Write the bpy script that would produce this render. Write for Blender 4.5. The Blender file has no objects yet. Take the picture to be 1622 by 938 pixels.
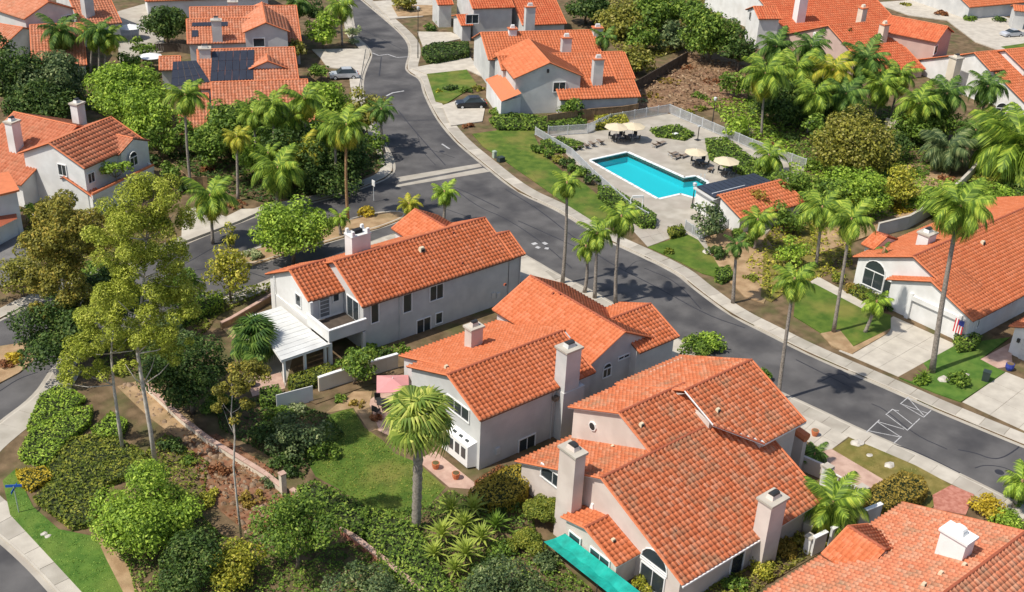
import bpy, bmesh, math, random
import numpy as np
from mathutils import Vector, Matrix
random.seed(7); RNG = np.random.default_rng(11)
scene = bpy.context.scene
C = scene.collection
R = math.radians
# ------------------------------------------------------------------ camera
HCAM = 56.0
FPX, CXP, CYP = 1801.6, 811.0, 469.0            # focal length and centre in photograph pixels
_th, _ro, _hd = R(28.168), R(2.774), R(-40.5)
def _cam():
    fw = np.array([0, math.cos(_th), -math.sin(_th)]); r = np.array([1., 0, 0]); u = np.cross(r, fw)
    r2 = math.cos(_ro)*r + math.sin(_ro)*u; u2 = -math.sin(_ro)*r + math.cos(_ro)*u
    c, s = math.cos(_hd), math.sin(_hd); Z = np.array([[c, -s, 0], [s, c, 0], [0, 0, 1]])
    return Z@r2, Z@u2, Z@fw
CR, CU, CF = _cam()
cam = bpy.data.objects.new('camera', bpy.data.cameras.new('camera')); C.objects.link(cam)
cam.data.sensor_width = 36; cam.data.lens = 36*FPX/1622; cam.data.clip_start = .5; cam.data.clip_end = 3000
m = Matrix([(CR[0], CU[0], -CF[0], 0), (CR[1], CU[1], -CF[1], 0), (CR[2], CU[2], -CF[2], HCAM), (0, 0, 0, 1)])
cam.matrix_world = m
scene.camera = cam
# ------------------------------------------------------------------ light
SUN_EL = 56.0; SUN_AZ = 168.0                   # direction towards the sun, degrees from world +X, counter-clockwise
w = bpy.data.worlds.new("World"); scene.world = w; w.use_nodes = True
nt = w.node_tree; nt.nodes.clear()
sky = nt.nodes.new('ShaderNodeTexSky'); sky.sky_type = 'NISHITA'; sky.sun_disc = False
sky.sun_elevation = R(SUN_EL); sky.sun_rotation = R(90-SUN_AZ); sky.air_density = 1.0; sky.dust_density = 1.5
bg = nt.nodes.new('ShaderNodeBackground'); bg.inputs[1].default_value = 0.125
wo = nt.nodes.new('ShaderNodeOutputWorld')
nt.links.new(sky.outputs[0], bg.inputs[0]); nt.links.new(bg.outputs[0], wo.inputs[0])
sd = bpy.data.lights.new('sun', 'SUN'); sd.energy = 4.3; sd.angle = R(.5); sd.color = (1, .95, .86)
so = bpy.data.objects.new('sun', sd); C.objects.link(so)
_d = Vector((math.cos(R(SUN_EL))*math.cos(R(SUN_AZ)), math.cos(R(SUN_EL))*math.sin(R(SUN_AZ)), math.sin(R(SUN_EL))))
so.rotation_euler = _d.to_track_quat('Z', 'Y').to_euler(); so.location = (0, 0, 120)
scene.view_settings.view_transform = 'Standard'; scene.view_settings.look = 'None'
scene.view_settings.exposure = 0.12; scene.view_settings.gamma = 1
# ------------------------------------------------------------------ picture pixel -> place
def ray(x, y): return CF*FPX + CR*(x-CXP) - CU*(y-CYP)
def G(x, y, z=0.0):
    d = ray(x, y); t = (z-HCAM)/d[2]; return np.array([d[0]*t, d[1]*t, z])
def on_x(x, y, X): d = ray(x, y); t = X/d[0]; return np.array([X, d[1]*t, HCAM+d[2]*t])
def on_y(x, y, Y): d = ray(x, y); t = Y/d[1]; return np.array([d[0]*t, Y, HCAM+d[2]*t])
def on_plane(x, y, p, n):
    d = ray(x, y); o = np.array([0, 0, HCAM]); t = np.dot(np.array(p)-o, n)/np.dot(d, n); return o+d*t
FH = np.array([CF[0], CF[1], 0]); FH /= np.linalg.norm(FH)
RH = np.array([FH[1], -FH[0], 0])
def above(base, x, y): return on_plane(x, y, base, FH)
def mpp(p):  # metres per picture pixel at a place
    return float(np.dot(np.array(p)-np.array([0, 0, HCAM]), CF))/FPX
# ------------------------------------------------------------------ materials
def N(nt, t, **k):
    n = nt.nodes.new(t)
    for a, b in k.items(): setattr(n, a, b)
    return n
def base_mat(name, rough=.8):
    m = bpy.data.materials.new(name); m.use_nodes = True; nt = m.node_tree
    b = nt.nodes['Principled BSDF']; b.inputs['Roughness'].default_value = rough
    b.inputs['Specular IOR Level'].default_value = .25
    return m, nt, b
def noise_mat(name, c1, c2, scale=2.0, rough=.85, detail=6, c3=None, scale3=.3, bump=0., bscale=20, lo=.35, hi=.65, f3=.6, spec=.25):
    m, nt, b = base_mat(name, rough); L = nt.links.new
    b.inputs['Specular IOR Level'].default_value = spec
    tc = N(nt, 'ShaderNodeTexCoord')
    g = N(nt, 'ShaderNodeNewGeometry')
    n = N(nt, 'ShaderNodeTexNoise'); n.inputs['Scale'].default_value = scale; n.inputs['Detail'].default_value = detail
    L(g.outputs['Position'], n.inputs['Vector'])
    r = N(nt, 'ShaderNodeValToRGB'); r.color_ramp.elements[0].position = lo; r.color_ramp.elements[1].position = hi
    r.color_ramp.elements[0].color = (*c1, 1); r.color_ramp.elements[1].color = (*c2, 1)
    L(n.outputs[0], r.inputs[0]); out = r.outputs[0]
    if c3:
        n3 = N(nt, 'ShaderNodeTexNoise'); n3.inputs['Scale'].default_value = scale3; n3.inputs['Detail'].default_value = 4
        L(g.outputs['Position'], n3.inputs['Vector'])
        mr = N(nt, 'ShaderNodeMapRange'); mr.inputs[1].default_value = .48; mr.inputs[2].default_value = .66; mr.inputs[4].default_value = f3
        L(n3.outputs[0], mr.inputs[0])
        mx = N(nt, 'ShaderNodeMix', data_type='RGBA'); L(mr.outputs[0], mx.inputs[0]); L(out, mx.inputs[6]); mx.inputs[7].default_value = (*c3, 1)
        out = mx.outputs[2]
    L(out, b.inputs['Base Color'])
    if bump:
        nb = N(nt, 'ShaderNodeTexNoise'); nb.inputs['Scale'].default_value = bscale; nb.inputs['Detail'].default_value = 3
        L(g.outputs['Position'], nb.inputs['Vector'])
        bp = N(nt, 'ShaderNodeBump'); bp.inputs['Strength'].default_value = bump; bp.inputs['Distance'].default_value = .05
        L(nb.outputs[0], bp.inputs['Height']); L(bp.outputs[0], b.inputs['Normal'])
    return m
def tile_mat(name, c1, c2, c3, grey=.0):
    m, nt, b = base_mat(name, .75); L = nt.links.new
    uv = N(nt, 'ShaderNodeUVMap')
    wn = N(nt, 'ShaderNodeTexWhiteNoise', noise_dimensions='2D'); L(uv.outputs[0], wn.inputs['Vector'])
    r = N(nt, 'ShaderNodeValToRGB'); e = r.color_ramp.elements; e[0].color = (*c1, 1); e[1].color = (*c3, 1); e[1].position = 1
    q = e.new(.55); q.color = (*c2, 1)
    L(wn.outputs[0], r.inputs[0]); out = r.outputs[0]
    g = N(nt, 'ShaderNodeNewGeometry')
    n = N(nt, 'ShaderNodeTexNoise'); n.inputs['Scale'].default_value = .55; n.inputs['Detail'].default_value = 7; n.inputs['Roughness'].default_value = .7
    L(g.outputs['Position'], n.inputs['Vector'])
    mr = N(nt, 'ShaderNodeMapRange'); mr.inputs[1].default_value = .5; mr.inputs[2].default_value = .72; mr.inputs[4].default_value = grey
    L(n.outputs[0], mr.inputs[0])
    mx = N(nt, 'ShaderNodeMix', data_type='RGBA'); L(mr.outputs[0], mx.inputs[0]); L(out, mx.inputs[6]); mx.inputs[7].default_value = (.27, .21, .13, 1)
    n2 = N(nt, 'ShaderNodeTexNoise'); n2.inputs['Scale'].default_value = 9; n2.inputs['Detail'].default_value = 3
    L(g.outputs['Position'], n2.inputs['Vector'])
    m2 = N(nt, 'ShaderNodeMapRange'); m2.inputs[3].default_value = .72; m2.inputs[4].default_value = 1.22; L(n2.outputs[0], m2.inputs[0])
    hv = N(nt, 'ShaderNodeHueSaturation'); L(m2.outputs[0], hv.inputs['Value']); L(mx.outputs[2], hv.inputs['Color'])
    L(hv.outputs[0], b.inputs['Base Color'])
    return m
def leaf_mat(name, c1, c2, c3=None, trans=.34, sc=.7):
    m, nt, b = base_mat(name, .6); L = nt.links.new
    b.inputs['Specular IOR Level'].default_value = .3
    g = N(nt, 'ShaderNodeNewGeometry')
    r = N(nt, 'ShaderNodeValToRGB'); e = r.color_ramp.elements; e[0].color = (*c1, 1); e[1].color = (*c2, 1)
    n = N(nt, 'ShaderNodeTexNoise'); n.inputs['Scale'].default_value = sc; n.inputs['Detail'].default_value = 2
    L(g.outputs['Position'], n.inputs['Vector'])
    ad = N(nt, 'ShaderNodeMath', operation='MULTIPLY_ADD'); L(g.outputs['Random Per Island'], ad.inputs[0]); ad.inputs[1].default_value = .75; ad.inputs[2].default_value = -.38
    ad2 = N(nt, 'ShaderNodeMath', operation='ADD'); L(ad.outputs[0], ad2.inputs[0]); L(n.outputs[0], ad2.inputs[1])
    e[0].position = .2; e[1].position = .8
    if c3:
        q = e.new(.93); q.color = (*c3, 1)
        e[1].position = .7
    L(ad2.outputs[0], r.inputs[0])
    L(r.outputs[0], b.inputs['Base Color'])
    tr = N(nt, 'ShaderNodeBsdfTranslucent'); L(r.outputs[0], tr.inputs['Color'])
    mx = N(nt, 'ShaderNodeMixShader'); mx.inputs[0].default_value = trans
    out = nt.nodes['Material Output']
    L(b.outputs[0], mx.inputs[1]); L(tr.outputs[0], mx.inputs[2]); L(mx.outputs[0], out.inputs['Surface'])
    return m
def flat(name, c, rough=.7, metal=0, spec=.3, var=.12):
    m = noise_mat(name, tuple(x*(1-var) for x in c), tuple(min(1, x*(1+var)) for x in c), 1.3, rough, 5, lo=.3, hi=.7, spec=spec)
    m.node_tree.nodes['Principled BSDF'].inputs['Metallic'].default_value = metal
    return m
M = {}
M['tile'] = tile_mat('clay_tile', (.53, .142, .052), (.60, .175, .070), (.66, .225, .11), .10)
M['tile_b'] = tile_mat('weathered_clay_tile', (.52, .14, .055), (.60, .18, .075), (.64, .27, .15), .8)
M['tile_c'] = tile_mat('pink_clay_tile', (.58, .18, .09), (.66, .235, .12), (.60, .32, .20), .7)
M['tile_f'] = tile_mat('far_clay_tile', (.53, .145, .058), (.58, .175, .070), (.63, .21, .10), .12)
M['tile_g'] = tile_mat('peach_clay_tile', (.50, .165, .08), (.57, .215, .115), (.62, .28, .17), .35)
M['tile_r'] = tile_mat('red_clay_tile', (.52, .115, .045), (.58, .145, .058), (.62, .19, .085), .15)
M['tile_n'] = tile_mat('brown_clay_tile', (.44, .13, .06), (.51, .17, .085), (.58, .22, .12), .4)
M['cap'] = flat('ridge_clay', (.62, .19, .08))
M['cap_d'] = flat('dark_ridge_clay', (.36, .10, .05))
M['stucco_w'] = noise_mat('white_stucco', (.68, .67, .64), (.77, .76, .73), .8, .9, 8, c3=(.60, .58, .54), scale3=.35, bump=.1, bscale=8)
M['stucco_g'] = noise_mat('grey_and_shade_stucco', (.52, .52, .50), (.61, .60, .57), .7, .9, 8, c3=(.46, .45, .43), scale3=.4, bump=.1, bscale=8)  # own colour of grey walls; also painted shade on the white house
M['stucco_p'] = noise_mat('pink_beige_stucco', (.60, .51, .45), (.68, .59, .52), .7, .9, 8, c3=(.52, .44, .38), scale3=.4, bump=.1, bscale=8)
M['stucco_c'] = noise_mat('cream_stucco', (.62, .54, .42), (.70, .62, .50), .7, .9)
M['stucco_r'] = noise_mat('rosy_stucco', (.50, .36, .31), (.56, .41, .35), .7, .9)
M['trim_w'] = flat('white_trim', (.80, .79, .76), .5, var=.04)
M['trim_b'] = flat('brown_fascia', (.16, .075, .045), .6)
M['cover'] = noise_mat('painted_cover', (.55, .55, .53), (.66, .66, .63), .9, .6, 8, c3=(.48, .47, .44), scale3=.5)
M['glass'] = flat('window_glass', (.035, .045, .05), .08, spec=.6)
M['glass_l'] = flat('curtained_glass', (.20, .21, .21), .15, spec=.5)
M['dark'] = flat('dark_opening', (.02, .02, .022), .7)
M['metal_d'] = flat('dark_metal', (.05, .05, .05), .45, .3)
M['metal_l'] = flat('light_metal', (.62, .63, .63), .4, .2)
M['asphalt'] = noise_mat('asphalt', (.076, .072, .071), (.138, .130, .125), .35, .85, 12, c3=(.052, .050, .052), scale3=.16, bump=.2, bscale=30, lo=.3, hi=.72, f3=.9)
M['asphalt_l'] = noise_mat('light_asphalt', (.13, .125, .12), (.20, .19, .18), .5, .9, 10, bump=.2, bscale=30)
M['tar'] = flat('tar_seam', (.035, .035, .042), .6)
M['conc'] = noise_mat('concrete', (.34, .305, .25), (.44, .40, .335), .6, .9, 9, c3=(.36, .31, .26), scale3=.25, bump=.1)
M['conc_l'] = noise_mat('pale_concrete', (.43, .385, .32), (.53, .48, .40), .8, .9, 9, bump=.1)
M['conc_p'] = noise_mat('pink_paving', (.42, .27, .21), (.54, .37, .29), 1.5, .9, 9, bump=.1)
M['paver'] = noise_mat('red_paver', (.36, .13, .09), (.50, .22, .16), 3, .9, 9)
M['paint'] = noise_mat('road_paint', (.20, .20, .20), (.48, .47, .46), 2.6, .7, 10, lo=.28, hi=.5)
M['soil'] = noise_mat('garden_soil', (.10, .068, .035), (.20, .135, .075), .8, .95, 12, c3=(.075, .095, .025), scale3=.35, bump=.5, bscale=6)
M['soil_r'] = noise_mat('red_mulch', (.17, .065, .035), (.30, .16, .09), 1.6, .95, 12, c3=(.10, .09, .04), scale3=.5, bump=.6, bscale=7)
M['soil_t'] = noise_mat('tan_soil', (.30, .19, .10), (.44, .30, .17), .9, .95, 12, c3=(.20, .15, .07), scale3=.4, bump=.5, bscale=6)
M['soil_b'] = noise_mat('brown_slope_soil', (.17, .10, .055), (.32, .20, .115), .9, .95, 12, c3=(.20, .10, .06), scale3=.3, bump=.6, bscale=3)
M['lawn'] = noise_mat('lawn_grass', (.055, .105, .012), (.110, .165, .022), .9, .9, 14, c3=(.25, .20, .055), scale3=.22, bump=.5, bscale=14, f3=.55)
M['lawn_b'] = noise_mat('bright_lawn_grass', (.055, .125, .016), (.105, .185, .028), 1.1, .9, 14, c3=(.17, .21, .04), scale3=.3, bump=.5, bscale=14, f3=.5)
M['lawn_d'] = noise_mat('dry_lawn_grass', (.15, .125, .03), (.25, .195, .06), 1.2, .9, 14, c3=(.10, .12, .02), scale3=.4, bump=.5, bscale=14)
M['wood'] = flat('fence_wood', (.30, .19, .10), .8, var=.3)
M['wood_d'] = flat('dark_fence_wood', (.085, .065, .05), .8, var=.3)
M['bark'] = noise_mat('bark', (.13, .10, .075), (.24, .19, .14), 5, .9)
M['bark_g'] = noise_mat('grey_palm_bark', (.20, .17, .14), (.36, .31, .26), 6, .9)
M['bark_w'] = noise_mat('pale_gum_bark', (.42, .36, .30), (.62, .56, .48), 3, .85)
M['skirt'] = leaf_mat('dead_frond', (.30, .17, .07), (.46, .30, .14), trans=.1)
M['husk'] = noise_mat('palm_husk', (.24, .13, .06), (.40, .25, .13), 6, .9)
M['canvas'] = flat('beige_canvas', (.62, .52, .36), .85, var=.05)
M['canvas_p'] = flat('pink_canvas', (.62, .28, .27), .85, var=.05)
M['teal'] = flat('teal_shade_cloth', (.010, .34, .27), .6, var=.25)
M['sling'] = flat('grey_sling_fabric', (.22, .17, .13), .8)
M['solar'] = flat('solar_panel', (.030, .034, .048), .35, spec=.5)
M['black'] = flat('black_paint', (.018, .02, .026), .25, spec=.6)
M['silver'] = flat('silver_paint', (.55, .57, .60), .3, .3)
M['tyre'] = flat('tyre_rubber', (.02, .02, .02), .8)
M['red'] = flat('red_cloth', (.55, .04, .05)); M['blue'] = flat('blue_cloth', (.04, .06, .28)); M['signblue'] = flat('blue_sign', (.02, .10, .42))
M['bin'] = flat('bin_plastic', (.035, .05, .045), .5); M['bin_g'] = flat('green_box_paint', (.36, .42, .33), .6)
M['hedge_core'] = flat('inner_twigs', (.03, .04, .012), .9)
M['rock'] = noise_mat('pale_rock', (.42, .38, .32), (.60, .55, .48), 3, .9)
M['pebble'] = noise_mat('brown_pebble', (.16, .10, .06), (.34, .24, .16), 3, .9)
LG = {
 'bright': leaf_mat('bright_leaf', (0.121, 0.205, 0.022), (0.372, 0.538, 0.055), (0.600, 0.718, 0.108)),
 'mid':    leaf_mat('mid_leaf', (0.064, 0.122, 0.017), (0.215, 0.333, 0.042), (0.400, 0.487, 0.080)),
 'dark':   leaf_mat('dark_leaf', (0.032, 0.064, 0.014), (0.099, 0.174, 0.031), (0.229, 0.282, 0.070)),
 'blue':   leaf_mat('blue_green_leaf', (0.050, 0.090, 0.035), (0.171, 0.231, 0.079), (0.372, 0.410, 0.171)),
 'olive':  leaf_mat('olive_leaf', (0.121, 0.136, 0.021), (0.372, 0.346, 0.046), (0.493, 0.440, 0.158)),
 'yellow': leaf_mat('yellow_green_leaf', (0.171, 0.193, 0.021), (0.543, 0.513, 0.052), (0.754, 0.641, 0.139)),
 'brown':  leaf_mat('brown_olive_leaf', (.12, .12, .02), (.36, .33, .05), (.58, .42, .08)),
 'gum':    leaf_mat('gum_leaf', (.17, .21, .02), (.48, .53, .06), (.70, .70, .14)),
 'gold':   leaf_mat('golden_leaf', (0.340, 0.250, 0.020), (0.660, 0.500, 0.040), (0.780, 0.620, 0.080)),
 'palm':   leaf_mat('palm_leaf', (0.086, 0.161, 0.019), (0.314, 0.448, 0.050), (0.543, 0.615, 0.086)),
 'palmy':  leaf_mat('yellowing_palm_leaf', (0.186, 0.243, 0.024), (0.572, 0.551, 0.058), (0.640, 0.500, 0.060)),
 'palmd':  leaf_mat('dark_palm_leaf', (0.043, 0.103, 0.018), (0.151, 0.263, 0.041), (0.286, 0.398, 0.084)),
 'fan':    leaf_mat('fan_palm_leaf', (0.157, 0.243, 0.036), (0.486, 0.551, 0.099), (0.743, 0.730, 0.195)),
 'silver': leaf_mat('silver_leaf', (0.215, 0.282, 0.117), (0.514, 0.551, 0.266), (0.715, 0.692, 0.368)),
 'hedge':  leaf_mat('hedge_leaf', (0.094, 0.136, 0.017), (0.272, 0.308, 0.039), (0.443, 0.423, 0.061)),
 'hedgeb': leaf_mat('brown_hedge_leaf', (.20, .15, .022), (.42, .30, .05), (.55, .40, .09)),
 'red':    leaf_mat('reddish_leaf', (0.180, 0.070, 0.028), (0.400, 0.170, 0.070), (0.540, 0.280, 0.120)),
 'goldh':  leaf_mat('golden_hedge_leaf', (.26, .20, .02), (.52, .40, .05), (.66, .52, .10)),
 'dry':    leaf_mat('dry_brush_leaf', (0.200, 0.120, 0.060), (0.420, 0.280, 0.160), (0.580, 0.440, 0.280)),
 'grass':  leaf_mat('grass_blade', (0.099, 0.148, 0.020), (0.215, 0.263, 0.038), (0.343, 0.320, 0.064), trans=.15),
 'grassb': leaf_mat('bright_grass_blade', (0.099, 0.186, 0.022), (0.200, 0.320, 0.045), (0.300, 0.384, 0.067), trans=.15),
 'grassd': leaf_mat('dry_grass_blade', (0.150, 0.130, 0.030), (0.280, 0.230, 0.070), (0.400, 0.340, 0.140), trans=.1),
}
# ------------------------------------------------------------------ mesh helpers
POSE = {}
def tag(o, label=None, cat=None, group=None, kind=None):
    if label: o['label'] = label
    if cat: o['category'] = cat
    if group: o['group'] = group
    if kind: o['kind'] = kind
    return o
def empty(name, loc=(0, 0, 0), rz=0., label=None, cat=None, group=None, kind=None):
    o = bpy.data.objects.new(name, None); C.objects.link(o); o.location = [float(v) for v in loc]; o.rotation_euler = (0, 0, rz)
    o.empty_display_size = .3
    POSE[o.name] = (np.array([float(v) for v in loc]), rz)
    return tag(o, label, cat, group, kind)
def link_mesh(name, me, parent=None):
    o = bpy.data.objects.new(name, me); C.objects.link(o)
    if parent is not None: o.parent = parent
    return o
class MB:
    def __init__(s): s.v = []; s.f = []; s.mi = []; s.mats = []; s.uv = None; s.sm = False
    def mat(s, m):
        if m not in s.mats: s.mats.append(m)
        return s.mats.index(m)
    def add(s, vs, fs, m):
        k = len(s.v); s.v.extend([tuple(float(c) for c in v) for v in vs]); i = s.mat(m)
        for f in fs: s.f.append(tuple(k+j for j in f)); s.mi.append(i)
    def box(s, c, d, m, rz=0., taper=1.):
        cx, cy, cz = c; dx, dy, dz = d[0]/2, d[1]/2, d[2]/2; co, si = math.cos(rz), math.sin(rz); vs = []
        for z, t in ((-dz, 1.), (dz, taper)):
            for x, y in ((-dx, -dy), (dx, -dy), (dx, dy), (-dx, dy)):
                vs.append((cx+(x*co-y*si)*t, cy+(x*si+y*co)*t, cz+z))
        s.add(vs, [(0, 3, 2, 1), (4, 5, 6, 7), (0, 1, 5, 4), (1, 2, 6, 5), (2, 3, 7, 6), (3, 0, 4, 7)], m)
    def bar(s, a, b, w, m, h=None, up=(0, 0, 1)):
        a = np.array(a, float); b = np.array(b, float); d = b-a; L = np.linalg.norm(d)
        if L < 1e-6: return
        d /= L; up = np.array(up, float)
        if abs(np.dot(d, up)) > .95: up = np.array([1., 0, 0])
        x = np.cross(d, up); x /= np.linalg.norm(x); y = np.cross(x, d); h = h or w
        vs = [p+x*i*w/2+y*j*h/2 for p in (a, b) for i, j in ((-1, -1), (1, -1), (1, 1), (-1, 1))]
        s.add(vs, [(0, 1, 2, 3), (7, 6, 5, 4), (0, 4, 5, 1), (1, 5, 6, 2), (2, 6, 7, 3), (3, 7, 4, 0)], m)
    def tube(s, pts, rad, m, n=7, cap=True):
        pts = [np.array(p, float) for p in pts]; k = len(pts); vs = []; prev = None
        if not hasattr(rad, '__len__'): rad = [rad]*k
        for i, p in enumerate(pts):
            d = pts[min(i+1, k-1)]-pts[max(i-1, 0)]; d = d/(np.linalg.norm(d)+1e-9)
            u = np.array([0, 0, 1.]) if abs(d[2]) < .9 else np.array([1., 0, 0])
            x = np.cross(d, u); x /= np.linalg.norm(x); y = np.cross(d, x)
            for j in range(n):
                a = 2*math.pi*j/n; vs.append(p+(x*math.cos(a)+y*math.sin(a))*rad[i])
        fs = [(i*n+j, (i+1)*n+j, (i+1)*n+(j+1) % n, i*n+(j+1) % n) for i in range(k-1) for j in range(n)]
        if cap: fs += [tuple(range(n)), tuple((k-1)*n+j for j in reversed(range(n)))]
        s.add(vs, fs, m)
    def prism(s, poly, z0, z1, m, bottom=True):
        n = len(poly); poly = [(p[0], p[1]) for p in poly]
        ar = sum(poly[i][0]*poly[(i+1) % n][1]-poly[(i+1) % n][0]*poly[i][1] for i in range(n))
        if ar < 0: poly = poly[::-1]
        vs = [(x, y, z0) for x, y in poly]+[(x, y, z1) for x, y in poly]
        fs = [tuple(range(n, 2*n))]+[(i, (i+1) % n, n+(i+1) % n, n+i) for i in range(n)]
        if bottom: fs.append(tuple(reversed(range(n))))
        s.add(vs, fs, m)
    def build(s, name, parent=None, smooth=False, kind=None, root=None, label=None):
        me = bpy.data.meshes.new(name)
        pn = root if root is not None else parent
        v = np.array(s.v, float).reshape(-1, 3)
        if pn is not None and pn.name in POSE:
            loc, rz = POSE[pn.name]; v = v-loc; c, si = math.cos(-rz), math.sin(-rz)
            v = np.stack([v[:, 0]*c-v[:, 1]*si, v[:, 0]*si+v[:, 1]*c, v[:, 2]], 1)
        me.from_pydata(v.tolist(), [], s.f)
        for mm in s.mats: me.materials.append(mm)
        if len(s.mats) > 1: me.polygons.foreach_set('material_index', s.mi)
        if smooth: me.polygons.foreach_set('use_smooth', [True]*len(s.f))
        me.update(); o = link_mesh(name, me, parent)
        if parent is not None and parent.name in POSE or root is not None: POSE[o.name] = POSE[pn.name]
        return tag(o, label, kind=kind)
def np_mesh(name, v, quads, mat, parent=None, uv=None, smooth=False, kind=None):
    """v (n,3) world coordinates, quads (k,4) ints or (k,3)"""
    me = bpy.data.meshes.new(name); v = np.asarray(v, float)
    if parent is not None and parent.name in POSE:
        loc, rz = POSE[parent.name]; v = v-loc; c, si = math.cos(-rz), math.sin(-rz)
        v = np.stack([v[:, 0]*c-v[:, 1]*si, v[:, 0]*si+v[:, 1]*c, v[:, 2]], 1)
    quads = np.asarray(quads, np.int32); k = quads.shape[1]
    me.vertices.add(len(v)); me.vertices.foreach_set('co', v.astype(np.float32).ravel())
    me.loops.add(quads.size); me.loops.foreach_set('vertex_index', quads.ravel())
    me.polygons.add(len(quads)); me.polygons.foreach_set('loop_start', np.arange(0, quads.size, k, dtype=np.int32))
    me.polygons.foreach_set('loop_total', np.full(len(quads), k, np.int32))
    if uv is not None:
        l = me.uv_layers.new(name='UVMap'); l.data.foreach_set('uv', np.repeat(uv.astype(np.float32), k, axis=0).ravel())
    if smooth: me.polygons.foreach_set('use_smooth', np.ones(len(quads), bool))
    me.update(calc_edges=True); me.validate(); me.materials.append(mat)
    return tag(link_mesh(name, me, parent), kind=kind)
def pg(pts, z=0.0): return [tuple(G(x, y, z)[:2]) for x, y in pts]
def slab(name, pts, z0, z1, mat, kind='structure', world=False, label=None):
    b = MB(); b.prism(pts if world else pg(pts, z1), z0, z1, mat, bottom=True)
    # ngon tops may be concave: triangulate cleanly
    o = b.build(name, kind=kind, label=label)
    bm = bmesh.new(); bm.from_mesh(o.data); bmesh.ops.triangulate(bm, faces=[f for f in bm.faces if len(f.verts) > 4]); bm.to_mesh(o.data); bm.free()
    return o
def resample(pl, step):
    pl = [np.array(p[:2], float) for p in pl]; d = [0.]
    for a, b in zip(pl, pl[1:]): d.append(d[-1]+np.linalg.norm(b-a))
    n = max(1, int(round(d[-1]/step))); out = []
    for i in range(n+1):
        t = d[-1]*i/n; j = min(max(np.searchsorted(d, t)-1, 0), len(pl)-2)
        f = (t-d[j])/max(d[j+1]-d[j], 1e-9); out.append(pl[j]*(1-f)+pl[j+1]*f)
    return out
def smooth_pl(pl, it=2):
    pl = [np.array(p[:2], float) for p in pl]
    for _ in range(it):
        q = [pl[0]]
        for a, b in zip(pl, pl[1:]): q += [a*.75+b*.25, a*.25+b*.75]
        q.append(pl[-1]); pl = q
    return pl
def offset(pl, d):
    out = []
    for i in range(len(pl)):
        t = pl[min(i+1, len(pl)-1)]-pl[max(i-1, 0)]; t = t/(np.linalg.norm(t)+1e-9); out.append(pl[i]+np.array([-t[1], t[0]])*d)
    return out
def strip(name, pl, d0, d1, z0, z1, mat, kind='structure', parent=None):
    a = offset(pl, d0); b = offset(pl, d1); n = len(a)
    o = MB(); vs = [(*p, z1) for p in a]+[(*p, z1) for p in b]+[(*p, z0) for p in a]+[(*p, z0) for p in b]
    fs = []
    for i in range(n-1):
        fs += [(i, i+1, n+i+1, n+i), (2*n+i, 2*n+i+1, i+1, i), (n+i, n+i+1, 3*n+i+1, 3*n+i)]
    fs += [(0, n, 3*n, 2*n), (n-1, 2*n-1, 4*n-1, 3*n-1)]
    o.add(vs, fs, mat); return o.build(name, parent=parent, kind=kind)
# ------------------------------------------------------------------ roofs and houses
def tile_field(name, P0, u, v, L, S, mat, parent, tw=.30, th=.42, near=True, keep=None):
    """S-shaped clay tiles laid over the rectangle P0 + a*u (0..L) + b*v (0..S); v runs up the slope"""
    P0 = np.array(P0, float); u = np.array(u, float); v = np.array(v, float); n = np.cross(u, v)
    if n[2] < 0: n = -n
    nc = max(1, int(round(L/tw))); nr = max(1, int(math.ceil(S/th))); w = L/nc; h = S/nr
    if near: fx = np.array([0, .10, .28, .46, .58, 1.]); fz = np.array([.005, .085, .125, .085, .004, .012])
    else: fx = np.array([0, .18, .42, .60, 1.]); fz = np.array([.0, .11, .11, .0, .0])
    k = len(fx)
    ii, jj = np.meshgrid(np.arange(nc), np.arange(nr), indexing='ij'); ii = ii.ravel(); jj = jj.ravel()
    cen = P0+np.outer((ii+.5)*w, u)+np.outer((jj+.5)*h, v)
    if keep is not None:
        q = np.array([keep(c) for c in cen], bool); ii, jj = ii[q], jj[q]
    t = len(ii)
    if t == 0: return None
    lift = .016+.012*RNG.random(t); dx = (RNG.random(t)-.5)*.02
    V = np.zeros((t, 3*k, 3))
    for a in range(k):
        ua = ((ii+fx[a])*w+dx)
        lo = P0+np.outer(ua, u)+np.outer(jj*h-.03, v); hi = P0+np.outer(ua, u)+np.outer((jj+1)*h, v)
        V[:, a] = lo+np.outer(fz[a]+lift, n); V[:, k+a] = hi+np.outer(np.full(t, fz[a]+.004), n); V[:, 2*k+a] = lo+np.outer(np.full(t, -.02), n)
    Q = []
    for a in range(k-1): Q += [(a, a+1, k+a+1, k+a), (2*k+a, 2*k+a+1, a+1, a)]
    Q = np.array(Q); F = (Q[None]+(np.arange(t)*3*k)[:, None, None]).reshape(-1, 4)
    uvv = np.stack([ii+.5+random.randint(0, 400), jj+.5+random.randint(0, 400)], 1)
    return np_mesh(name, V.reshape(-1, 3), F, mat, parent, uv=np.repeat(uvv, len(Q), axis=0), kind='stuff')
_cap = {}
def cap_mesh(mat):
    if mat.name not in _cap:
        b = MB(); vs = []; n = 5
        for x, r in ((0, .135), (.40, .115)):
            for j in range(n):
                a = math.pi*j/(n-1); vs.append((x, math.cos(a)*r, math.sin(a)*r*.8))
        fs = [(j, j+1, n+j+1, n+j) for j in range(n-1)]+[tuple(reversed(range(n))), tuple(range(n, 2*n))]
        b.add(vs, fs, mat); me = bpy.data.meshes.new('ridge_tile'); me.from_pydata(b.v, [], b.f); me.materials.append(mat); _cap[mat.name] = me
    return _cap[mat.name]
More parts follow.
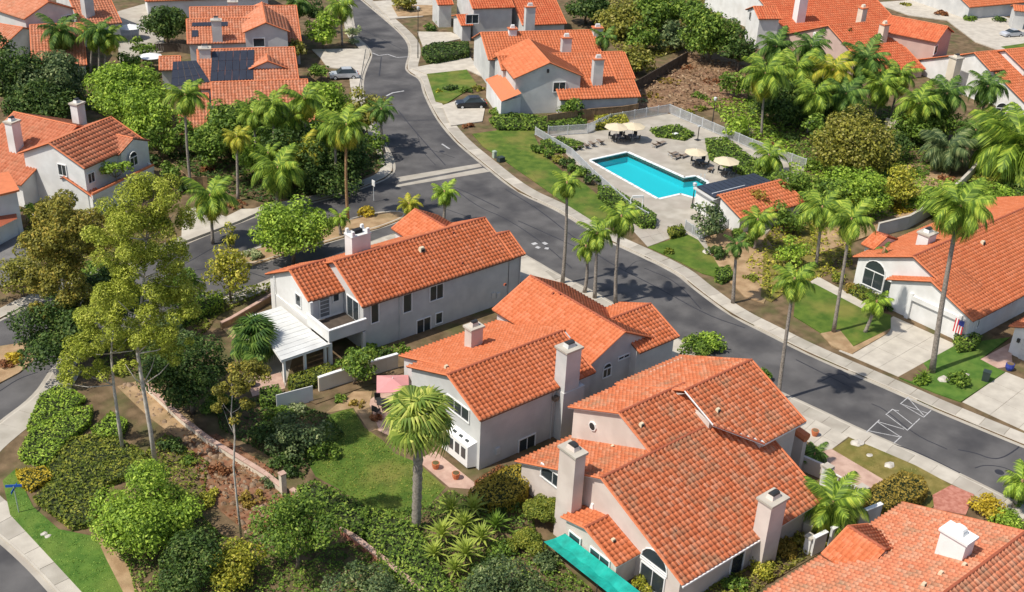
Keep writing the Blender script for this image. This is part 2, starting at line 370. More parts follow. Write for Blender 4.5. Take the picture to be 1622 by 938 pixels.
def ridge_caps(house, a, b, mat, near):
    a = np.array(a, float); b = np.array(b, float); L = np.linalg.norm(b-a); d = (b-a)/L; n = max(1, int(L/.38))
    if near:
        loc, rz = POSE[house.name]
        for i in range(n):
            p = a+d*(i*L/n)-loc; c, s = math.cos(-rz), math.sin(-rz)
            o = link_mesh('ridge_tile', cap_mesh(mat), house)
            o.location = (p[0]*c-p[1]*s, p[0]*s+p[1]*c, p[2]+.01+.008*(i % 2))
            o.rotation_euler = (0, -math.asin(d[2]), math.atan2(d[1], d[0])-rz)
    else:
        mb = MB(); me = cap_mesh(mat); V = [np.array(q.co) for q in me.vertices]; F = [tuple(p.vertices) for p in me.polygons]
        x = d; y = np.cross([0, 0, 1.], x); y /= np.linalg.norm(y); z = np.cross(x, y)
        for i in range(n):
            p = a+d*(i*L/n)+np.array([0, 0, .01]); mb.add([p+x*q[0]+y*q[1]+z*q[2] for q in V], F, mat)
        mb.build('ridge_caps', house, kind='stuff')
class Frame:
    def __init__(s, hd): s.h = R(hd); s.x = np.array([math.cos(s.h), math.sin(s.h), 0]); s.y = np.array([-math.sin(s.h), math.cos(s.h), 0])
    def to(s, p): return float(np.dot(p, s.x)), float(np.dot(p, s.y))
    def w(s, a, b, z=0.): r = s.x*a+s.y*b; return np.array([r[0], r[1], z])
def gable(house, hd, s0, s1, t, zr, d0, d1, p0=.44, p1=None, wall=None, tile=None, fascia=None, near=True, over=.4, rake=.3, keep=None,
          z0=0., walls=True, ends=(1, 1), slopes=(1, 1), caps=True, deck=True, tw=None, th=None):
    """ridge along frame x from s0 to s1 at frame y = t, height zr; eaves d0 below/left (-y side) and d1 (+y side); pitches p0,p1"""
    F = Frame(hd); p1 = p0 if p1 is None else p1; tile = tile or M['tile']; fascia = fascia or M['trim_b']; wall = wall or M['stucco_w']
    if s1 < s0: s0, s1 = s1, s0
    ze0, ze1 = zr-p0*d0, zr-p1*d1; tw = tw or (.42 if near else .46); th = th or (.43 if near else .66)
    T = .13
    if walls:
        b = MB(); ws0, ws1 = s0+(rake if ends[0] else .02), s1-(rake if ends[1] else .02)
        y0, y1 = t-d0+over, t+d1-over
        prof = [(y0, z0), (y1, z0), (y1, zr-p1*(d1-over)-T), (t, zr-T), (y0, zr-p0*(d0-over)-T)]
        vs = [F.w(ws0, y, z) for y, z in prof]+[F.w(ws1, y, z) for y, z in prof]; n = 5
        fs = [tuple(reversed(range(n))), tuple(range(n, 2*n))]+[(i, (i+1) % n, n+(i+1) % n, n+i) for i in range(n)]
        b.add(vs, fs, wall); b.build('wall', house)
    if deck:
        b = MB()
        for side, d, p in ((-1, d0, p0), (1, d1, p1)):
            if not slopes[0 if side < 0 else 1]: continue
            ys = [t, t+side*d]; zt = [zr-.012, zr-p*d-.012]
            vs = [F.w(s, y, z-q) for q in (0, T-.02) for s in (s0, s1) for y, z in zip(ys, zt)]
            b.add(vs, [(0, 2, 3, 1), (4, 5, 7, 6), (0, 1, 5, 4), (2, 6, 7, 3), (1, 3, 7, 5), (0, 4, 6, 2)], fascia)
        if b.v: b.build('roof_deck', house)
    for side, d, p in ((-1, d0, p0), (1, d1, p1)):
        if not slopes[0 if side < 0 else 1]: continue
        c = 1/math.sqrt(1+p*p); v = -side*F.y*c+np.array([0, 0, p*c]); S = d/c
        if side < 0: P0 = F.w(s0, t-d, zr-p*d); u = F.x
        else: P0 = F.w(s1, t+d, zr-p*d); u = -F.x
        tile_field('roof_tiles', P0+np.array([0, 0, .005]), u, v, s1-s0, S, tile, house, tw, th, near, keep)
        # rake tiles along both gable ends
        if d > 1:
            for s, e in ((s0, ends[0]), (s1, ends[1])):
                if not e: continue
                a = F.w(s, t, zr+.03); q = F.w(s, t+side*d, zr-p*d+.03)
                if keep is not None and not (keep(a) and keep(q)): continue
                rb = MB(); rb.tube([a, q], .085, M['cap'], 6); rb.build('rake_tiles', house)
    if caps: ridge_caps(house, F.w(s0, t, zr+.05), F.w(s1, t, zr+.05), M['cap_d'] if near else M['cap'], near)
def pgable(house, hd, A, zr, E, p, B=None, w2=None, ext=0., **k):
    """gable from picture picks: ridge end A (height zr), eave point E seen on the near slope, optional other ridge end B"""
    F = Frame(hd); a = G(*A, zr); s0, t = F.to(a)
    # eave: E lies on one of the two slopes; choose the one that gives z<zr
    d = ray(*E); o = np.array([0, 0, HCAM]); best = None
    for sg in (-1, 1):
        # z = zr - p*sg*(y-t)
        tt = (zr+p*sg*t-HCAM)/(d[2]+p*sg*float(np.dot(d, F.y))); e = o+d*tt; se, te = F.to(e)
        w = sg*(te-t)
        if w > 0 and (best is None or w < best[1]): best = (sg, w, se)
    sg, w, se = best
    s1 = F.to(G(*B, zr))[0] if B is not None else se
    w2 = w if w2 is None else w2
    d0, d1 = (w, w2) if sg < 0 else (w2, w)
    lo, hi = min(s0, s1), max(s0, s1)
    if ext: 
        if ext > 0: hi += ext
        else: lo += ext
    gable(house, hd, lo, hi, t, zr, d0, d1, p, **k)
    return dict(F=F, s0=lo, s1=hi, t=t, d0=d0, d1=d1, zr=zr, p=p)
def boxpart(house, name, hd, s0, s1, t0, t1, z0, z1, mat):
    F = Frame(hd); b = MB(); b.prism([F.w(s0, t0)[:2], F.w(s1, t0)[:2], F.w(s1, t1)[:2], F.w(s0, t1)[:2]], z0, z1, mat); return b.build(name, house)
def chimney(house, hd, c, wx, wy, z0, z1, mat, style='cap', capmat=None):
    """c = (x,y) centre; shaft part with cap and flue sub-parts"""
    h = R(hd); b = MB(); b.box((c[0], c[1], (z0+z1-.45)/2), (wx, wy, z1-.45-z0), mat, h)
    ch = b.build('chimney', house); cm = capmat or M['conc_l']
    b = MB()
    if style == 'crown':   # castellated white crown
        b.box((c[0], c[1], z1-.38), (wx+.12, wy+.12, .16), mat, h)
        co, s = math.cos(h), math.sin(h)
        for i, j in ((-1, -1), (1, -1), (1, 1), (-1, 1)):
            dx, dy = i*wx*.40, j*wy*.40; b.box((c[0]+dx*co-dy*s, c[1]+dx*s+dy*co, z1-.08), (.34, .34, .5), mat, h, .75)
        b.box((c[0], c[1], z1-.12), (wx*.4, wy*.4, .4), M['dark'], h)
        b.build('chimney_cap', ch)
        return
    b.box((c[0], c[1], z1-.50), (wx+.10, wy+.10, .12), mat, h)
    b.box((c[0], c[1], z1-.36), (wx+.26, wy+.26, .18), mat if style == 'same' else cm, h)
    b.build('chimney_cap', ch)
    f = MB(); f.box((c[0], c[1], z1-.10), (wx*.56, wy*.52, .36), mat, h, .8)
    co, s = math.cos(h), math.sin(h)
    # curved hood over the flue
    vs = []; n = 6
    for e in (-1, 1):
        for j in range(n):
            a = math.pi*j/(n-1); x, y, z = e*wx*.22, math.cos(a)*wy*.22, math.sin(a)*.20+z1+.07
            vs.append((c[0]+x*co-y*s, c[1]+x*s+y*co, z))
    f.add(vs, [(j, j+1, n+j+1, n+j) for j in range(n-1)]+[tuple(range(n)), tuple(reversed(range(n, 2*n)))], M['metal_d'] if style != 'arch' else mat)
    f.build('flue', ch)
def window(house, c, nrm, w, h, panes=2, arch=False, frame=None, glass=None, name='window', fw=.09, bars=0):
    """window on a wall: c centre on the wall face, nrm outward horizontal normal"""
    frame = frame or M['trim_w']; glass = glass or M['glass']; n = np.array(nrm, float); n /= np.linalg.norm(n); a = np.cross([0, 0, 1.], n); c = np.array(c, float)
    up = np.array([0, 0, 1.]); b = MB(); o = n*.04
    b.bar(c+o+a*(-w/2-fw)+up*(h/2+fw/2), c+o+a*(w/2+fw)+up*(h/2+fw/2), .10, frame, fw)
    b.bar(c+o+a*(-w/2-fw)-up*(h/2+fw/2), c+o+a*(w/2+fw)-up*(h/2+fw/2), .14, frame, fw)
    for s in (-1, 1): b.bar(c+o+a*s*(w/2+fw/2)-up*h/2, c+o+a*s*(w/2+fw/2)+up*h/2, fw, frame, .10, up=n)
    for i in range(1, panes): x = -w/2+w*i/panes; b.bar(c+o+a*x-up*h/2, c+o+a*x+up*h/2, .05, frame, .07, up=n)
    for i in range(bars): z = -h/2+h*(i+1)/(bars+1); b.bar(c+o+a*(-w/2)+up*z, c+o+a*(w/2)+up*z, .05, frame, .04)
    if arch:
        pts = [c+o+a*math.cos(t)*(w/2+fw/2)+up*(h/2+fw+math.sin(t)*(w/2)) for t in np.linspace(0, math.pi, 9)]
        b.tube(pts, .06, frame, 5)
    wn = b.build(name, house)
    for i in range(panes):
        g = MB(); x0 = -w/2+w*i/panes+.03; x1 = -w/2+w*(i+1)/panes-.03
        vs = [c+n*q+a*x+up*z for q in (.002, .018) for x, z in ((x0, -h/2), (x1, -h/2), (x1, h/2), (x0, h/2))]
        g.add(vs, [(4, 5, 6, 7), (0, 3, 2, 1), (0, 1, 5, 4), (1, 2, 6, 5), (2, 3, 7, 6), (3, 0, 4, 7)], glass); g.build('pane', wn)
    if arch:
        g = MB(); t = np.linspace(0, math.pi, 9); z0 = h/2+fw
        vs = [c+n*.018+a*math.cos(q)*(w/2)+up*(z0+math.sin(q)*(w/2-.05)) for q in t]; g.add(vs, [tuple(range(9))], glass); g.build('pane', wn)
    return wn
def pwin(house, axis, val, ul, lr, **k):
    """window from picture picks of its upper-left and lower-right corners on the wall plane x=val or y=val (faces towards the viewer)"""
    f = on_x if axis == 'x' else on_y; a = f(*ul, val); b = f(*lr, val)
    if axis == 'x': nrm = (-1, 0, 0); w = abs(a[1]-b[1])
    else: nrm = (0, -1, 0); w = abs(a[0]-b[0])
    return window(house, (a+b)/2, nrm, w, abs(a[2]-b[2]), **k)
def fwin(house, F, s, t, z, side, w, h, **k):
    """window placed in a frame: side is 's-','s+','t-','t+' outward direction"""
    n = {'s-': -F.x, 's+': F.x, 't-': -F.y, 't+': F.y}[side]
    return window(house, F.w(s, t, z), n, w, h, **k)
def roof_vent(house, p, mat=None, s=.35):
    b = MB(); mat = mat or M['canvas']; p = np.array(p)
    b.box((p[0], p[1], p[2]+s*.45), (s*1.2, s*1.0, s*.9), mat, 0, .7)
    b.box((p[0], p[1]-s*.45, p[2]+s*.35), (s*.7, s*.3, s*.5), M['dark'])
    b.build('roof_vent', house)
# ---- ground: base sheet, roads, raised blocks with kerbs
def with_hole(name, outer, inner, z0, z1, mat, kind='structure'):
    bm = bmesh.new(); ed = []
    loops = []
    for poly in (outer, inner):
        vs = [bm.verts.new((p[0], p[1], z1)) for p in poly]; loops.append(vs)
        ed += [bm.edges.new((vs[i], vs[(i+1) % len(vs)])) for i in range(len(vs))]
    bmesh.ops.triangle_fill(bm, use_beauty=True, edges=ed)
    for vs in loops:
        lo = [bm.verts.new((v.co.x, v.co.y, z0)) for v in vs]; n = len(vs)
        for i in range(n): bm.faces.new((vs[i], vs[(i+1) % n], lo[(i+1) % n], lo[i]))
    bmesh.ops.recalc_face_normals(bm, faces=bm.faces)
    me = bpy.data.meshes.new(name); bm.to_mesh(me); bm.free(); me.materials.append(mat)
    return tag(link_mesh(name, me), kind=kind)
basin = pg([(935, 254), (994, 241), (1084, 281.5), (1103, 279), (1120, 288), (1116, 303), (1100, 313), (1078, 306.5), (1043, 314.5)], .18)
ground = with_hole('ground', [(-900, -900), (1500, -900), (1500, 1500), (-900, 1500)], basin, -.5, -.03, M['soil'])
road = with_hole('road', [(-40, -60), (420, -60), (420, 420), (-40, 420)], basin, -.4, 0, M['asphalt'])
KA = pg([(1800, 890), (1700, 841), (1622, 806), (1536, 761), (1416.5, 706), (1369, 686), (1280, 644), (1238, 625), (1150, 583), (1060, 533), (967, 481), (928, 458), (886, 439), (833, 407), (790, 386), (752, 373)])
KA_cross = pg([(700, 366), (640, 366), (560, 396), (430, 443), (380, 466), (300, 491), (190, 523), (120, 553), (85, 588)])
KA_sw = pg([(60, 628), (0, 672), (-60, 722), (-78, 775), (-50, 815), (0, 850), (45, 890), (85, 933), (130, 985), (170, 1050)])
blockA = slab('planted_ground', KA+KA_cross+KA_sw+pg([(300, 1500), (1500, 1500), (1900, 1000)]), -.3, .12, M['soil'], world=True)
island = slab('median_island', [(375, 404), (455, 380), (549, 350), (600, 337), (636, 335), (646, 343), (600, 361), (549, 374), (455, 402), (400, 420), (376, 416)], -.3, .12, M['soil_t'])
KB = pg([(1800, 778), (1622, 706), (1478, 646.5), (1436, 627), (1280, 560), (1222, 530), (1159, 499), (1100, 455), (1073.8, 431.7), (988.5, 391.6), (971.5, 384.7), (896.5, 340), (879, 330), (820, 303.6), (761.6, 256), (724, 225), (693.4, 187.6), (673, 146.7), (669.5, 126), (650, 116), (644, 108), (652.5, 82), (645.6, 61.4), (611.5, 30.7), (574, 0), (540, -30)])
blockB = with_hole('planted_ground', KB+pg([(520, -60), (2100, -60), (2300, 500)]), basin, -.3, .12, M['soil'])
KC = pg([(520, -30), (553, 0), (556, 28), (562, 59), (581, 74), (587.5, 87), (579, 105), (573, 122), (571.5, 141), (574, 170), (590, 205), (612.4, 236.6), (621, 255), (622, 272), (609, 283.5), (566.6, 300), (524, 313), (477, 324), (422.7, 334), (380, 351.5), (339.7, 365.6), (281, 390), (230, 412), (140, 446), (50, 479), (0, 506), (-120, 560)])
blockC = slab('planted_ground', KC+pg([(-500, 600), (-700, -60), (480, -60)]), -.3, .12, M['soil'], world=True)
slab('planted_ground', [(-60, 570), (0, 548), (46, 541), (54, 570), (30, 590), (0, 606), (-60, 640)], -.3, .12, M['soil_t'])
def kerb_and_walk(curb, wd, sgn, step, label=None, walk=True, i0=0, i1=None):
    pl = resample(smooth_pl(curb, 2), 1.0)
    strip('kerb', pl, 0, sgn*.16, -.2, .135, M['conc_l'])
    strip('gutter', pl, -sgn*.42, 0, -.2, .008, M['conc'])
    if not walk: return
    side = empty('pavement', (float(pl[0][0]), float(pl[0][1]), 0), kind='structure')
    q = resample(pl, step/5)
    for i in range(0, len(q)-1, 5):
        seg = q[i:i+6]
        if len(seg) < 2: continue
        seg = [p.copy() for p in seg]; d = seg[-1]-seg[-2]; d /= np.linalg.norm(d)+1e-9; seg[-1] = seg[-1]-d*.03
        strip('paving_slab', seg, sgn*.17, sgn*wd, 0, .138+random.random()*.004, random.choice([M['conc'], M['conc'], M['conc_l']]), kind=None, parent=side)
kerb_and_walk(KA, 1.75, 1, 2.0)
kerb_and_walk(KA_cross[0:], 1.5, 1, 2.4)
kerb_and_walk(pg([(85, 588), (60, 628), (0, 672), (-60, 722), (-78, 775), (-50, 815), (0, 850), (45, 890), (85, 933), (130, 985), (170, 1050)]), 2.5, 1, 2.2)
kerb_and_walk(KB, 1.7, -1, 2.2)
kerb_and_walk(KC, 1.5, -1, 2.6)
kerb_and_walk(pg([(376, 416), (375, 404), (455, 380), (549, 350), (600, 337), (636, 335), (646, 343), (600, 361), (549, 374), (455, 402), (400, 420), (376, 416)])[::-1], .2, 1, 2, walk=False)
def quad_slabs(name, pts, nx, ny, mat, z=.136, gap=.02, mats=None):
    c = [G(x, y, .136) for x, y in pts]; ctr = sum(c)/4
    r = empty(name, (ctr[0], ctr[1], 0), kind='structure')
    def at(a, b): return (c[0]*(1-a)+c[1]*a)*(1-b)+(c[3]*(1-a)+c[2]*a)*b
    for i in range(nx):
        for j in range(ny):
            q = [at(i/nx, j/ny), at((i+1)/nx, j/ny), at((i+1)/nx, (j+1)/ny), at(i/nx, (j+1)/ny)]; m = sum(q)/4
            q = [m+(p-m)*(1-gap/max(np.linalg.norm(p-m), .1)) for p in q]
            b = MB(); b.prism([p[:2] for p in q], .0, z+random.random()*.006, random.choice(mats) if mats else mat); b.build('concrete_slab', r)
    return r
# ------------------------------------------------------------------ near houses (their walls run along world x and y)
def house(label, c, hd=0., name='house'):
    return empty(name, (c[0], c[1], 0), R(hd), label, 'house', 'tile roofed houses of the estate')
# house one: white two-storey house with patio cover and balcony
H1 = house('white two-storey house with a flat white patio cover and a corner balcony', (57, 84))
W, GR, PK = M['stucco_w'], M['stucco_g'], M['stucco_p']
gable(H1, 0, 48.9, 66.9, 83.2, 7.8, 4.85, 7.0, .54, .5, wall=GR, over=.3)  # grey on a white house: shade of this side put into the colour
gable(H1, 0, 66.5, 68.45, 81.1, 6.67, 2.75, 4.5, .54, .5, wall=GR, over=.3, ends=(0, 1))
gable(H1, 0, 45.3, 49.2, 85.15, 7.12, 3.35, 4.9, .54, .5, wall=W, over=.32, ends=(1, 0))
gable(H1, 90, 84.5, 91.0, -63.6, 6.7, 3.0, 3.0, .5, wall=W, over=.3, ends=(0, 1))
boxpart(H1, 'lower_wall', 0, 45.5, 49.1, 81.9, 88.8, 0, 3.0, W)
# balcony
b = MB(); b.prism([(45.35, 78.25), (49.15, 78.25), (49.15, 82.1), (45.35, 82.1)], 2.65, 2.95, M['wood_d']); bal = b.build('balcony', H1)
b = MB()
b.bar((45.25, 78.2, 3.35), (49.2, 78.2, 3.35), .14, GR, 1.15); b.bar((45.25, 78.15, 3.35), (45.25, 82.1, 3.35), .14, W, 1.15); b.build('parapet', bal)  # shaded front coloured grey, sunlit west side white
b = MB(); b.bar((45.15, 78.2, 3.96), (49.2, 78.2, 3.96), .26, M['trim_w'], .1); b.bar((45.25, 78.33, 3.96), (45.25, 82.1, 3.96), .26, M['trim_w'], .1); b.build('coping', bal)
for x, y in ((45.3, 78.25), (48.9, 78.25)):
    b = MB(); b.box((x, y, 1.35), (.32, .32, 2.6), W if x < 46 else GR); b.build('post', H1)  # left post white as lit, right post grey as shaded
b = MB(); b.box((45.45, 81.75, 4.2), (.3, .5, 2.2), W); b.build('corner_pier', H1)
window(H1, (47.1, 82.07, 4.15), (0, -1, 0), 1.0, 2.1, 1, glass=M['glass_l'], name='door', bars=4)
window(H1, (48.35, 82.07, 4.75), (0, -1, 0), .6, .8, 1)
window(H1, (49.19, 80.35, 4.0), (-1, 0, 0), 2.0, 2.1, 2, name='door')
window(H1, (48.0, 81.9, 1.2), (0, -1, 0), 1.6, 2.0, 2, name='door')
pwin(H1, 'y', 78.65, (587.5, 483), (599.3, 508.5), panes=1)
pwin(H1, 'y', 78.65, (638.7, 468), (651.3, 491.5), panes=1)
pwin(H1, 'y', 78.65, (681.2, 455), (701.3, 470.5), panes=2)
pwin(H1, 'y', 78.65, (660.3, 508.5), (681.3, 524), panes=2)
pwin(H1, 'y', 78.65, (690.3, 497.5), (699.9, 509.5), panes=1)
pwin(H1, 'x', 45.6, (468.9, 464), (477.3, 487.5), panes=1)
b = MB(); b.tube([(45.52, 88.6, 5.1), (45.45, 88.65, 4.9), (45.45, 88.65, 0)], .06, M['trim_w'], 6); b.build('downpipe', H1)
chimney(H1, 0, (52.9, 85.3), 2.1, 1.3, 4.5, 9.3, W, 'crown')
for q in ((668, 398), (732, 418), (718, 370)): roof_vent(H1, on_plane(*q, (0, 83.2, 7.8), np.array([0, -.54, 1.])), M['canvas'] if q[0] == 668 else M['cap_d'], .5 if q[0] == 668 else .25)
# patio cover of long white panels
pc = empty('patio_cover', (42.6, 82, 0), 0, 'flat white slatted patio cover on posts beside the white two-storey house', 'patio cover')
c0, c1, c2, c3 = (40.2, 78.0), (45.05, 78.0), (45.05, 86.8), (41.9, 86.8)
for i in range(12):
    f0, f1 = i/12, (i+1)/12-.004
    y0, y1 = 78.0+8.8*f0, 78.0+8.8*f1; x0 = 40.2+1.7*f0; x1 = 40.2+1.7*f1
    b = MB(); b.prism([(x0, y0), (45.05, y0), (45.05, y1), (x1, y1)], 2.62, 2.70, M['cover']); b.build('roof_panel', pc)
b = MB(); b.bar((40.2, 78.05, 2.55), (45.05, 78.05, 2.55), .1, M['trim_w'], .18); b.bar((40.25, 78.0, 2.55), (41.9, 86.8, 2.55), .1, M['trim_w'], .18); b.build('beam', pc)
for p in ((40.6, 78.3), (41.9, 86.4), (44.8, 78.3), (42.7, 78.3)):
    b = MB(); b.box((p[0], p[1], 1.25), (.22, .22, 2.5), M['trim_w'] if p[0] < 44 else W); b.build('post', pc)
slab('patio_floor', [(40.0, 77.4), (45.4, 77.4), (45.4, 87), (40.6, 87)], 0, .135, M['conc'], world=True)
# house two
H2 = house('grey two-storey house with a tall side chimney and a lawn with a fan palm', (57, 64))
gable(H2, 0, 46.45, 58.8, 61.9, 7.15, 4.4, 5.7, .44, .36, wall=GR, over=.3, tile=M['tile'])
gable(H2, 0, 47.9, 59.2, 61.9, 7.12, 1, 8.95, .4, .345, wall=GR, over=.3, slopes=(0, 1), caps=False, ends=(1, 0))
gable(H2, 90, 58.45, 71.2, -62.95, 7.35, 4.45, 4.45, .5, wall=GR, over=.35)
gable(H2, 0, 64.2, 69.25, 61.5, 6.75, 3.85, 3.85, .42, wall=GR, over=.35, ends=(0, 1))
b = MB(); b.prism([(54.7, 56.9), (57.05, 56.9), (57.05, 58.6), (54.7, 58.6)], 0, 4.9, GR); lowc = b.build('chimney_base', H2)
chimney(H2, 0, (55.6, 57.6), 1.6, 1.3, 4.2, 9.1, GR)
chimney(H2, 0, (52.6, 66.4), 1.25, .95, 4.5, 7.9, PK)
WW = 46.75
window(H2, on_x(726, 647, WW), (-1, 0, 0), 2.9, 1.15, 3)
bw = MB(); bw.prism([(46.0, 58.4), (46.8, 58.1), (46.8, 62.2), (46.0, 61.9)], .3, 2.3, M['trim_w'])
bw.add([(46.0, 58.4, 2.3), (46.8, 58.1, 2.3), (46.8, 58.1, 2.75), (46.8, 62.2, 2.75), (46.8, 62.2, 2.3), (46.0, 61.9, 2.3)], [(0, 5, 3, 2), (0, 2, 1), (5, 4, 3)], M['trim_w'])
bay = bw.build('bay_window', H2)
for i in range(4):
    y = 58.95+i*.82; b = MB(); b.box((45.985, y, 1.5), (.04, .55, 1.0), M['glass']); b.build('pane', bay)
    b = MB(); b.box((46.4, y, 2.54), (.34, .38, .05), M['glass']); o = b.build('pane', bay)
window(H2, on_y(834, 708, 57.8), (0, -1, 0), 1.7, 2.0, 2, name='door')
window(H2, on_y(961, 590, 58.75), (0, -1, 0), .9, .8, 2, arch=True)
window(H2, on_y(988, 565, 58.75), (0, -1, 0), 1.3, .25, 2)
for q in ((876, 466), (887, 467), (800, 452)): roof_vent(H2, on_plane(*q, (-62.95+125.9, 0, 7.35), np.array([-.5, 0, 1.])) if False else on_plane(*q, (62.95, 0, 7.35), np.array([-.5, 0, 1.])), M['cap_d'], .22)
roof_vent(H2, on_plane(707, 583, (0, 61.9, 7.15), np.array([0, .345, 1.])), M['canvas'], .3)
b = MB()
for q in ((846, 452, 4.6), (849, 456, 4.3)): pass
p = on_y(880, 631, 57.55); b.box(p, (.5, .4, .35), M['bark']); b.box(p+np.array([.5, 0, -.3]), (.35, .3, .4), M['bark']); b.build('wall_lamp', H2)
for (x0, x1, y, z) in ((48.9, 66.9, 78.3, 5.12), (45.3, 48.6, 81.75, 5.28)): b = MB(); b.bar((x0, y, z), (x1, y, z), .12, M['trim_b'], .13); b.build('gutter', H1)
for (x0, x1, y, z) in ((46.45, 54.6, 57.45, 5.18),): b = MB(); b.bar((x0, y, z), (x1, y, z), .12, M['trim_b'], .13); b.build('gutter', H2)
for h_, x, y, z in ((H1, 68.0, 78.56, 5.0), (H1, 53.2, 78.56, 5.0), (H2, 54.3, 57.72, 5.0)):
    b = MB(); b.tube([(x, y-.02, z), (x, y, z-.25), (x, y, .1)], .05, M['stucco_g'], 6); b.build('downpipe', h_)
for h_, x, y, z in ((H1, 65.3, 78.58, 1.3), (H1, 64.6, 78.58, 1.5), (H2, 48.6, 57.73, 1.3)):
    b = MB(); b.box((x, y, z), (.4, .16, .6), M['metal_l']); b.build('meter_box', h_)
# house three: the large pink-beige house in front
H3 = house('pink-beige house in front with the largest orange tile roof and two chimneys', (56, 46))
TB = M['tile_b']; kw = dict(wall=PK, tile=TB, fascia=M['trim_w'])
gable(H3, 0, 52.8, 60.0, 48.8, 8.2, 3.9, 5.5, .44, over=.35, ends=(1, 0), **kw)
gable(H3, 0, 47.75, 58.6, 45.2, 6.62, 8.5, 9.35, .44, over=.45, ends=(1, 0), **kw)
gable(H3, 0, 58.6, 63.4, 48.8, 8.2, 12.1, 1, .44, over=.45, caps=False, slopes=(1, 0), ends=(0, 1), **kw)
cutn = lambda p: (p[0]-58.0)*(41.7-44.75)-(p[1]-44.75)*(61.2-58.0) < .1
gable(H3, 0, 58.5, 66.35, 47.45, 8.78, 6.0, 7.4, .44, over=.5, keep=cutn, deck=False, walls=False, **kw)
b = MB()
F0 = [(58.5, 47.45), (66.35, 47.45), (66.35, 41.42), (61.3, 41.42), (58.5, 44.3)]
zz = lambda y: 8.76-.44*(47.45-y)
b.add([(x, y, zz(y)-.012) for x, y in F0]+[(x, y, zz(y)-.14) for x, y in F0], [(0, 4, 3, 2, 1), (5, 6, 7, 8, 9)]+[(i, (i+1) % 5, 5+(i+1) % 5, 5+i) for i in range(5)], M['trim_w'])
b.build('roof_deck', H3)
b = MB(); b.tube([(58.45, 47.45, 8.8), (58.45, 44.3, zz(44.3)+.05)], .045, M['trim_w'], 6); b.tube([(58.45, 44.3, zz(44.3)+.05), (61.3, 41.4, zz(41.4)+.05)], .08, M['cap_d'], 6); b.build('rake_tiles', H3)
boxpart(H3, 'upper_wall', 0, 61.6, 66.0, 42.0, 54.2, 0, 5.9, PK); boxpart(H3, 'upper_wall', 0, 58.75, 61.7, 44.9, 50, 5, 7.3, PK)
b = MB(); b.add([(58.6, 47.45, 8.5), (65.9, 47.45, 8.5), (65.9, 54.2, 5.6), (58.6, 54.2, 5.6), (58.6, 54.2, 4), (65.9, 54.2, 4), (65.9, 42, 5), (65.9, 42, 6.0)], [(0, 3, 4), (1, 7, 6, 5, 2)], PK); b.build('gable_wall', H3)
# small bay roof on the west side
gable(H3, 90, 40.9, 47.0, 0, 0, 0.1, 0.1, .4, walls=False, deck=False, caps=False, slopes=(0, 0)) if False else None
gable(H3, 0, 45.75, 48.3, 44.4, 3.62, 3.4, 2.5, .33, .25, over=.3, ends=(1, 0), wall=PK, tile=M['tile'], fascia=M['trim_w'])
chimney(H3, 0, (46.95, 47.45), 1.0, 1.7, 0, 8.5, PK)
chimney(H3, 0, (56.6, 36.75), 1.7, 1.2, 0, 6.5, PK)
XW = 48.06
window(H3, (XW-.02, 39.6, 2.4), (-1, 0, 0), 2.4, .1, 2, arch=True)
window(H3, (XW-.02, 39.6, 1.15), (-1, 0, 0), 2.2, 1.7, 2, name='door')
window(H3, (46.03, 42.9, 1.6), (-1, 0, 0), 1.9, 1.1, 2)
window(H3, (45.98, 45.5, 1.6), (-1, 0, 0), 1.1, 1.1, 1)
pwin(H3, 'y', 37.15, (1160, 882), (1172, 912), panes=1)
window(H3, on_x(876, 757, 48.03), (-1, 0, 0), 2.6, 1.1, 2)
p = on_x(939, 675, 53.06); b = MB(); b.tube([p+np.array([-.08, 0, 0]), p+np.array([.05, 0, 0])], .42, M['trim_w'], 8); b.tube([p+np.array([-.10, 0, 0]), p+np.array([-.05, 0, 0])], .32, M['metal_d'], 8); b.build('octagonal_vent', H3)
p = on_x(938, 803, 48.0); b = MB(); b.box(p, (.25, .4, .6), M['trim_w'], 0, .5); b.build('wall_vent', H3)
for q in ((1016, 675), (1137, 652)): roof_vent(H3, on_plane(*q, (0, 47.45, 8.75), np.array([0, -.44, 1.])) if q[0] > 1100 else on_plane(*q, (0, 48.8, 8.2), np.array([0, -.44, 1.])), M['canvas'], .33)
roof_vent(H3, on_plane(970, 709, (0, 45.2, 6.62), np.array([0, .44, 1.])), M['canvas'], .25)
roof_vent(H3, on_plane(971, 858, (0, 44.4, 3.62), np.array([0, -.33, 1.])), M['canvas'], .3)
b = MB(); g0 = 3.0
for (x0, y0, z0), (x1, y1, z1) in (((47.7, 36.62, 2.80), (55.7, 36.62, 2.80)),): b.bar((x0, y0, z0), (x1, y1, z1), .12, M['trim_w'], .12)
b.build('gutter', H3)
# little tiled wall cap by the east corner
tc = empty('tile_capped_pillar', (67.7, 42.6, 0), 0, 'short pillar with a rounded clay tile cap at the east corner of the pink-beige house', 'pillar')
b = MB(); b.box((67.7, 42.9, 1.9), (.5, 1.8, 3.8), PK); b.build('shaft', tc)
b = MB(); b.tube([(67.7, 43.9, 3.95), (67.7, 41.9, 3.75)], .42, M['cap'], 8); b.build('tile_cap', tc)
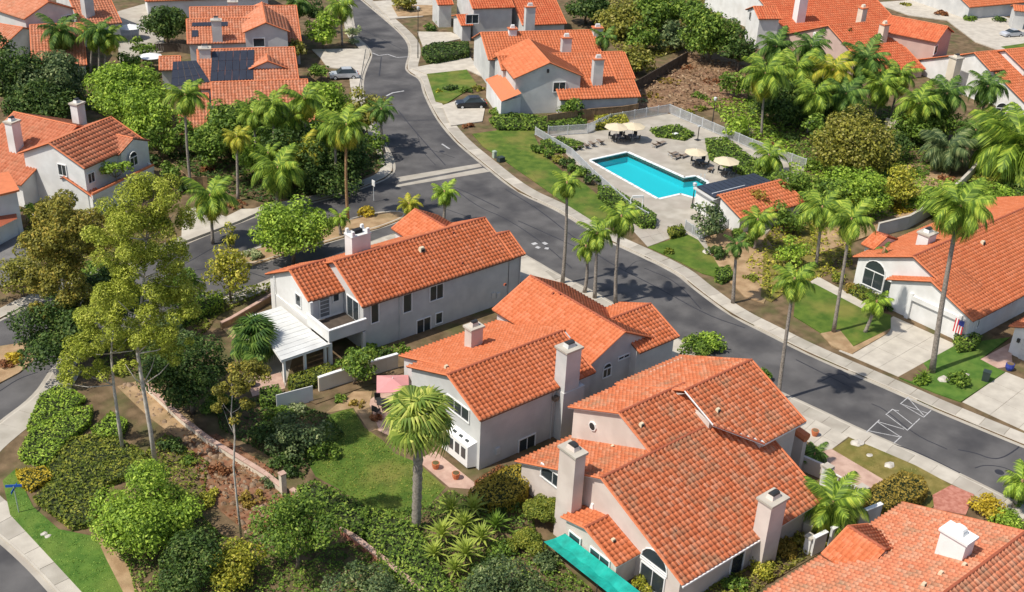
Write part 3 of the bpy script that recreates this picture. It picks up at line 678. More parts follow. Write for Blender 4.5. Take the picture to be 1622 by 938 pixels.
# house four: bottom right
H4 = house('house at the bottom right with a weathered pale orange roof and a white boxy chimney', (60, 26))
TC = M['tile_c']
gable(H4, 0, 50.6, 67.9, 23.85, 6.2, 9.5, 9.05, .44, .365, wall=PK, tile=TC, fascia=M['trim_b'])
pgable(H4, -90, (1343, 834), 4.55, (1301, 878), .42, B=(1400, 874), wall=PK, tile=M['tile'], ends=(1, 0), rake=.3)
p = on_plane(1503, 883, (0, 23.85, 6.2), np.array([0, .365, 1.]))
chimney(H4, 0, (p[0]+.45, p[1]), 1.2, 1.9, 3.0, p[2]+2.2, M['trim_w'], 'arch', M['trim_w'])
for q in ((1527, 897), (1490, 910), (1463, 928)): roof_vent(H4, on_plane(*q, (0, 23.85, 6.2), np.array([0, .365, 1.])), M['canvas'], .3)
# house five: garage house on the right
H5 = house('white house on the right with a wide white garage door and a flag', (110, 52))
kw = dict(wall=W, tile=M['tile_f'])
gable(H5, 0, 99.35, 128, 53.6, 6.42, 8.35, 6.75, .41, over=.5, **kw)
gable(H5, 0, 98.35, 104, 50.55, 5.17, 5.25, 4.9, .41, .38, over=.5, caps=False, ends=(1, 0), **kw)
F = Frame(0)
gd = MB(); gd.box((98.78, 49.5, 1.12), (.08, 5.0, 2.24), M['trim_w']); door = None
g = gd.build('garage_door', H5)
for j in range(4):
    for i in range(4):
        b = MB(); z = .32+j*.56; b.box((98.72, 47.63+i*1.245, z), (.05, 1.17, .48), M['glass'] if j == 3 and i != 9 else M['trim_w']); b.build('door_panel', g)
b = MB(); b.box((98.62, 52.35, 1.5), (.5, .4, 3.0), W); b.box((98.62, 46.7, 1.5), (.5, .35, 3.0), W); b.build('garage_pier', H5)
b = MB(); b.box((98.62, 49.5, 2.55), (.45, 5.4, .5), W); b.build('garage_lintel', H5)
window(H5, (99.63, 57.6, 2.0), (-1, 0, 0), 2.4, 1.8, 2, arch=True)
window(H5, (99.63, 55.6, 1.7), (-1, 0, 0), 1.3, 1.8, 1)
window(H5, (100.4, 45.73, 1.9), (0, -1, 0), .3, .8, 1)
p = on_plane(1462, 388, (0, 53.6, 6.42), np.array([0, .41, 1.])); chimney(H5, 0, (p[0]+.4, p[1]), 1.5, 1.3, 3, p[2]+1.7, W)
roof_vent(H5, on_plane(1556, 387, (0, 53.6, 6.42), np.array([0, -.41, 1.])), M['canvas'], .45)
pgable(H5, 90, (1386, 367), 5.0, (1367, 388), .41, B=(1400, 378), ends=(0, 1), caps=True, wall=W, tile=M['tile'])
fl = empty('flag', (98.3, 46.2, 0), 0, 'red and white striped flag with a blue corner hanging beside the garage door', 'flag')
b = MB(); b.tube([(98.5, 46.4, 2.3), (97.4, 46.2, 3.1)], .025, M['trim_w'], 5); b.build('pole', fl)
for i in range(7):
    b = MB(); y = 46.0+i*.14; b.box((97.95, y, 2.05 if i > 3 else 1.75), (.03+.01*(i % 2), .135, 1.5 if i > 3 else .9), M['red'] if i % 2 == 0 else M['trim_w']); b.build('stripe', fl)
b = MB(); b.box((97.95, 46.21, 2.5), (.045, .56, .6), M['blue']); b.build('canton', fl)
# house on the right edge
H13 = house('small house at the right edge with a grey garage door and red porch roof', (107, 38))
a = G(1598, 517, 3.0); gable(H13, 0, a[0], a[0]+9, a[1]-4.0, 4.6, 4.0, 4.0, .4, wall=W, tile=M['tile_f'], over=.5)
x0 = a[0]+.3; 
b = MB(); b.box((x0-.02, a[1]-3.4, 1.15), (.1, 3.6, 2.3), M['stucco_g']); g = b.build('garage_door', H13)
for j in range(4): b = MB(); b.box((x0-.09, a[1]-3.4, .3+j*.56), (.05, 3.5, .5), M['stucco_g']); b.build('door_panel', g)
b = MB(); b.box((x0-.1, a[1]-1.2, 1.9), (.2, .25, .4), M['metal_d']); b.build('wall_lamp', H13)

# ------------------------------------------------------------------ houses further back
far = dict(near=False, tile=M['tile_f'])
H6 = house('white house at the left edge with an arched window and a sunken deck', G(110, 260)[:2], 27)
kw = dict(wall=W, near=False, tile=M['tile_n'])
pgable(H6, -63, (22, 178), 7.2, (33, 294), .42, ends=(1, 1), **kw)
i6 = pgable(H6, 27, (176.5, 185.6), 8.0, (133.9, 267.5), .44, **kw)
pgable(H6, -63, (211.5, 219.7), 6.9, (188, 246), .42, B=(183, 193), ends=(1, 0), **kw)
pgable(H6, 27, (101, 281), 4.1, (148, 315), .42, B=(116, 274), w2=.6, **kw)
F6 = Frame(27)
c = [G(x, y, 2.9) for x, y in ((146, 312), (243, 265), (206, 246), (128, 284))]
b = MB(); b.prism([p[:2] for p in c], 0, 2.5, W); b.build('lower_wall', H6)
b = MB(); b.prism([p[:2] for p in c], 2.5, 2.56, M['cap_d']); b.build('deck_floor', H6)
b = MB()
for p, q in ((c[0], c[1]), (c[1], c[2])): b.bar((*p[:2], 2.85), (*q[:2], 2.85), .22, W, .6)
b.build('parapet', H6)
b = MB(); b.tube([(*c[0][:2], 3.2), (*c[1][:2], 3.2)], .17, M['cap'], 6); b.build('parapet_tiles', H6)
for q, z in (((24, 208), 2.6), ((126, 178), 2.6)):
    p = G(q[0], q[1]+14, 6.2); chimney(H6, 27, p, 1.3, 1.1, 3, 8.9, W)
fwin(H6, F6, i6['s0']+.28, i6['t']-1.2, 4.9, 's-', 1.1, 1.3, panes=2)
fwin(H6, F6, i6['s0']+1.2, i6['t']-i6['d0']+.38, 4.3, 't-', 1.0, 1.1, panes=2)
p = G(211, 248, 5.0); fwin(H6, F6, *F6.to(p), 4.4, 't-', 1.2, 1.0, panes=2, arch=True)
# left edge neighbour
H14 = house('white house cut by the left edge with a brown lean-to roof over its garage', G(-10, 400)[:2], 27)
pgable(H14, 27, (-60, 262), 7.0, (27, 302), .42, B=(8, 262), wall=W, **far) if False else None
b = MB(); c = [G(x, y, 5.3) for x, y in ((-90, 330), (26, 302), (10, 275), (-100, 300))]; b.prism([p[:2] for p in c], 0, 5.2, W); b.build('wall', H14)
b = MB(); cc = sum(c)/4; b.prism([(cc+(p-cc)*1.08)[:2] for p in c], 5.2, 5.42, M['cap']); b.build('roof_deck', H14)
c2 = [G(x, y, 2.6) for x, y in ((-90, 402), (27, 345), (22, 318), (-90, 360))]
b = MB(); b.add([(*c2[0][:2], 2.5), (*c2[1][:2], 2.5), (*c2[2][:2], 3.5), (*c2[3][:2], 3.5)], [(0, 1, 2, 3)], M['cap_d']); b.build('lean_to_roof', H14)
b = MB(); q = [G(x, y, 2.5) for x, y in ((-90, 398), (24, 343), (22, 320), (-90, 360))]; b.prism([p[:2] for p in q], 0, 2.45, W); b.build('lower_wall', H14)
# duplex above the pool
H9 = house('duplex behind the pool with a front cross gable and four arched chimneys', G(880, 130)[:2], -25.5)
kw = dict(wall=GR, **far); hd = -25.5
pgable(H9, hd, (761, 52), 7.2, (771.5, 95.4), .42, B=(938, 47), **kw)
pgable(H9, hd, (862, 85.5), 6.9, (903, 158), .42, B=(987, 83), **kw)
pgable(H9, hd, (960, 83.6), 6.88, (1006, 125), .42, B=(989.5, 83), wall=GR, near=False, tile=M['tile_f'], caps=False)
i9 = pgable(H9, hd-90, (871, 99.5), 7.9, (812, 123), .42, B=(835, 62), **kw)
pgable(H9, hd, (788, 89), 6.3, (795, 111.5), .42, B=(835, 86), **kw)
i9b = pgable(H9, hd-90, (841, 137), 4.2, (793.5, 160.5), .36, B=(815, 108), **kw)
c = [G(x, y, 3.0) for x, y in ((771, 126), (794, 160), (830, 150), (800, 120))]
b = MB(); b.prism([p[:2] for p in c], 0, 2.8, W); b.build('garage_wall', H9)
F = Frame(hd-90)
b = MB(); b.add([(*G(770, 127, 2.9)[:2], 2.9), (*G(794, 161, 2.9)[:2], 2.9), (*G(826, 148, 4.0)[:2], 4.0), (*G(800, 116, 4.0)[:2], 4.0)], [(0, 1, 2, 3)], M['tile_f']); b.build('garage_roof', H9)
for q, r in (((811, 66), 1.0), ((896, 80), 1.2), ((946, 115), 1.2), ((945, 64), 1.2)):
    p = G(q[0], q[1], 5.8); chimney(H9, hd, p, 1.25*r, .95*r, 3, 8.3, W if q[0] < 820 else GR, 'arch', M['cap'])
p = G(881, 131, 4.2); fwin(H9, F, i9['s1']-.28, F.to(p)[1], 4.1, 's+', 1.8, 1.4, panes=2)
for x, y in ((823, 164), (853, 163)): p = G(x, y, 1.6); fwin(H9, F, i9b['s1']-.28, F.to(p)[1], 1.7, 's+', .9, 1.1, panes=1)
p = G(859, 109, 6); b = MB(); q = F.w(i9['s1']-.26, F.to(p)[1], 6.6); b.box(q, (.3, .3, .5), M['metal_d'], R(hd)); b.build('gable_vent', H9)
# house at the top middle
H10 = house('house at the top edge with a boxy grey chimney above the dark hedge', G(840, 30)[:2], -22)
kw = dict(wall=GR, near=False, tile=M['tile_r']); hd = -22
pgable(H10, hd, (805, -14), 7.0, (792, 42), .42, B=(872, -17), **kw)
pgable(H10, hd, (735, -22), 8.2, (757, 14), .42, B=(800, -24), **kw)
pgable(H10, hd, (688, -8), 5.5, (705, 8), .4, B=(712, -9), **kw)
pgable(H10, hd, (723, 24), 4.0, (733, 41), .3, B=(741, 23), **kw)
p = G(838, 44, 3.5); chimney(H10, hd, p, 1.7, 1.1, 0, 7.6, GR, 'arch', M['cap'])
F = Frame(hd); p = G(748, 33, 4); fwin(H10, F, *F.to(p), 4.3, 't-', 2.2, 1.5, panes=2)
# three townhouses at the upper left
hd = -25.5
H7 = house('top upper-left townhouse with a grey cross gable and small solar strips', G(390, 60)[:2], hd)
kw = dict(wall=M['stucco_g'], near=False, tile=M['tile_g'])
pgable(H7, hd, (300, 12), 7.6, (318, 70), .42, B=(468, 4), **kw)
pgable(H7, hd, (295, 31), 6.9, (300, 70), .42, B=(400, 27), **kw)
i7 = pgable(H7, hd-90, (421, 36), 7.8, (384, 51), .42, B=(414, 4), **kw)
F = Frame(hd-90); p = G(410, 66, 4.6); fwin(H7, F, i7['s1']-.28, F.to(p)[1], 4.6, 's+', 1.7, 1.3, panes=1)
for q in ((344, 54), (370, 24)): chimney(H7, hd, G(q[0], q[1], 5.8), 1.5, 1.1, 2, 8.4, GR)
H7b = house('upper left townhouse in the middle carrying a broad black solar array', G(370, 110)[:2], hd)
i7 = pgable(H7b, hd, (312, 79), 7.2, (270, 143), .42, B=(466, 73), **kw)
i7c = pgable(H7b, hd-90, (424, 97), 6.6, (394, 109.5), .42, B=(424, 80), **kw)
pgable(H7b, hd, (252, 90), 5.2, (247, 112), .38, B=(286, 88), **kw)
F = Frame(hd-90); p = G(410, 119, 3.6); fwin(H7b, F, i7c['s1']-.28, F.to(p)[1], 3.6, 's+', 1.7, 1.2, panes=2)
chimney(H7b, hd, G(326, 100, 5.6), 1.6, 1.2, 2, 8.2, GR)
H7c = house('upper left townhouse nearest the hedge with a plain orange roof', G(360, 180)[:2], hd)
pgable(H7c, hd, (334, 131), 7.0, (330, 168), .42, B=(487, 126), **kw)
pgable(H7c, hd, (282, 150), 5.6, (274, 214), .42, B=(330, 147), **kw)
pgable(H7c, hd-90, (500, 190), 4.6, (488, 200), .3, B=(470, 170), **kw)
def solar(parent, px, z, n, rows=2, label=None, group=None, cat='solar panels'):
    """px: four picture corners on a roof; z heights for each"""
    c = [on_plane(x, y, *z) for x, y in px]; ctr = sum(c)/4
    r = empty('solar_array', (ctr[0], ctr[1], 0), 0, label, cat, group)
    nn = np.cross(c[1]-c[0], c[3]-c[0]); nn /= np.linalg.norm(nn); nn = nn if nn[2] > 0 else -nn
    for i in range(n):
        for j in range(rows):
            at = lambda a, b: (c[0]*(1-a)+c[1]*a)*(1-b)+(c[3]*(1-a)+c[2]*a)*b
            g = .004; q = [at(i/n+g, j/rows+g), at((i+1)/n-g, j/rows+g), at((i+1)/n-g, (j+1)/rows-g), at(i/n+g, (j+1)/rows-g)]
            b = MB(); vs = [p+nn*.16 for p in q]+[p+nn*.11 for p in q]
            b.add(vs, [(0, 1, 2, 3), (7, 6, 5, 4), (0, 4, 5, 1), (1, 5, 6, 2), (2, 6, 7, 3), (3, 7, 4, 0)], M['solar']); b.build('panel', r)
F = Frame(-25.5); A = G(312, 79, 7.2); nrm = -F.y*.42+np.array([0, 0, 1.]); pl = (A, nrm)
solar(H7b, [(336, 83), (403, 80), (401, 127), (333, 130)], pl, 6, 3, 'broad black solar array covering the middle of a townhouse roof')
solar(H7b, [(274, 99), (311, 97), (333, 131), (271, 139)], pl, 5, 3, 'black solar array on the lower left of the middle townhouse roof')
A = G(295, 31, 6.9); pl = (A, nrm)
solar(H7, [(304, 37), (337, 36), (337, 42), (304, 43)], pl, 4, 1, 'narrow solar strip left of the chimney on the top townhouse')
solar(H7, [(349, 36), (361, 35.5), (361, 42), (349, 43)], pl, 2, 1, 'short solar strip right of the chimney on the top townhouse')
solar(H7, [(304, 49), (314, 49), (314, 59), (304, 60)], pl, 1, 1, 'single solar panel at the left edge of the top townhouse roof')
# top left houses
hd = 14
H8 = house('top left corner house with a mauve grey gable wall', G(90, 40)[:2], hd)
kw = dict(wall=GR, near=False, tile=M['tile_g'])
i8 = pgable(H8, hd-90, (77, 3), 8.2, (32, 29), .42, B=(60, -25), **kw)
pgable(H8, hd, (60, -14), 7.6, (130, 38), .42, B=(180, -18), **kw) if False else None
pgable(H8, -8, (100, -22), 8.0, (186, 37), .42, B=(178, -14), **kw)
chimney(H8, hd, G(139, 14, 5.8), 1.7, 1.2, 2, 8.6, GR)
F = Frame(hd-90); p = G(90, 24, 5); fwin(H8, F, i8['s1']-.28, F.to(p)[1], 4.8, 's+', 1.8, 1.2, panes=2)
H8b = house('low house at the upper left behind the dark trees and palms', G(90, 80)[:2], -25)
pgable(H8b, -20, (47, 40), 5.8, (103, 105), .36, B=(132, 58), **kw)
pgable(H8b, -60, (0, 38), 5.6, (10, 78), .38, B=(46, 41), **kw)
# upper right houses
hd = -14
H11 = house('upper right white house with the long smooth orange roof and a small gable', G(1250, 30)[:2], hd)
kw = dict(wall=W, near=False, tile=M['tile_r'])
pgable(H11, hd, (1185, -22), 7.8, (1268, 54), .40, B=(1376, -28), **kw)
i11 = pgable(H11, 151, (1193, 10.5), 7.0, (1208, 30.5), .42, B=(1216, 2), **kw)
chimney(H11, hd, G(1268, 12, 6.0), 1.9, 1.4, 2, 9.0, M['trim_w'])
F = Frame(151)
for x, y in ((1181, 25), (1191, 25)): p = G(x, y, 5.0); fwin(H11, F, i11['s0']+.28 if abs(i11['s0']-F.to(G(1193, 10.5, 7))[0]) < .1 else i11['s1']-.28, F.to(p)[1], 5.0, 's-' if abs(i11['s0']-F.to(G(1193, 10.5, 7))[0]) < .1 else 's+', .7, 1.1, panes=1)
H11b = house('upper right pink-walled house with a small white window gable behind palms', G(1400, 70)[:2], hd)
kw = dict(wall=M['stucco_r'], near=False, tile=M['tile_r'])
pgable(H11b, hd, (1312, 41), 6.6, (1432, 114), .40, B=(1400, 35), **kw)
i = pgable(H11b, hd-62, (1501.5, 42.5), 7.6, (1457, 62), .40, B=(1430, 15), **kw)
Ff = Frame(hd-62); p = G(1478, 80, 4); fwin(H11b, Ff, i['s1']-.28, Ff.to(p)[1], 4.2, 's+', 1.5, 1.4, panes=1)
chimney(H11b, hd, G(1396, 66, 4.5), 1.1, 1.3, 2, 7.9, M['stucco_c'], 'arch', M['cap'])
chimney(H11b, hd, G(1364, 30, 5.5), 1.1, 1.3, 2, 7.9, M['stucco_c'], 'arch', M['cap'])
b = MB(); c = [G(x, y, 4.6) for x, y in ((1288, 52), (1322, 60), (1335, 48), (1300, 42))]; b.prism([p[:2] for p in c], 0, 4.6, W); b.build('wall', H11b)
H12 = house('right edge house with a white triangular dormer and a big sloping roof', G(1580, 140)[:2], -20)
kw = dict(wall=W, **far)
pgable(H12, -15, (1545, 84), 7.0, (1600, 175), .38, B=(1700, 76), **kw)
i = pgable(H12, 165, (1543, 84), 7.3, (1578, 112), .42, B=(1560, 80), **kw)
pgable(H12, -15, (1592, 80), 7.6, (1640, 110), .38, B=(1680, 74), **kw)
chimney(H12, -15, G(1508, 122, 3.2), 1.4, 1.6, 0, 6.8, M['stucco_c'])
p = G(1585, 176, 2.0); window(H12, p, (-.7, -.7, 0), 1.5, .9, 2, arch=True)
H15 = house('grey house at the top right corner beyond the driveway', G(1540, -10)[:2], -14)
pgable(H15, -14, (1490, -34), 6.5, (1560, 10), .4, B=(1600, -38), wall=GR, **far)
H16 = house('small red-roofed porch house at the right edge beside the parked silver car', G(1625, 20)[:2], -40)
pgable(H16, -50, (1605, 8), 4.6, (1583, 15), .35, B=(1650, 35), wall=GR, **far)
H17 = house('distant house touching the top edge between palms', G(280, -14)[:2], -20)
pgable(H17, -20, (225, -30), 6.0, (250, 2), .4, B=(420, -34), wall=W, **far)
# ------------------------------------------------------------------ gardens, paths, pool (picture picks on the ground)
_z = [.132]
def patch(name, pts, mat, z=None, label=None, kind='structure'):
    if z is None: _z[0] += .0045; z = _z[0]
    return slab(name, pts, .0, z, mat, kind=kind, label=label)
L1, L2, L3 = M['lawn'], M['lawn_b'], M['lawn_d']
patch('lawn', [(521, 657), (557, 645), (577, 677), (606, 697), (625, 718), (662, 733), (706, 772), (680, 800), (638, 822), (590, 806), (537, 775), (500, 755), (480, 720), (500, 690)], L1)
patch('patio', [(581, 637), (606, 618), (640, 612), (660, 660), (640, 690), (622, 693), (598, 681)], M['conc_p'])
patch('patio', [(660, 728), (690, 715), (751, 764), (752, 775), (712, 772)], M['conc_p'])
patch('planting_bed', [(515, 655), (560, 620), (590, 620), (585, 640), (600, 680), (585, 684), (560, 646)], M['soil_t'])
patch('planting_bed', [(290, 690), (345, 688), (430, 742), (452, 775), (445, 830), (400, 850), (350, 810), (318, 765)], M['soil_r'])
patch('dirt_path', [(185, 612), (238, 598), (300, 660), (330, 700), (290, 700), (235, 660)], M['soil_t'])
patch('dirt_path', [(150, 850), (175, 858), (200, 890), (225, 938), (260, 1000), (200, 1000), (165, 890)], M['soil_t'])
patch('lawn', [(4, 761), (24, 743), (52, 802), (93, 838), (152, 850), (168, 885), (195, 938), (230, 1000), (172, 1000), (130, 938), (81, 885), (16, 815)], L2)
patch('dirt_path', [(390, 600), (445, 590), (452, 615), (400, 628)], M['conc_p'])
patch('dirt_path', [(352, 520), (372, 508), (392, 520), (372, 540)], M['soil_t'])
patch('driveway', [(814, 412), (838, 408), (880, 444), (905, 468), (870, 478), (815, 440)], M['conc_l'])
patch('driveway', [(1046, 548), (1072, 536), (1098, 560), (1062, 590)], M['conc_l'])
quad_slabs('driveway', [(1242, 640), (1344, 692), (1312, 716), (1215, 668)], 4, 2, M['conc_l'], .14)
patch('lawn', [(1346, 694), (1380, 707), (1450, 737), (1487, 757), (1506, 768), (1490, 790), (1470, 810), (1398, 763), (1318, 712)], L3)
patch('garden_path', [(1298, 716), (1317, 711), (1400, 760), (1372, 777), (1312, 745)], M['conc_p'])
patch('paver_path', [(1477, 784), (1507, 768), (1543, 783), (1530, 815), (1480, 806)], M['paver'])
patch('planting_bed', [(480, 500), (560, 520), (640, 590), (500, 640), (450, 620)], M['soil'])
patch('side_yard', [(1100, 945), (1290, 850), (1310, 870), (1180, 945)], M['soil'])
# right of the street
patch('lawn', [(748, 212), (805, 204), (848, 201), (846, 215), (862, 245), (895, 275), (925, 290), (960, 320), (1000, 343), (1008, 352), (985, 360), (945, 353), (900, 325), (850, 290), (800, 255), (765, 232)], L1)
quad_slabs('pool_entry_paving', [(990, 352), (1050, 350), (1068, 375), (1026, 391)], 3, 3, M['conc'], .14)
patch('lawn', [(1026, 391), (1089, 371), (1106, 380), (1125, 405), (1150, 415), (1140, 440), (1113, 433), (1072, 412)], L1)
patch('planting_bed', [(1110, 360), (1200, 350), (1240, 420), (1210, 480), (1180, 470), (1150, 440), (1125, 400)], M['soil_t'])
patch('lawn', [(1210, 400), (1290, 350), (1345, 390), (1300, 436), (1262, 450), (1222, 478), (1205, 470)], L3)
patch('lawn', [(1262, 452), (1290, 449), (1369, 487), (1411, 499), (1411, 520), (1350, 549), (1330, 545), (1257, 500)], L1)
patch('garden_path', [(1284, 446), (1296, 438), (1372, 480), (1366, 489)], M['conc_l'])
patch('planting_bed', [(1300, 528), (1330, 522), (1352, 549), (1411, 520), (1405, 528), (1350, 560), (1318, 548)], M['soil_t'])
quad_slabs('driveway', [(1415, 501), (1515, 546), (1423, 597), (1328, 556)], 3, 3, M['conc_l'], .141)
patch('lawn', [(1425, 598), (1478, 566), (1517, 545), (1600, 534), (1553, 569), (1577, 582), (1592, 589), (1522, 636), (1482, 622), (1448, 608)], L2)
patch('planting_bed', [(1423, 597), (1462, 575), (1474, 590), (1448, 606)], M['soil'])
patch('garden_path', [(1553, 569), (1601, 543), (1604, 580), (1580, 583)], M['conc_p'])
quad_slabs('driveway', [(1524, 637), (1593, 589), (1720, 640), (1660, 700)], 3, 3, M['conc_l'], .14)
patch('lawn', [(676, 116), (738, 109), (755, 133), (707, 164), (690, 160)], L1)
patch('driveway', [(650, 108), (745, 90), (768, 123), (740, 110), (676, 117)], M['conc_l'])
patch('driveway', [(700, 167), (727, 158), (768, 172), (764, 192), (714, 199)], M['conc_l'])
patch('driveway', [(661, 50), (714, 51), (736, 60), (670, 74)], M['conc_l'])
patch('driveway', [(590, 2), (720, -6), (712, 12), (668, 26), (618, 30)], M['conc_l'])
patch('driveway', [(494, 78), (579, 77), (576, 95), (568, 141), (555, 138), (552, 110), (518, 106), (508, 92)], M['conc_l'])
patch('driveway', [(287, 384), (289, 335), (313, 327), (358, 343), (382, 331), (422, 330), (378, 350), (340, 364)], M['conc_l'])
patch('driveway', [(-60, 420), (30, 372), (60, 392), (40, 440), (-40, 470)], M['asphalt_l'])
patch('driveway', [(1384, 4), (1500, -4), (1560, 18), (1640, 40), (1640, 80), (1590, 82), (1545, 66), (1500, 32), (1440, 24)], M['conc_l'])
patch('lawn', [(1585, 74), (1640, 66), (1640, 78), (1600, 81)], L1)
patch('dry_slope', [(1000, 150), (1085, 82), (1130, 96), (1190, 108), (1180, 165), (1120, 172), (1066, 180), (1012, 172)], M['soil_b'])
patch('dry_slope', [(1290, 330), (1395, 300), (1440, 260), (1520, 250), (1470, 330), (1380, 372), (1300, 400)], M['soil_t'])
patch('terrace', [(180, 20), (250, 0), (262, 80), (190, 100)], M['conc'])
patch('planting_bed', [(620, 8), (690, 8), (690, 24), (630, 26)], M['soil_t'])
# pool terrace with a hole for the basin
deck_out = pg([(868, 214), (966, 194), (1060, 178), (1188, 234), (1275, 266), (1250, 330), (1205, 380), (1130, 400), (1066, 378), (1000, 334), (930, 278)], .18)
with_hole('pool_terrace', deck_out, basin, -.2, .18, M['conc'])
# the ground blocks are solid up to .12: sink the basin through them by standing the terrace and pool rim above
cen = np.mean(np.array(basin), axis=0)
grow = lambda poly, k: [tuple(cen+(np.array(p)-cen)*k) for p in poly]
poolm, pnt, pb = base_mat('pool_plaster', .5); pb.inputs['Base Color'].default_value = (.11, .60, .66, 1)
wtr, wnt, wb = base_mat('pool_water', .04); wnt.nodes.clear()
wo_ = wnt.nodes.new('ShaderNodeOutputMaterial'); tb = wnt.nodes.new('ShaderNodeBsdfTransparent'); tb.inputs[0].default_value = (.36, .88, .90, 1)
gb = wnt.nodes.new('ShaderNodeBsdfGlossy'); gb.inputs['Roughness'].default_value = .05; fr = wnt.nodes.new('ShaderNodeFresnel'); fr.inputs[0].default_value = 1.33
mx = wnt.nodes.new('ShaderNodeMixShader'); wnt.links.new(fr.outputs[0], mx.inputs[0]); wnt.links.new(tb.outputs[0], mx.inputs[1]); wnt.links.new(gb.outputs[0], mx.inputs[2])
wv = wnt.nodes.new('ShaderNodeTexNoise'); wv.inputs['Scale'].default_value = 2.5; bpn = wnt.nodes.new('ShaderNodeBump'); bpn.inputs['Strength'].default_value = .15; wnt.links.new(wv.outputs[0], bpn.inputs['Height']); wnt.links.new(bpn.outputs[0], gb.inputs['Normal'])
wnt.links.new(mx.outputs[0], wo_.inputs[0])
pool = empty('swimming_pool', (float(cen[0]), float(cen[1]), 0), kind='structure')
b = MB(); n = len(basin); vs = [(*p, .10) for p in basin]+[(*p, -1.25) for p in basin]
b.add(vs, [(i, (i+1) % n, n+(i+1) % n, n+i) for i in range(n)]+[tuple(range(n, 2*n))], poolm); b.build('pool_basin', pool)
b = MB(); b.add([(*p, .03) for p in basin[::-1]], [tuple(range(n))], wtr); b.build('water', pool)
pl = [np.array(p) for p in basin]; 
for i in range(n):
    a, c = pl[i], pl[(i+1) % n]; L = np.linalg.norm(c-a); k = max(1, int(L/1.2))
    for j in range(k):
        p = a+(c-a)*(j/k+.004); q = a+(c-a)*((j+1)/k-.004); t = (c-a)/L; nn = np.array([t[1], -t[0]])
        if np.dot(nn, cen-a) > 0: nn = -nn
        b = MB(); b.prism([p-nn*.05, q-nn*.05, q+nn*.32, p+nn*.32], .1, .215, M['trim_w']); b.build('coping_stone', pool)
b = MB()
for dx in (-.25, .25):
    p = G(1112, 284, .2)+RH*dx; b.tube([p, p+np.array([0, 0, .8]), p-FH*.5+np.array([0, 0, .9]), p-FH*.9], .03, M['metal_l'], 5)
b.build('ladder', pool)
# fences
def picket_fence(pts, h, label, gap=2.4, mat=None, group=None, name='fence', cat='fence', pick=.13, pw=.05):
    pl = [G(x, y, .15) for x, y in pts]; mat = mat or M['metal_l']
    r = empty(name, pl[0], 0, label, cat, group); mb = MB()
    for a, c in zip(pl, pl[1:]):
        L = np.linalg.norm(c-a); k = max(1, int(round(L/gap))); d = (c-a)/L; up = np.array([0, 0, 1.])
        for j in range(k+1):
            p = a+(c-a)*j/k; b = MB(); b.box(p+up*h*.52, (.12, .12, h*1.04), mat, math.atan2(d[1], d[0])); b.build('post', r)
        for z in (.12, h*.95): b = MB(); b.bar(a+up*z, c+up*z, .06, mat); b.build('rail', r)
        for j in range(int(L/pick)): p = a+d*j*pick; mb.bar(p+up*.1, p+up*h*.95, pw, mat)
    mb.build('pickets', r, kind='stuff'); return r
picket_fence([(868, 216), (930, 212), (966, 196), (1060, 180)], 1.5, 'white picket fence along the back of the pool towards the duplex')
picket_fence([(1060, 180), (1130, 210), (1190, 236), (1275, 268)], 1.5, 'white picket fence running down the right side of the pool terrace')
picket_fence([(848, 214), (905, 248), (940, 283), (1000, 336), (1026, 351)], 1.2, 'white picket fence between the pool and the roadside hedge')
picket_fence([(1085, 365), (1108, 380), (1136, 368), (1185, 350)], 1.3, 'white picket fence in front of the pool building', gap=1.8)
def board_fence(pts, h, label, mat, n=None, bw=.35, name='wooden_fence', cat='fence', cap=None, z=.12):
    pl = [G(x, y, z) for x, y in pts]; r = empty(name, pl[0], 0, label, cat)
    for a, c in zip(pl, pl[1:]):
        L = np.linalg.norm(c-a); d = (c-a)/L; k = max(1, int(L/bw)); up = np.array([0, 0, 1.])
        for j in range(k):
            p = a+d*(j+.5)*L/k; hh = h*(1+random.uniform(-.012, .012))
            b = MB(); b.box(p+up*hh/2, (L/k-.03, .05+.02*(j % 2), hh), mat, math.atan2(d[1], d[0])); b.build('board', r)
        b = MB(); b.bar(a+up*h*1.01, c+up*h*1.01, .12, cap or mat, .06); b.build('cap_rail', r)
    return r
board_fence([(866, 200), (935, 190), (985, 186), (1010, 182)], 1.7, 'brown wooden fence below the duplex, behind the beige parasols', M['wood'])
board_fence([(1003, 150), (1040, 128), (1088, 100)], 2.0, 'dark wooden fence crossing the dry slope behind the duplex', M['wood_d'])
board_fence([(262, 290), (275, 278), (300, 300), (330, 300)], 1.6, 'tan wooden fence by the tall thin palm beyond the entry road', M['wood'])
board_fence([(245, 83), (280, 82), (303, 86)], 1.4, 'brown wooden fence left of the townhouse roofs', M['wood_d'])
def masonry(pts, h, wd, label, mat, name='garden_wall', cat='wall', cap=None, seg=1.6, z=.1, capw=.12):
    pl = [G(x, y, z) for x, y in pts]; r = empty(name, pl[0], 0, label, cat)
    for a, c in zip(pl, pl[1:]):
        L = np.linalg.norm(c-a); k = max(1, int(round(L/seg))); up = np.array([0, 0, 1.]); d = (c-a)/L
        for j in range(k):
            p, q = a+(c-a)*(j/k+.002), a+(c-a)*((j+1)/k-.002); hh = h*(1+.0*j)
            b = MB(); b.bar(p+up*(h/2-.1), q+up*(h/2-.1), wd, mat, h+.2); b.build('wall_panel', r)
            if cap: b = MB(); b.bar(p+up*(h+.05), q+up*(h+.05), wd+capw, cap, .1); b.build('coping', r)
    return r
T = lambda x, y, z: (lambda g: (P2(g[0], g[1], .1)))(G(x, y, z))
def P2(X, Y, Z):
    v = np.array([X, Y, Z-HCAM]); w = v@CF; return CXP+FPX*(v@CR)/w, CYP-FPX*(v@CU)/w
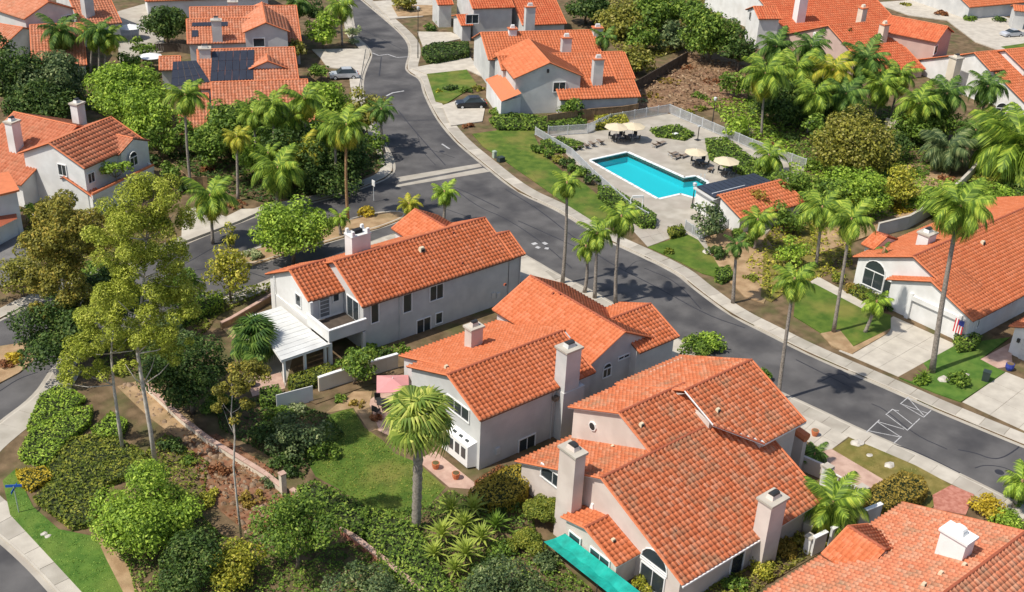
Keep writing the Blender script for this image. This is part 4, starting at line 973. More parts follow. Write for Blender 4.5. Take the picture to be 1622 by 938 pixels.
masonry([T(504, 599, 1.6), T(531, 590, 1.6), T(592, 572, 1.6), T(630, 561, 1.6)], 1.5, .2, 'beige garden wall with a white cap between the white and grey houses', M['stucco_c'], cap=M['trim_w'])
masonry([(232, 618), (290, 672), (330, 703), (419, 758), (447, 780)], .55, .28, 'low tan retaining wall running past the pale tree trunks', M['stucco_c'], cap=M['conc_p'], seg=2.5)
masonry([(462, 784), (525, 832), (598, 888), (668, 945)], .55, .3, 'low red brick edging wall descending beside the hedge', M['paver'], cap=M['conc_p'], seg=1.2)
r = empty('gate_pillar', G(449, 782, .1), 0, 'square tan pillar standing alone at the end of the low wall', 'pillar')
b = MB(); p = G(449, 782, .1); b.box(p+np.array([0, 0, .95]), (.42, .42, 1.9), M['stucco_c']); b.build('shaft', r)
b = MB(); b.box(p+np.array([0, 0, 1.95]), (.52, .52, .12), M['conc_p']); b.build('cap', r)
masonry([T(437, 626, 1.7), T(495, 611, 1.7)], 1.6, .08, 'flat white panel screen standing in shade beside the low hedge', M['stucco_w'], name='screen_panel', cat='screen', seg=3)
masonry([T(350, 512, .8), T(365, 505, .8), T(432, 466, .8)], .7, .25, 'low brown wall left of the patio cover', M['wood'], cap=M['conc_p'], seg=2)
masonry([T(1500, 308, 1.2), T(1535, 274, 1.2), T(1562, 244, 1.2)], 1.2, .25, 'tan slope wall rising below the big spiky palm', M['stucco_c'], cap=M['conc_l'], seg=2)
masonry([T(1392, 357, 1.6), T(1440, 345, 1.6), T(1483, 321, 1.6)], 1.7, .2, 'grey garden wall behind the garage house roof', M['stucco_g'], cap=M['conc_l'], seg=2)
masonry([(1400, 205), (1440, 215), (1475, 222)], 1.8, .3, 'pale garden wall under the palms at upper right', M['stucco_c'], seg=2)
masonry([T(1266, 724, 1.2), T(1305, 741, 1.2)], 1.4, .25, 'lilac shaded garden wall behind the large house', M['stucco_p'], seg=2)
def pillar(px, h, label, wd=.6, z=1.8):
    g = G(px[0], px[1], h); r = empty('gate_pillar', (g[0], g[1], 0), 0, label, 'pillar')
    b = MB(); b.box((g[0], g[1], h/2-.05), (wd, wd, h-.1), M['trim_w']); b.build('shaft', r)
    b = MB(); b.box((g[0], g[1], h), (wd+.14, wd+.14, .16), M['conc_l']); b.build('cap', r)
pillar((1312, 739), 2.2, 'tall white gate pillar beside the large house')
pillar((1367, 772), 1.9, 'white gate pillar at the corner of the long brown hedge')
pillar((1284, 850), 1.7, 'white capped pillar under the small tiled porch roof', .5)
gt = empty('garden_gate', G(1340, 770, .1), 0, 'white timber garden gate between the two white pillars', 'gate')
ga, gc = G(1318, 748, 1.6), G(1360, 772, 1.6)
for z in (1.6, .5): b = MB(); b.bar((*ga[:2], z), (*gc[:2], z), .07, M['trim_w'], .1); b.build('rail', gt)
for j in range(9): p = ga+(gc-ga)*j/8; b = MB(); b.bar((*p[:2], .15), (*p[:2], 1.55), .09, M['trim_w'], .05); b.build('slat', gt)
# boundary wall between the front houses
ww = empty('boundary_wall', G(1380, 850, 0), 0, 'white boundary wall beside the weathered roof at bottom right', 'wall')
for (a, c) in (((1362, 812), (1397, 798)), ((1318, 838), (1340, 827)), ((1290, 852), (1310, 842))):
    A, B_ = G(*a, 1.9), G(*c, 1.9); b = MB(); b.bar((*A[:2], .95), (*B_[:2], .95), .2, M['stucco_w'], 1.9); b.build('wall_panel', ww)
    b = MB(); b.bar((*A[:2], 1.93), (*B_[:2], 1.93), .34, M['trim_w'], .1); b.build('coping', ww)
# teal shade cloth beside the bay
tl = empty('shade_sail', (45.1, 42, 0), 0, 'long teal green shade cloth stretched beside the bay window', 'awning')
A = [G(895, 845, 1.7), G(861, 858, 1.7), G(1040, 1000, 1.7), G(1075, 985, 1.7)]
b = MB(); nseg = 24; vs = []
for i in range(nseg+1):
    t = i/nseg; p = A[0]*(1-t)+A[3]*t; q = A[1]*(1-t)+A[2]*t; z = -.22*math.sin(math.pi*t*6)**2
    vs += [p, (p+q)/2+np.array([0, 0, -.1+z]), q]
b.add(vs, [(i*3+k, i*3+k+1, i*3+k+4, i*3+k+3) for i in range(nseg) for k in range(2)], M['teal']); b.build('cloth', tl)
for p in (A[0], A[1], A[0]*.5+A[3]*.5, A[1]*.5+A[2]*.5): b = MB(); b.tube([p, np.array([p[0], p[1], 0])], .04, M['metal_d'], 6); b.build('post', tl)
# pink parasol
def parasol(px, zc, r, mat, label, group=None, n=8, base=.15):
    g = G(px[0], px[1], zc); e = empty('parasol', (g[0], g[1], base), 0, label, 'parasol', group)
    b = MB(); hb = .22*r; vs = [(g[0], g[1], zc+hb)]+[(g[0]+r*math.cos(2*math.pi*i/n+.2), g[1]+r*math.sin(2*math.pi*i/n+.2), zc-.12) for i in range(n)]
    vs += [(x, y, z-.04) for x, y, z in vs]; k = n+1
    b.add(vs, [(0, 1+i, 1+(i+1) % n) for i in range(n)]+[(k, k+1+(i+1) % n, k+1+i) for i in range(n)]+[(1+i, k+1+i, k+1+(i+1) % n, 1+(i+1) % n) for i in range(n)], mat); b.build('canopy', e)
    b = MB(); b.tube([(g[0], g[1], base), (g[0], g[1], zc+hb+.12)], .035, M['trim_w'], 6); b.build('pole', e)
    for i in range(n): a = 2*math.pi*i/n+.2; b = MB(); b.bar((g[0], g[1], zc+hb-.08), (g[0]+r*.97*math.cos(a), g[1]+r*.97*math.sin(a), zc-.17), .03, M['wood']); b.build('rib', e)
    return g
parasol((622, 606), 2.6, 1.95, M['canvas_p'], 'faded pink square garden parasol beside the grey house', n=4)
pu = 'beige parasols around the pool'
parasol((977, 200), 2.5, 1.75, M['canvas'], 'left beige parasol of the overlapping pair behind the pool', pu)
parasol((1003, 199), 2.45, 1.75, M['canvas'], 'right beige parasol of the overlapping pair behind the pool', pu)
parasol((1103, 240), 2.4, 1.6, M['canvas'], 'beige parasol at the right edge of the terrace by the shrubs', pu)
parasol((1151, 254), 2.5, 1.75, M['canvas'], 'octagonal beige parasol just above the solar roof of the pool building', pu)
def bin_(px, label, h=1.05, mat=None):
    g = G(*px, .14); e = empty('wheelie_bin', g, R(20), label, 'bin'); b = MB(); b.box(g+np.array([0, 0, h/2]), (.55, .6, h), mat or M['bin'], R(20), 1.12); b.build('body', e)
    b = MB(); b.box(g+np.array([0, 0, h+.04]), (.66, .72, .08), mat or M['bin'], R(20)); b.build('lid', e)
# loungers, tables, chairs
def lounger_master():
    e = empty('sun_lounger', (0, 0, 0), 0, 'x', 'sun lounger', 'sun loungers around the pool')
    b = MB(); b.box((0, -.25, .3), (.62, 1.25, .06), M['sling']); b.build('seat', e)
    b = MB(); b.bar((0, .38, .32), (0, .95, .72), .62, M['sling'], .06); b.build('backrest', e)
    for x in (-.3, .3):
        b = MB(); b.bar((x, -.9, .3), (x, .95, .3), .05, M['metal_l']); b.build('frame', e)
        for y in (-.75, .7): b = MB(); b.bar((x, y, 0), (x, y, .3), .05, M['metal_l']); b.build('leg', e)
    return e
def copy_thing(o, loc, rz, label, sc=1.):
    c = o.copy(); C.objects.link(c); c.location = loc; c.rotation_euler = (0, 0, rz); c['label'] = label; c.scale = (sc, sc, sc)
    for ch in o.children:
        k = ch.copy(); C.objects.link(k); k.parent = c
        for g in ch.children: q = g.copy(); C.objects.link(q); q.parent = k
    return c
lm = lounger_master()
spots = [((903, 236), 160, 'leftmost lounger of the row by the left pool fence'), ((915, 235), 160, 'second lounger from the left by the left pool fence'), ((927, 233), 160, 'third lounger in the row by the left pool fence'), ((937, 230), 160, 'fourth lounger in the row, beside a low shrub'), ((950, 227), 160, 'rightmost lounger of the fence row, nearest the parasol pair'),
         ((1047, 229), 100, 'lounger alone on the far side of the terrace beside the planting'), ((1040, 232), 100, 'lounger placed next to the lone one on the far terrace'),
         ((1072, 251), 95, 'nearest lounger of the group on the right terrace'), ((1083, 249), 95, 'middle lounger of the group on the right terrace'), ((1066, 246), 95, 'lounger of the right terrace group closest to the pool'),
         ((1112, 262), 150, 'lounger in the shade of the right hand parasol'), ((1125, 271), 120, 'lounger between the parasol and the pool ladder')]
for i, (q, a, lb) in enumerate(spots):
    g = G(q[0], q[1], .2); g[2] = .18
    if i == 0: lm.location = g; lm.rotation_euler = (0, 0, R(a)); lm['label'] = lb
    else: copy_thing(lm, g, R(a), lb)
def table_master():
    e = empty('patio_table', (0, 0, 0), 0, 'x', 'table', 'tables on the pool terrace')
    b = MB(); b.tube([(0, 0, .7), (0, 0, .75)], .6, M['metal_d'], 12); b.build('table_top', e)
    for x, y in ((-.4, -.4), (.4, -.4), (.4, .4), (-.4, .4)): b = MB(); b.bar((x*.6, y*.6, 0), (x, y, .7), .05, M['metal_d']); b.build('leg', e)
    return e
def chair_master():
    e = empty('patio_chair', (0, 0, 0), 0, 'x', 'chair', 'chairs on the pool terrace')
    b = MB(); b.box((0, 0, .45), (.55, .55, .06), M['metal_d']); b.build('seat', e)
    b = MB(); b.box((0, .27, .72), (.55, .06, .55), M['metal_d']); b.build('backrest', e)
    for x, y in ((-.24, -.24), (.24, -.24), (.24, .24), (-.24, .24)): b = MB(); b.bar((x, y, 0), (x, y, .45), .04, M['metal_d']); b.build('leg', e)
    return e
tm = table_master(); cm_ = chair_master(); k = 0
tl_ = ['dark round table under the left parasol of the pair', 'dark round table under the right parasol of the pair', 'dark round table under the parasol by the shrubs', 'dark round table under the octagonal parasol']
cl_ = ['left parasol of the pair', 'right parasol of the pair', 'parasol by the shrubs', 'octagonal parasol']
sd_ = ['right of', 'behind', 'left of', 'in front of']
for i, q in enumerate(((977, 222), (1000, 222), (1108, 262), (1151, 277))):
    g = G(q[0], q[1], .18)
    if i == 0: tm.location = g; tm['label'] = tl_[0]
    else: copy_thing(tm, g, 0, tl_[i])
    for j in range(4):
        a = R(90*j+20); loc = g+np.array([math.cos(a), math.sin(a), 0])*.95; lb = f'dark chair {sd_[j]} the table under the {cl_[i]}'
        if i == 0 and j == 0: cm_.location = loc; cm_.rotation_euler = (0, 0, a-R(90)); cm_['label'] = lb
        else: copy_thing(cm_, loc, a-R(90), lb)
for q, lb in (((1069, 217), 'small white side table near the back fence'), ((1105, 222), 'grey outdoor shower post at the back corner of the terrace')):
    g = G(*q, .18); e = empty('side_table' if 'table' in lb else 'shower_post', g, 0, lb, 'table' if 'table' in lb else 'shower')
    b = MB()
    if 'table' in lb: b.box(g+np.array([0, 0, .5]), (.8, .5, .08), M['trim_w']); b.build('table_top', e); b = MB(); b.box(g+np.array([0, 0, .25]), (.15, .15, .5), M['metal_d']); b.build('leg', e)
    else: b.tube([g, g+np.array([0, 0, 2.1])], .07, M['metal_d'], 6); b.build('post', e); b = MB(); b.box(g+np.array([0, 0, 2.1]), (.5, .3, .12), M['metal_l']); b.build('shower_head', e); b = MB(); b.box(g+np.array([0, 0, .04]), (.7, .7, .08), M['metal_d']); b.build('base', e)
for i, (q, lb) in enumerate((((607, 648), 'dark round table on the pink patio of the grey house'),)):
    g = G(*q, .15); copy_thing(tm, g, 0, lb)
    for j, l2 in enumerate(('dark chair on the lawn side of the pink patio table', 'dark chair on the parasol side of the pink patio table', 'dark chair on the house side of the pink patio table')):
        a = R(120*j+200); copy_thing(cm_, g+np.array([math.cos(a), math.sin(a), 0])*1.0, a-R(90), l2)
for q, lb in (((690, 742), 'terracotta pot by the bay window of the grey house'), ((722, 758), 'terracotta pot at the end of the bay window paving'), ((1290, 690), 'terracotta pot beside the large house driveway'), ((1424, 492), 'terracotta pot at the garage house corner')):
    g = G(*q, .14); e = empty('plant_pot', g, 0, lb, 'plant pot'); b = MB(); b.tube([g, g+np.array([0, 0, .3]), g+np.array([0, 0, .55])], [.2, .3, .34], M['cap'], 10); b.build('pot', e)
    b = MB(); b.tube([g+np.array([0, 0, .54]), g+np.array([0, 0, .57])], .28, M['soil'], 10); b.build('soil', e)
for q, lb in (((1560, 604), 'dark wheeled bin at the side of the garage house drive'), ((1253, 690), 'green wheeled bin beside the large house driveway')): bin_(q, lb)
# pool building with a solar roof
PH = empty('pool_building', G(1180, 330)*1, 0, 'low pool building with a black solar panel roof and orange tiles', 'building')
hdp = -6; F = Frame(hdp)
A = G(1098, 297, 3.1); B1 = G(1130, 317, 3.1); Cc = G(1229, 291, 3.1); D = G(1195, 275, 3.1)
b = MB(); w0 = [A+(Cc-A)*.04, B1+(D-B1)*.04, Cc-(Cc-A)*.04, D-(D-B1)*.04]
b.prism([p[:2] for p in w0], 0, 2.9, W); b.build('wall', PH)
b = MB(); b.add([*(p for p in (A, B1, Cc, D)), *(p-np.array([0, 0, .16]) for p in (A, B1, Cc, D))], [(0, 1, 2, 3), (7, 6, 5, 4), (0, 4, 5, 1), (1, 5, 6, 2), (2, 6, 7, 3), (3, 7, 4, 0)], M['stucco_g']); b.build('roof_deck', PH)
hp = F.to(B1); 
gable(PH, hdp, F.to(B1)[0]+.4, F.to(B1)[0]+11, F.to(B1)[1]-.5, 3.75, 4.2, .6, .34, wall=W, tile=M['tile_f'], near=False, over=.6)
solar(PH, [(1102, 297), (1194, 276), (1226, 290), (1131, 315)], (A+np.array([0, 0, .05]), np.array([0, 0, 1.])), 12, 1, 'black solar heating array on the roof of the pool building')
pl_ = G(1160, 302, 3.3); pr = G(1200, 294, 3.3)
b = MB(); b.bar(G(1128, 307, 3.35), G(1180, 294, 3.35), .12, M['metal_l']); b.build('pipe', PH)
# lamps, signs, boxes, bins
def lamp(base, top, label, style='post'):
    g = G(*base, .14); t = above(g, *top); e = empty('street_lamp', g, 0, label, 'street lamp')
    b = MB(); b.tube([g, np.array([g[0], g[1], t[2]])], [.09, .05], M['metal_d'], 7); b.build('pole', e)
    b = MB(); b.tube([(g[0], g[1], t[2]), (g[0], g[1], t[2]+.15), (g[0], g[1], t[2]+.5), (g[0], g[1], t[2]+.62)], [.1, .22, .26, .04], M['metal_l'], 8); b.build('lantern', e)
lamp((1096, 330), (1098, 296), 'dark post lamp with a pale top at the corner of the pool building')
lamp((662, 92), (663, 16), 'thin street lamp on the pavement right of the curving road')
lamp((1127, 205), (1131, 160), 'pale thin post behind the right pool fence')
ar = empty('entry_arch', G(1010, 352, .14), 0, 'white tubular entry arch by the hedge at the pool path', 'arch')
a, c = G(997, 340, .14), G(1016, 340, .14)
b = MB(); b.tube([a, a+np.array([0, 0, 2.1]), a+np.array([0, 0, 2.4])+(c-a)*.12, c+np.array([0, 0, 2.5]), c], .07, M['trim_w'], 6); b.build('frame', ar)
b = MB(); b.bar(a+np.array([0, 0, 2.35])+(c-a)*.1, c+np.array([0, 0, 2.4]), .14, M['trim_w'], .3); b.build('crossbar', ar)
e = empty('utility_box', G(783, 253, .14), 0, 'pale green utility pedestal standing on the roadside lawn', 'utility box'); g = G(783, 250, .14)
b = MB(); b.box(g+np.array([0, 0, .45]), (.45, .45, .9), M['bin_g']); b.build('body', e); b = MB(); b.box(g+np.array([0, 0, .95]), (.52, .52, .12), M['bin_g'], 0, .7); b.build('lid', e)
e = empty('utility_box', G(793, 256, .14), 0, 'dark low utility box beside the pale pedestal on the lawn', 'utility box'); g = G(793, 256, .14)
b = MB(); b.box(g+np.array([0, 0, .3]), (.9, .7, .6), M['bin']); b.build('body', e); b = MB(); b.box(g+np.array([0, 0, .62]), (.95, .75, .07), M['bin']); b.build('lid', e)
bin_((1278, 846), 'white topped bin in the shaded side yard behind the large chimney', 1.1, M['conc_l'])
e = empty('street_sign', G(30, 812, .14), 0, 'blue street name sign on a thin green pole at the left corner', 'street sign'); g = G(30, 812, .14); t = above(g, 26, 770)
b = MB(); b.tube([g, (g[0], g[1], t[2])], .045, M['bin_g'], 6); b.build('pole', e)
b = MB(); b.bar((g[0]-.5, g[1]+.3, t[2]), (g[0]+.5, g[1]-.3, t[2]), .03, M['signblue'], .22); b.build('sign_blade', e)
b = MB(); b.bar((g[0]-.35, g[1]-.45, t[2]-.25), (g[0]+.35, g[1]+.45, t[2]-.25), .03, M['signblue'], .2); b.build('sign_blade', e)
e = empty('street_sign', G(592, 318, .14), 0, 'white sign post at the mouth of the entry road', 'street sign'); g = G(592, 318, .14)
b = MB(); b.tube([g, g+np.array([0, 0, 2.4])], .05, M['metal_l'], 6); b.build('pole', e); b = MB(); b.box(g+np.array([0, 0, 2.3]), (.08, .6, .7), M['trim_w']); b.build('sign_plate', e)
for q, lb, c_ in (((1598, 586), 'dark blue glazed plant pot beside the grey garage door', M['blue']), ((398, 612), 'dark plant pot on the small tan terrace by the fan palm', M['metal_d'])):
    g = G(*q, .14); e = empty('plant_pot', g, 0, lb, 'plant pot'); b = MB(); b.tube([g, g+np.array([0, 0, .35]), g+np.array([0, 0, .7])], [.28, .42, .4], c_, 10); b.build('pot', e)
    b = MB(); b.tube([g+np.array([0, 0, .69]), g+np.array([0, 0, .72])], .34, M['soil'], 10); b.build('soil', e)
# boulders
for i, (x, y, s, lb) in enumerate(((1358, 703, .5, 'largest pale boulder on the dry lawn strip'), (1377, 722, .25, 'small pale stone in the middle of the dry lawn strip'), (1409, 738, .42, 'flat pale boulder beside the brown hedge'), (1494, 602, .55, 'pale boulder under the tall palm by the driveway'), (1532, 595, .3, 'small pale stone behind the spiky shrub on the lawn'), (70, 846, .22, 'left of two small white stones at the lawn edge'), (76, 850, .2, 'right of two small white stones at the lawn edge'), (1120, 400, .5, 'pale boulder at the edge of the pool lawn'))):
    g = G(x, y, .14); bm = bmesh.new(); bmesh.ops.create_icosphere(bm, subdivisions=2, radius=s)
    for v in bm.verts: k = 1+random.uniform(-.18, .18); v.co = Vector((v.co.x*k*1.3, v.co.y*k, v.co.z*k*.55))
    me = bpy.data.meshes.new('boulder'); bm.to_mesh(me); bm.free(); me.materials.append(M['rock']); o = link_mesh('boulder', me); o.location = g; tag(o, lb, 'boulder')
# ------------------------------------------------------------------ road markings
def paint(name, pts, wpx, mat=None, z=.010, close=False):
    pl = [G(x, y, z) for x, y in pts]+([G(*pts[0], z)] if close else [])
    b = MB()
    for a, c in zip(pl, pl[1:]):
        d = c-a; L = np.linalg.norm(d); d /= L; n = np.array([-d[1], d[0], 0])*wpx/2
        b.add([a-n, c-n, c+n, a+n], [(0, 1, 2, 3)], mat or M['paint'])
    return b
mk = empty('road_markings', G(1420, 660, 0), kind='structure')
segs = [((1372, 685), (1393, 665)), ((1389, 668), (1428, 693)), ((1374, 682), (1424, 692)), ((1416, 702), (1428, 691)), ((1391, 668), (1432, 680)), ((1403, 657), (1414, 648)), ((1403, 656), (1438, 682)), ((1414, 648), (1445, 672)), ((1438, 681), (1457, 663)), ((1426, 639), (1463, 661)), ((1414, 649), (1424, 651)), ((1438, 630), (1478, 646)), ((1428, 640), (1470, 655)), ((1426, 640), (1440, 628)), ((1463, 661), (1475, 650)), ((1439, 631), (1463, 658))]
zz_ = .010
for a, c in segs:
    zz_ += .0015; o = paint('line', [a, c], .085, z=zz_).build('painted_line', mk)
xw = empty('road_markings', G(690, 275, 0), kind='structure')
b = MB(); q = [G(x, y, .01) for x, y in ((628, 281), (759, 259), (764, 264), (633, 288))]; b.add(q, [(0, 1, 2, 3)], M['conc']); b.build('painted_line', xw)
b = MB(); q = [G(x, y, .01) for x, y in ((628, 293), (766, 266), (776, 272), (625, 297))]; b.add(q, [(0, 1, 2, 3)], M['conc']); b.build('painted_line', xw)
paint('l', [(590, 84), (600, 88), (614, 86), (628, 91), (648, 90)], .22).build('painted_line', xw)
paint('l', [(612, 152), (622, 147), (640, 144)], .3, z=.012).build('painted_line', xw)
paint('l', [(604, 90), (601, 120)], .15, M['tar'], z=.012).build('painted_line', xw)
for q in (((843, 387), (850, 385)), ((849, 391), (855, 393)), ((860, 384), (866, 387)), ((863, 393), (869, 394)), ((1485, 746), (1489, 747)), ((700, 228), (712, 236))):
    paint('l', q, .5 if q[0][0] > 800 else .25, M['paint'] if q[0][0] < 1400 else M['conc_l'], z=.013).build('painted_mark', xw)
tarm = empty('tar_seams', G(1100, 470, 0), kind='structure')
for k_, pts in enumerate([[(1518, 713), (1545, 718), (1570, 728), (1590, 726), (1612, 712), (1617, 706)], [(1545, 742), (1560, 737), (1590, 740), (1612, 752)], [(1380, 640), (1400, 648), (1450, 690), (1500, 712)], [(630, 175), (650, 200), (680, 235), (705, 262)], [(640, 192), (690, 190)], [(800, 300), (850, 330), (900, 370), (960, 415), (1040, 455), (1120, 500), (1180, 520)], [(820, 350), (870, 372), (930, 400)], [(990, 430), (1010, 410), (1040, 420)], [(1090, 450), (1120, 470)], [(1260, 570), (1300, 590), (1350, 615)], [(600, 160), (605, 200)], [(660, 320), (720, 335), (780, 360)], [(700, 290), (740, 305), (790, 330)], [(560, 40), (600, 60), (640, 80)], [(720, 300), (760, 330), (800, 345), (860, 385), (905, 425)], [(1020, 425), (1070, 445), (1110, 490)], [(1300, 605), (1330, 590), (1345, 600)], [(1400, 700), (1450, 715), (1520, 750)], [(640, 225), (690, 240), (720, 250)], [(300, 430), (360, 420), (420, 440)], [(250, 440), (300, 415), (360, 380)], [(660, 210), (668, 240), (690, 262)], [(0, 620), (30, 600), (60, 590)]]):
    pl = smooth_pl([G(x, y, 0) for x, y in pts], 2); strip('tar_seam', pl, 0, random.choice((.07, .1, .13)), -.1, .0045+.0004*k_, M['tar'], kind=None, parent=tarm)
for q, lb in (((1583, 748), 'round iron manhole cover in the street at the right'), ((700, 240), 'round iron manhole cover in the upper street')):
    g = G(*q, 0); b = MB(); b.tube([g, g+np.array([0, 0, .012])], .38, M['tar'], 14); o = b.build('manhole_cover'); tag(o, lb, 'manhole cover')
# ------------------------------------------------------------------ cars
def car(px, hd, mat, label, suv=False, z=.14):
    g = G(*px, z); e = empty('parked_car', g, R(hd), label, 'car'); F = Frame(hd); L, Wd, Hh = 4.6, 1.85, 1.65 if suv else 1.4
    def sec(prof, half): return [g+F.x*x+F.y*s*half(zz)+np.array([0, 0, zz]) for s in (-1, 1) for x, zz in prof]
    lo = [(-2.3, .35), (-2.25, .75), (-1.9, .95), (-.9, 1.0), (1.2, 1.02), (2.1, .92 if not suv else 1.0), (2.3, .7), (2.28, .35)]
    n = len(lo); b = MB(); vs = sec(lo, lambda z: .9 if z < .9 else .86); b.add(vs, [tuple(range(n)), tuple(reversed(range(n, 2*n)))]+[(i, n+i, n+(i+1) % n, (i+1) % n) for i in range(n)], mat); body = b.build('body', e)
    up = [(-1.15, .98), (-.35, Hh), (1.25 if suv else .8, Hh-.02), (1.95 if suv else 1.6, 1.0)]
    n = 4; b = MB(); vs = sec(up, lambda z: .84 if z < 1.1 else .68); b.add(vs, [tuple(range(n)), tuple(reversed(range(n, 2*n)))]+[(i, n+i, n+(i+1) % n, (i+1) % n) for i in range(n)], M['glass']); b.build('cabin_glass', e)
    b = MB(); b.box(g+F.x*(.42 if suv else .22)+np.array([0, 0, Hh+.01]), ((1.55 if suv else 1.1), 1.34, .05), mat, R(hd)); b.build('roof', e)
    for x in (-1.45, 1.4):
        for s in (-1, 1):
            c = g+F.x*x+F.y*s*.84+np.array([0, 0, .33]); b = MB(); b.tube([c-F.y*.1, c+F.y*.1], .34, M['tyre'], 12); wh = b.build('wheel', e)
            b = MB(); b.tube([c+F.y*s*.08, c+F.y*s*.12], .2, M['metal_l'], 10); b.build('rim', wh)
    for s in (-1, 1):
        b = MB(); b.box(g+F.x*-2.24+F.y*s*.62+np.array([0, 0, .72]), (.12, .4, .16), M['metal_l'], R(hd)); b.build('headlight', e)
        b = MB(); b.box(g+F.x*2.25+F.y*s*.66+np.array([0, 0, .8]), (.1, .3, .2), M['red'], R(hd)); b.build('tail_light', e)
car((746, 170), -28, M['black'], 'black hatchback parked on the driveway left of the duplex', True)
car((1602, 58), -20, M['silver'], 'silver car parked on the driveway at the top right', False)
car((545, 124), -25, M['silver'], 'white and dark car half hidden under the trees at upper left', True)
car((1466, 6), -30, M['bin'], 'dark green car at the top edge behind the red-roofed houses', True) if False else None
# ------------------------------------------------------------------ vegetation
def leaf_quads(P, Nn, size, jit=.6, asp=.55):
    n = len(P); r = RNG.normal(size=(n, 3)); d = Nn+jit*r; d /= np.linalg.norm(d, axis=1)[:, None]+1e-9
    t = RNG.normal(size=(n, 3)); a = np.cross(d, t); a /= np.linalg.norm(a, axis=1)[:, None]+1e-9; b = np.cross(d, a)
    s = (size*(.65+.7*RNG.random(n)))[:, None] if np.ndim(size) == 0 else size[:, None]
    V = np.stack([P-a*s*.5, P-b*s*.5*asp+d*s*.06, P+a*s*.5, P+b*s*.5*asp+d*s*.06], 1)
    return V
def foliage(name, V, mat, parent, kind='stuff'):
    n = len(V); return np_mesh(name, V.reshape(-1, 3), np.arange(n*4).reshape(-1, 4), mat, parent, kind=kind)
def clump_leaves(centres, radii, size, dens, flat=.8, asp=.55):
    out = []
    for c, r in zip(centres, radii):
        n = int(1.9*dens*4*math.pi*r*r/(size*size*.5))+4
        d = RNG.normal(size=(n, 3)); d /= np.linalg.norm(d, axis=1)[:, None]; rr = r*(.45+.6*RNG.random(n)**.5)
        # fewer leaves under the clump
        q = d[:, 2] > -.75; d, rr = d[q], rr[q]
        P = c+d*rr[:, None]*np.array([1, 1, flat]); out.append(leaf_quads(P, d+np.array([0, 0, .55]), size, .6, asp))
    return np.concatenate(out)
NLEAF = [0]
def tree(label, cx, cy, zc, rw, rh, lg='mid', cat='tree', name='tree', group=None, ground=None, trunk=None, lumps=None, dens=.42, leaf=5.2, sparse=0., crz=.36, kcl=None, trk=.0, base=.12):
    """crown centre in the picture (cx,cy) at height zc; rw, rh are crown half sizes in picture pixels"""
    c = G(cx, cy, zc); mp = mpp(c); rx = rw*mp; rz = min(rh*mp/.9, zc*.98)
    g = np.array([c[0], c[1], base]) if ground is None else G(*ground, base)
    e = empty(name, g, 0, label, cat, group)
    size = max(.14, leaf*mp); k = lumps or int(min(46, max(9, 7+rx*rx*rz*.75)))
    cs = []; rs = []
    for i in range(k):
        d = RNG.normal(size=3); d /= np.linalg.norm(d); q = (.35+.62*RNG.random()**.6)
        if d[2] < -.4: d[2] *= .5
        cs.append(c+d*np.array([rx, rx, rz])*q); rs.append(max(rx, .4)*crz*(.7+.6*RNG.random()))
    if not sparse: cs.append(c.copy()); rs.append(min(rx, rz)*.6)
    cs = np.array(cs); cs[:, 2] = np.maximum(cs[:, 2], base+.35)
    V = clump_leaves(cs, rs, size, dens*(1-sparse)); NLEAF[0] += len(V)
    foliage('crown', V, LG[lg], e)
    b = MB(); tw = max(.07, rx*.055)+trk; bm_ = trunk or M['bark']
    top = c-np.array([0, 0, rz*.45]); mid = g*.55+top*.45+np.array([random.uniform(-.2, .2), random.uniform(-.2, .2), 0])
    b.tube([g, mid, top], [tw*1.3, tw, tw*.75], bm_, 7); b.build('trunk', e, smooth=True)
    for i in range(0, min(k, 9)):
        b = MB(); s = mid*.3+top*.7; m_ = (s+cs[i])/2+np.array([0, 0, -.15*rz]); b.tube([s, m_, cs[i]], [tw*.5, tw*.32, tw*.12], bm_, 5); b.build('branch', e, smooth=True)
    return e
def bush(label, cx, cy, rw, h, lg='mid', rh=None, name='shrub', cat='shrub', group=None, leaf=4.8, dens=.5, zb=.12):
    """rounded shrub standing at ground picture point (cx,cy) (its visual centre), half width rw picture px, height h m"""
    g = G(cx, cy, h*.5); g[2] = zb; mp = mpp(g); rx = rw*mp; e = empty(name, g, 0, label, cat, group); size = max(.10, leaf*mp)
    k = int(6+rx*5); k = min(k, 26); cs = []; rs = []
    for i in range(k):
        a = random.uniform(0, 2*math.pi); q = math.sqrt(random.random())*.75; z = h*(.35+.45*(1-q*q))*random.uniform(.75, 1.1)
        cs.append(g+np.array([math.cos(a)*rx*q, math.sin(a)*rx*q, z-zb])); rs.append(min(h*.45, max(.2, rx*.38))*random.uniform(.75, 1.2))
    V = clump_leaves(np.array(cs), rs, size, dens); NLEAF[0] += len(V); V[:, :, 2] = np.maximum(V[:, :, 2], zb-.02)
    foliage('foliage', V, LG[lg], e)
    b = MB(); 
    for i in range(min(4, k)): b = MB(); b.tube([g, cs[i]], [.04, .02], M['bark'], 4); b.build('stem', e)
    return e
def inpoly(P, poly):
    poly = np.array(poly); x, y = P[:, 0], P[:, 1]; ins = np.zeros(len(P), bool); j = len(poly)-1
    for i in range(len(poly)):
        xi, yi = poly[i]; xj, yj = poly[j]
        c = ((yi > y) != (yj > y)) & (x < (xj-xi)*(y-yi)/(yj-yi+1e-12)+xi); ins ^= c; j = i
    return ins
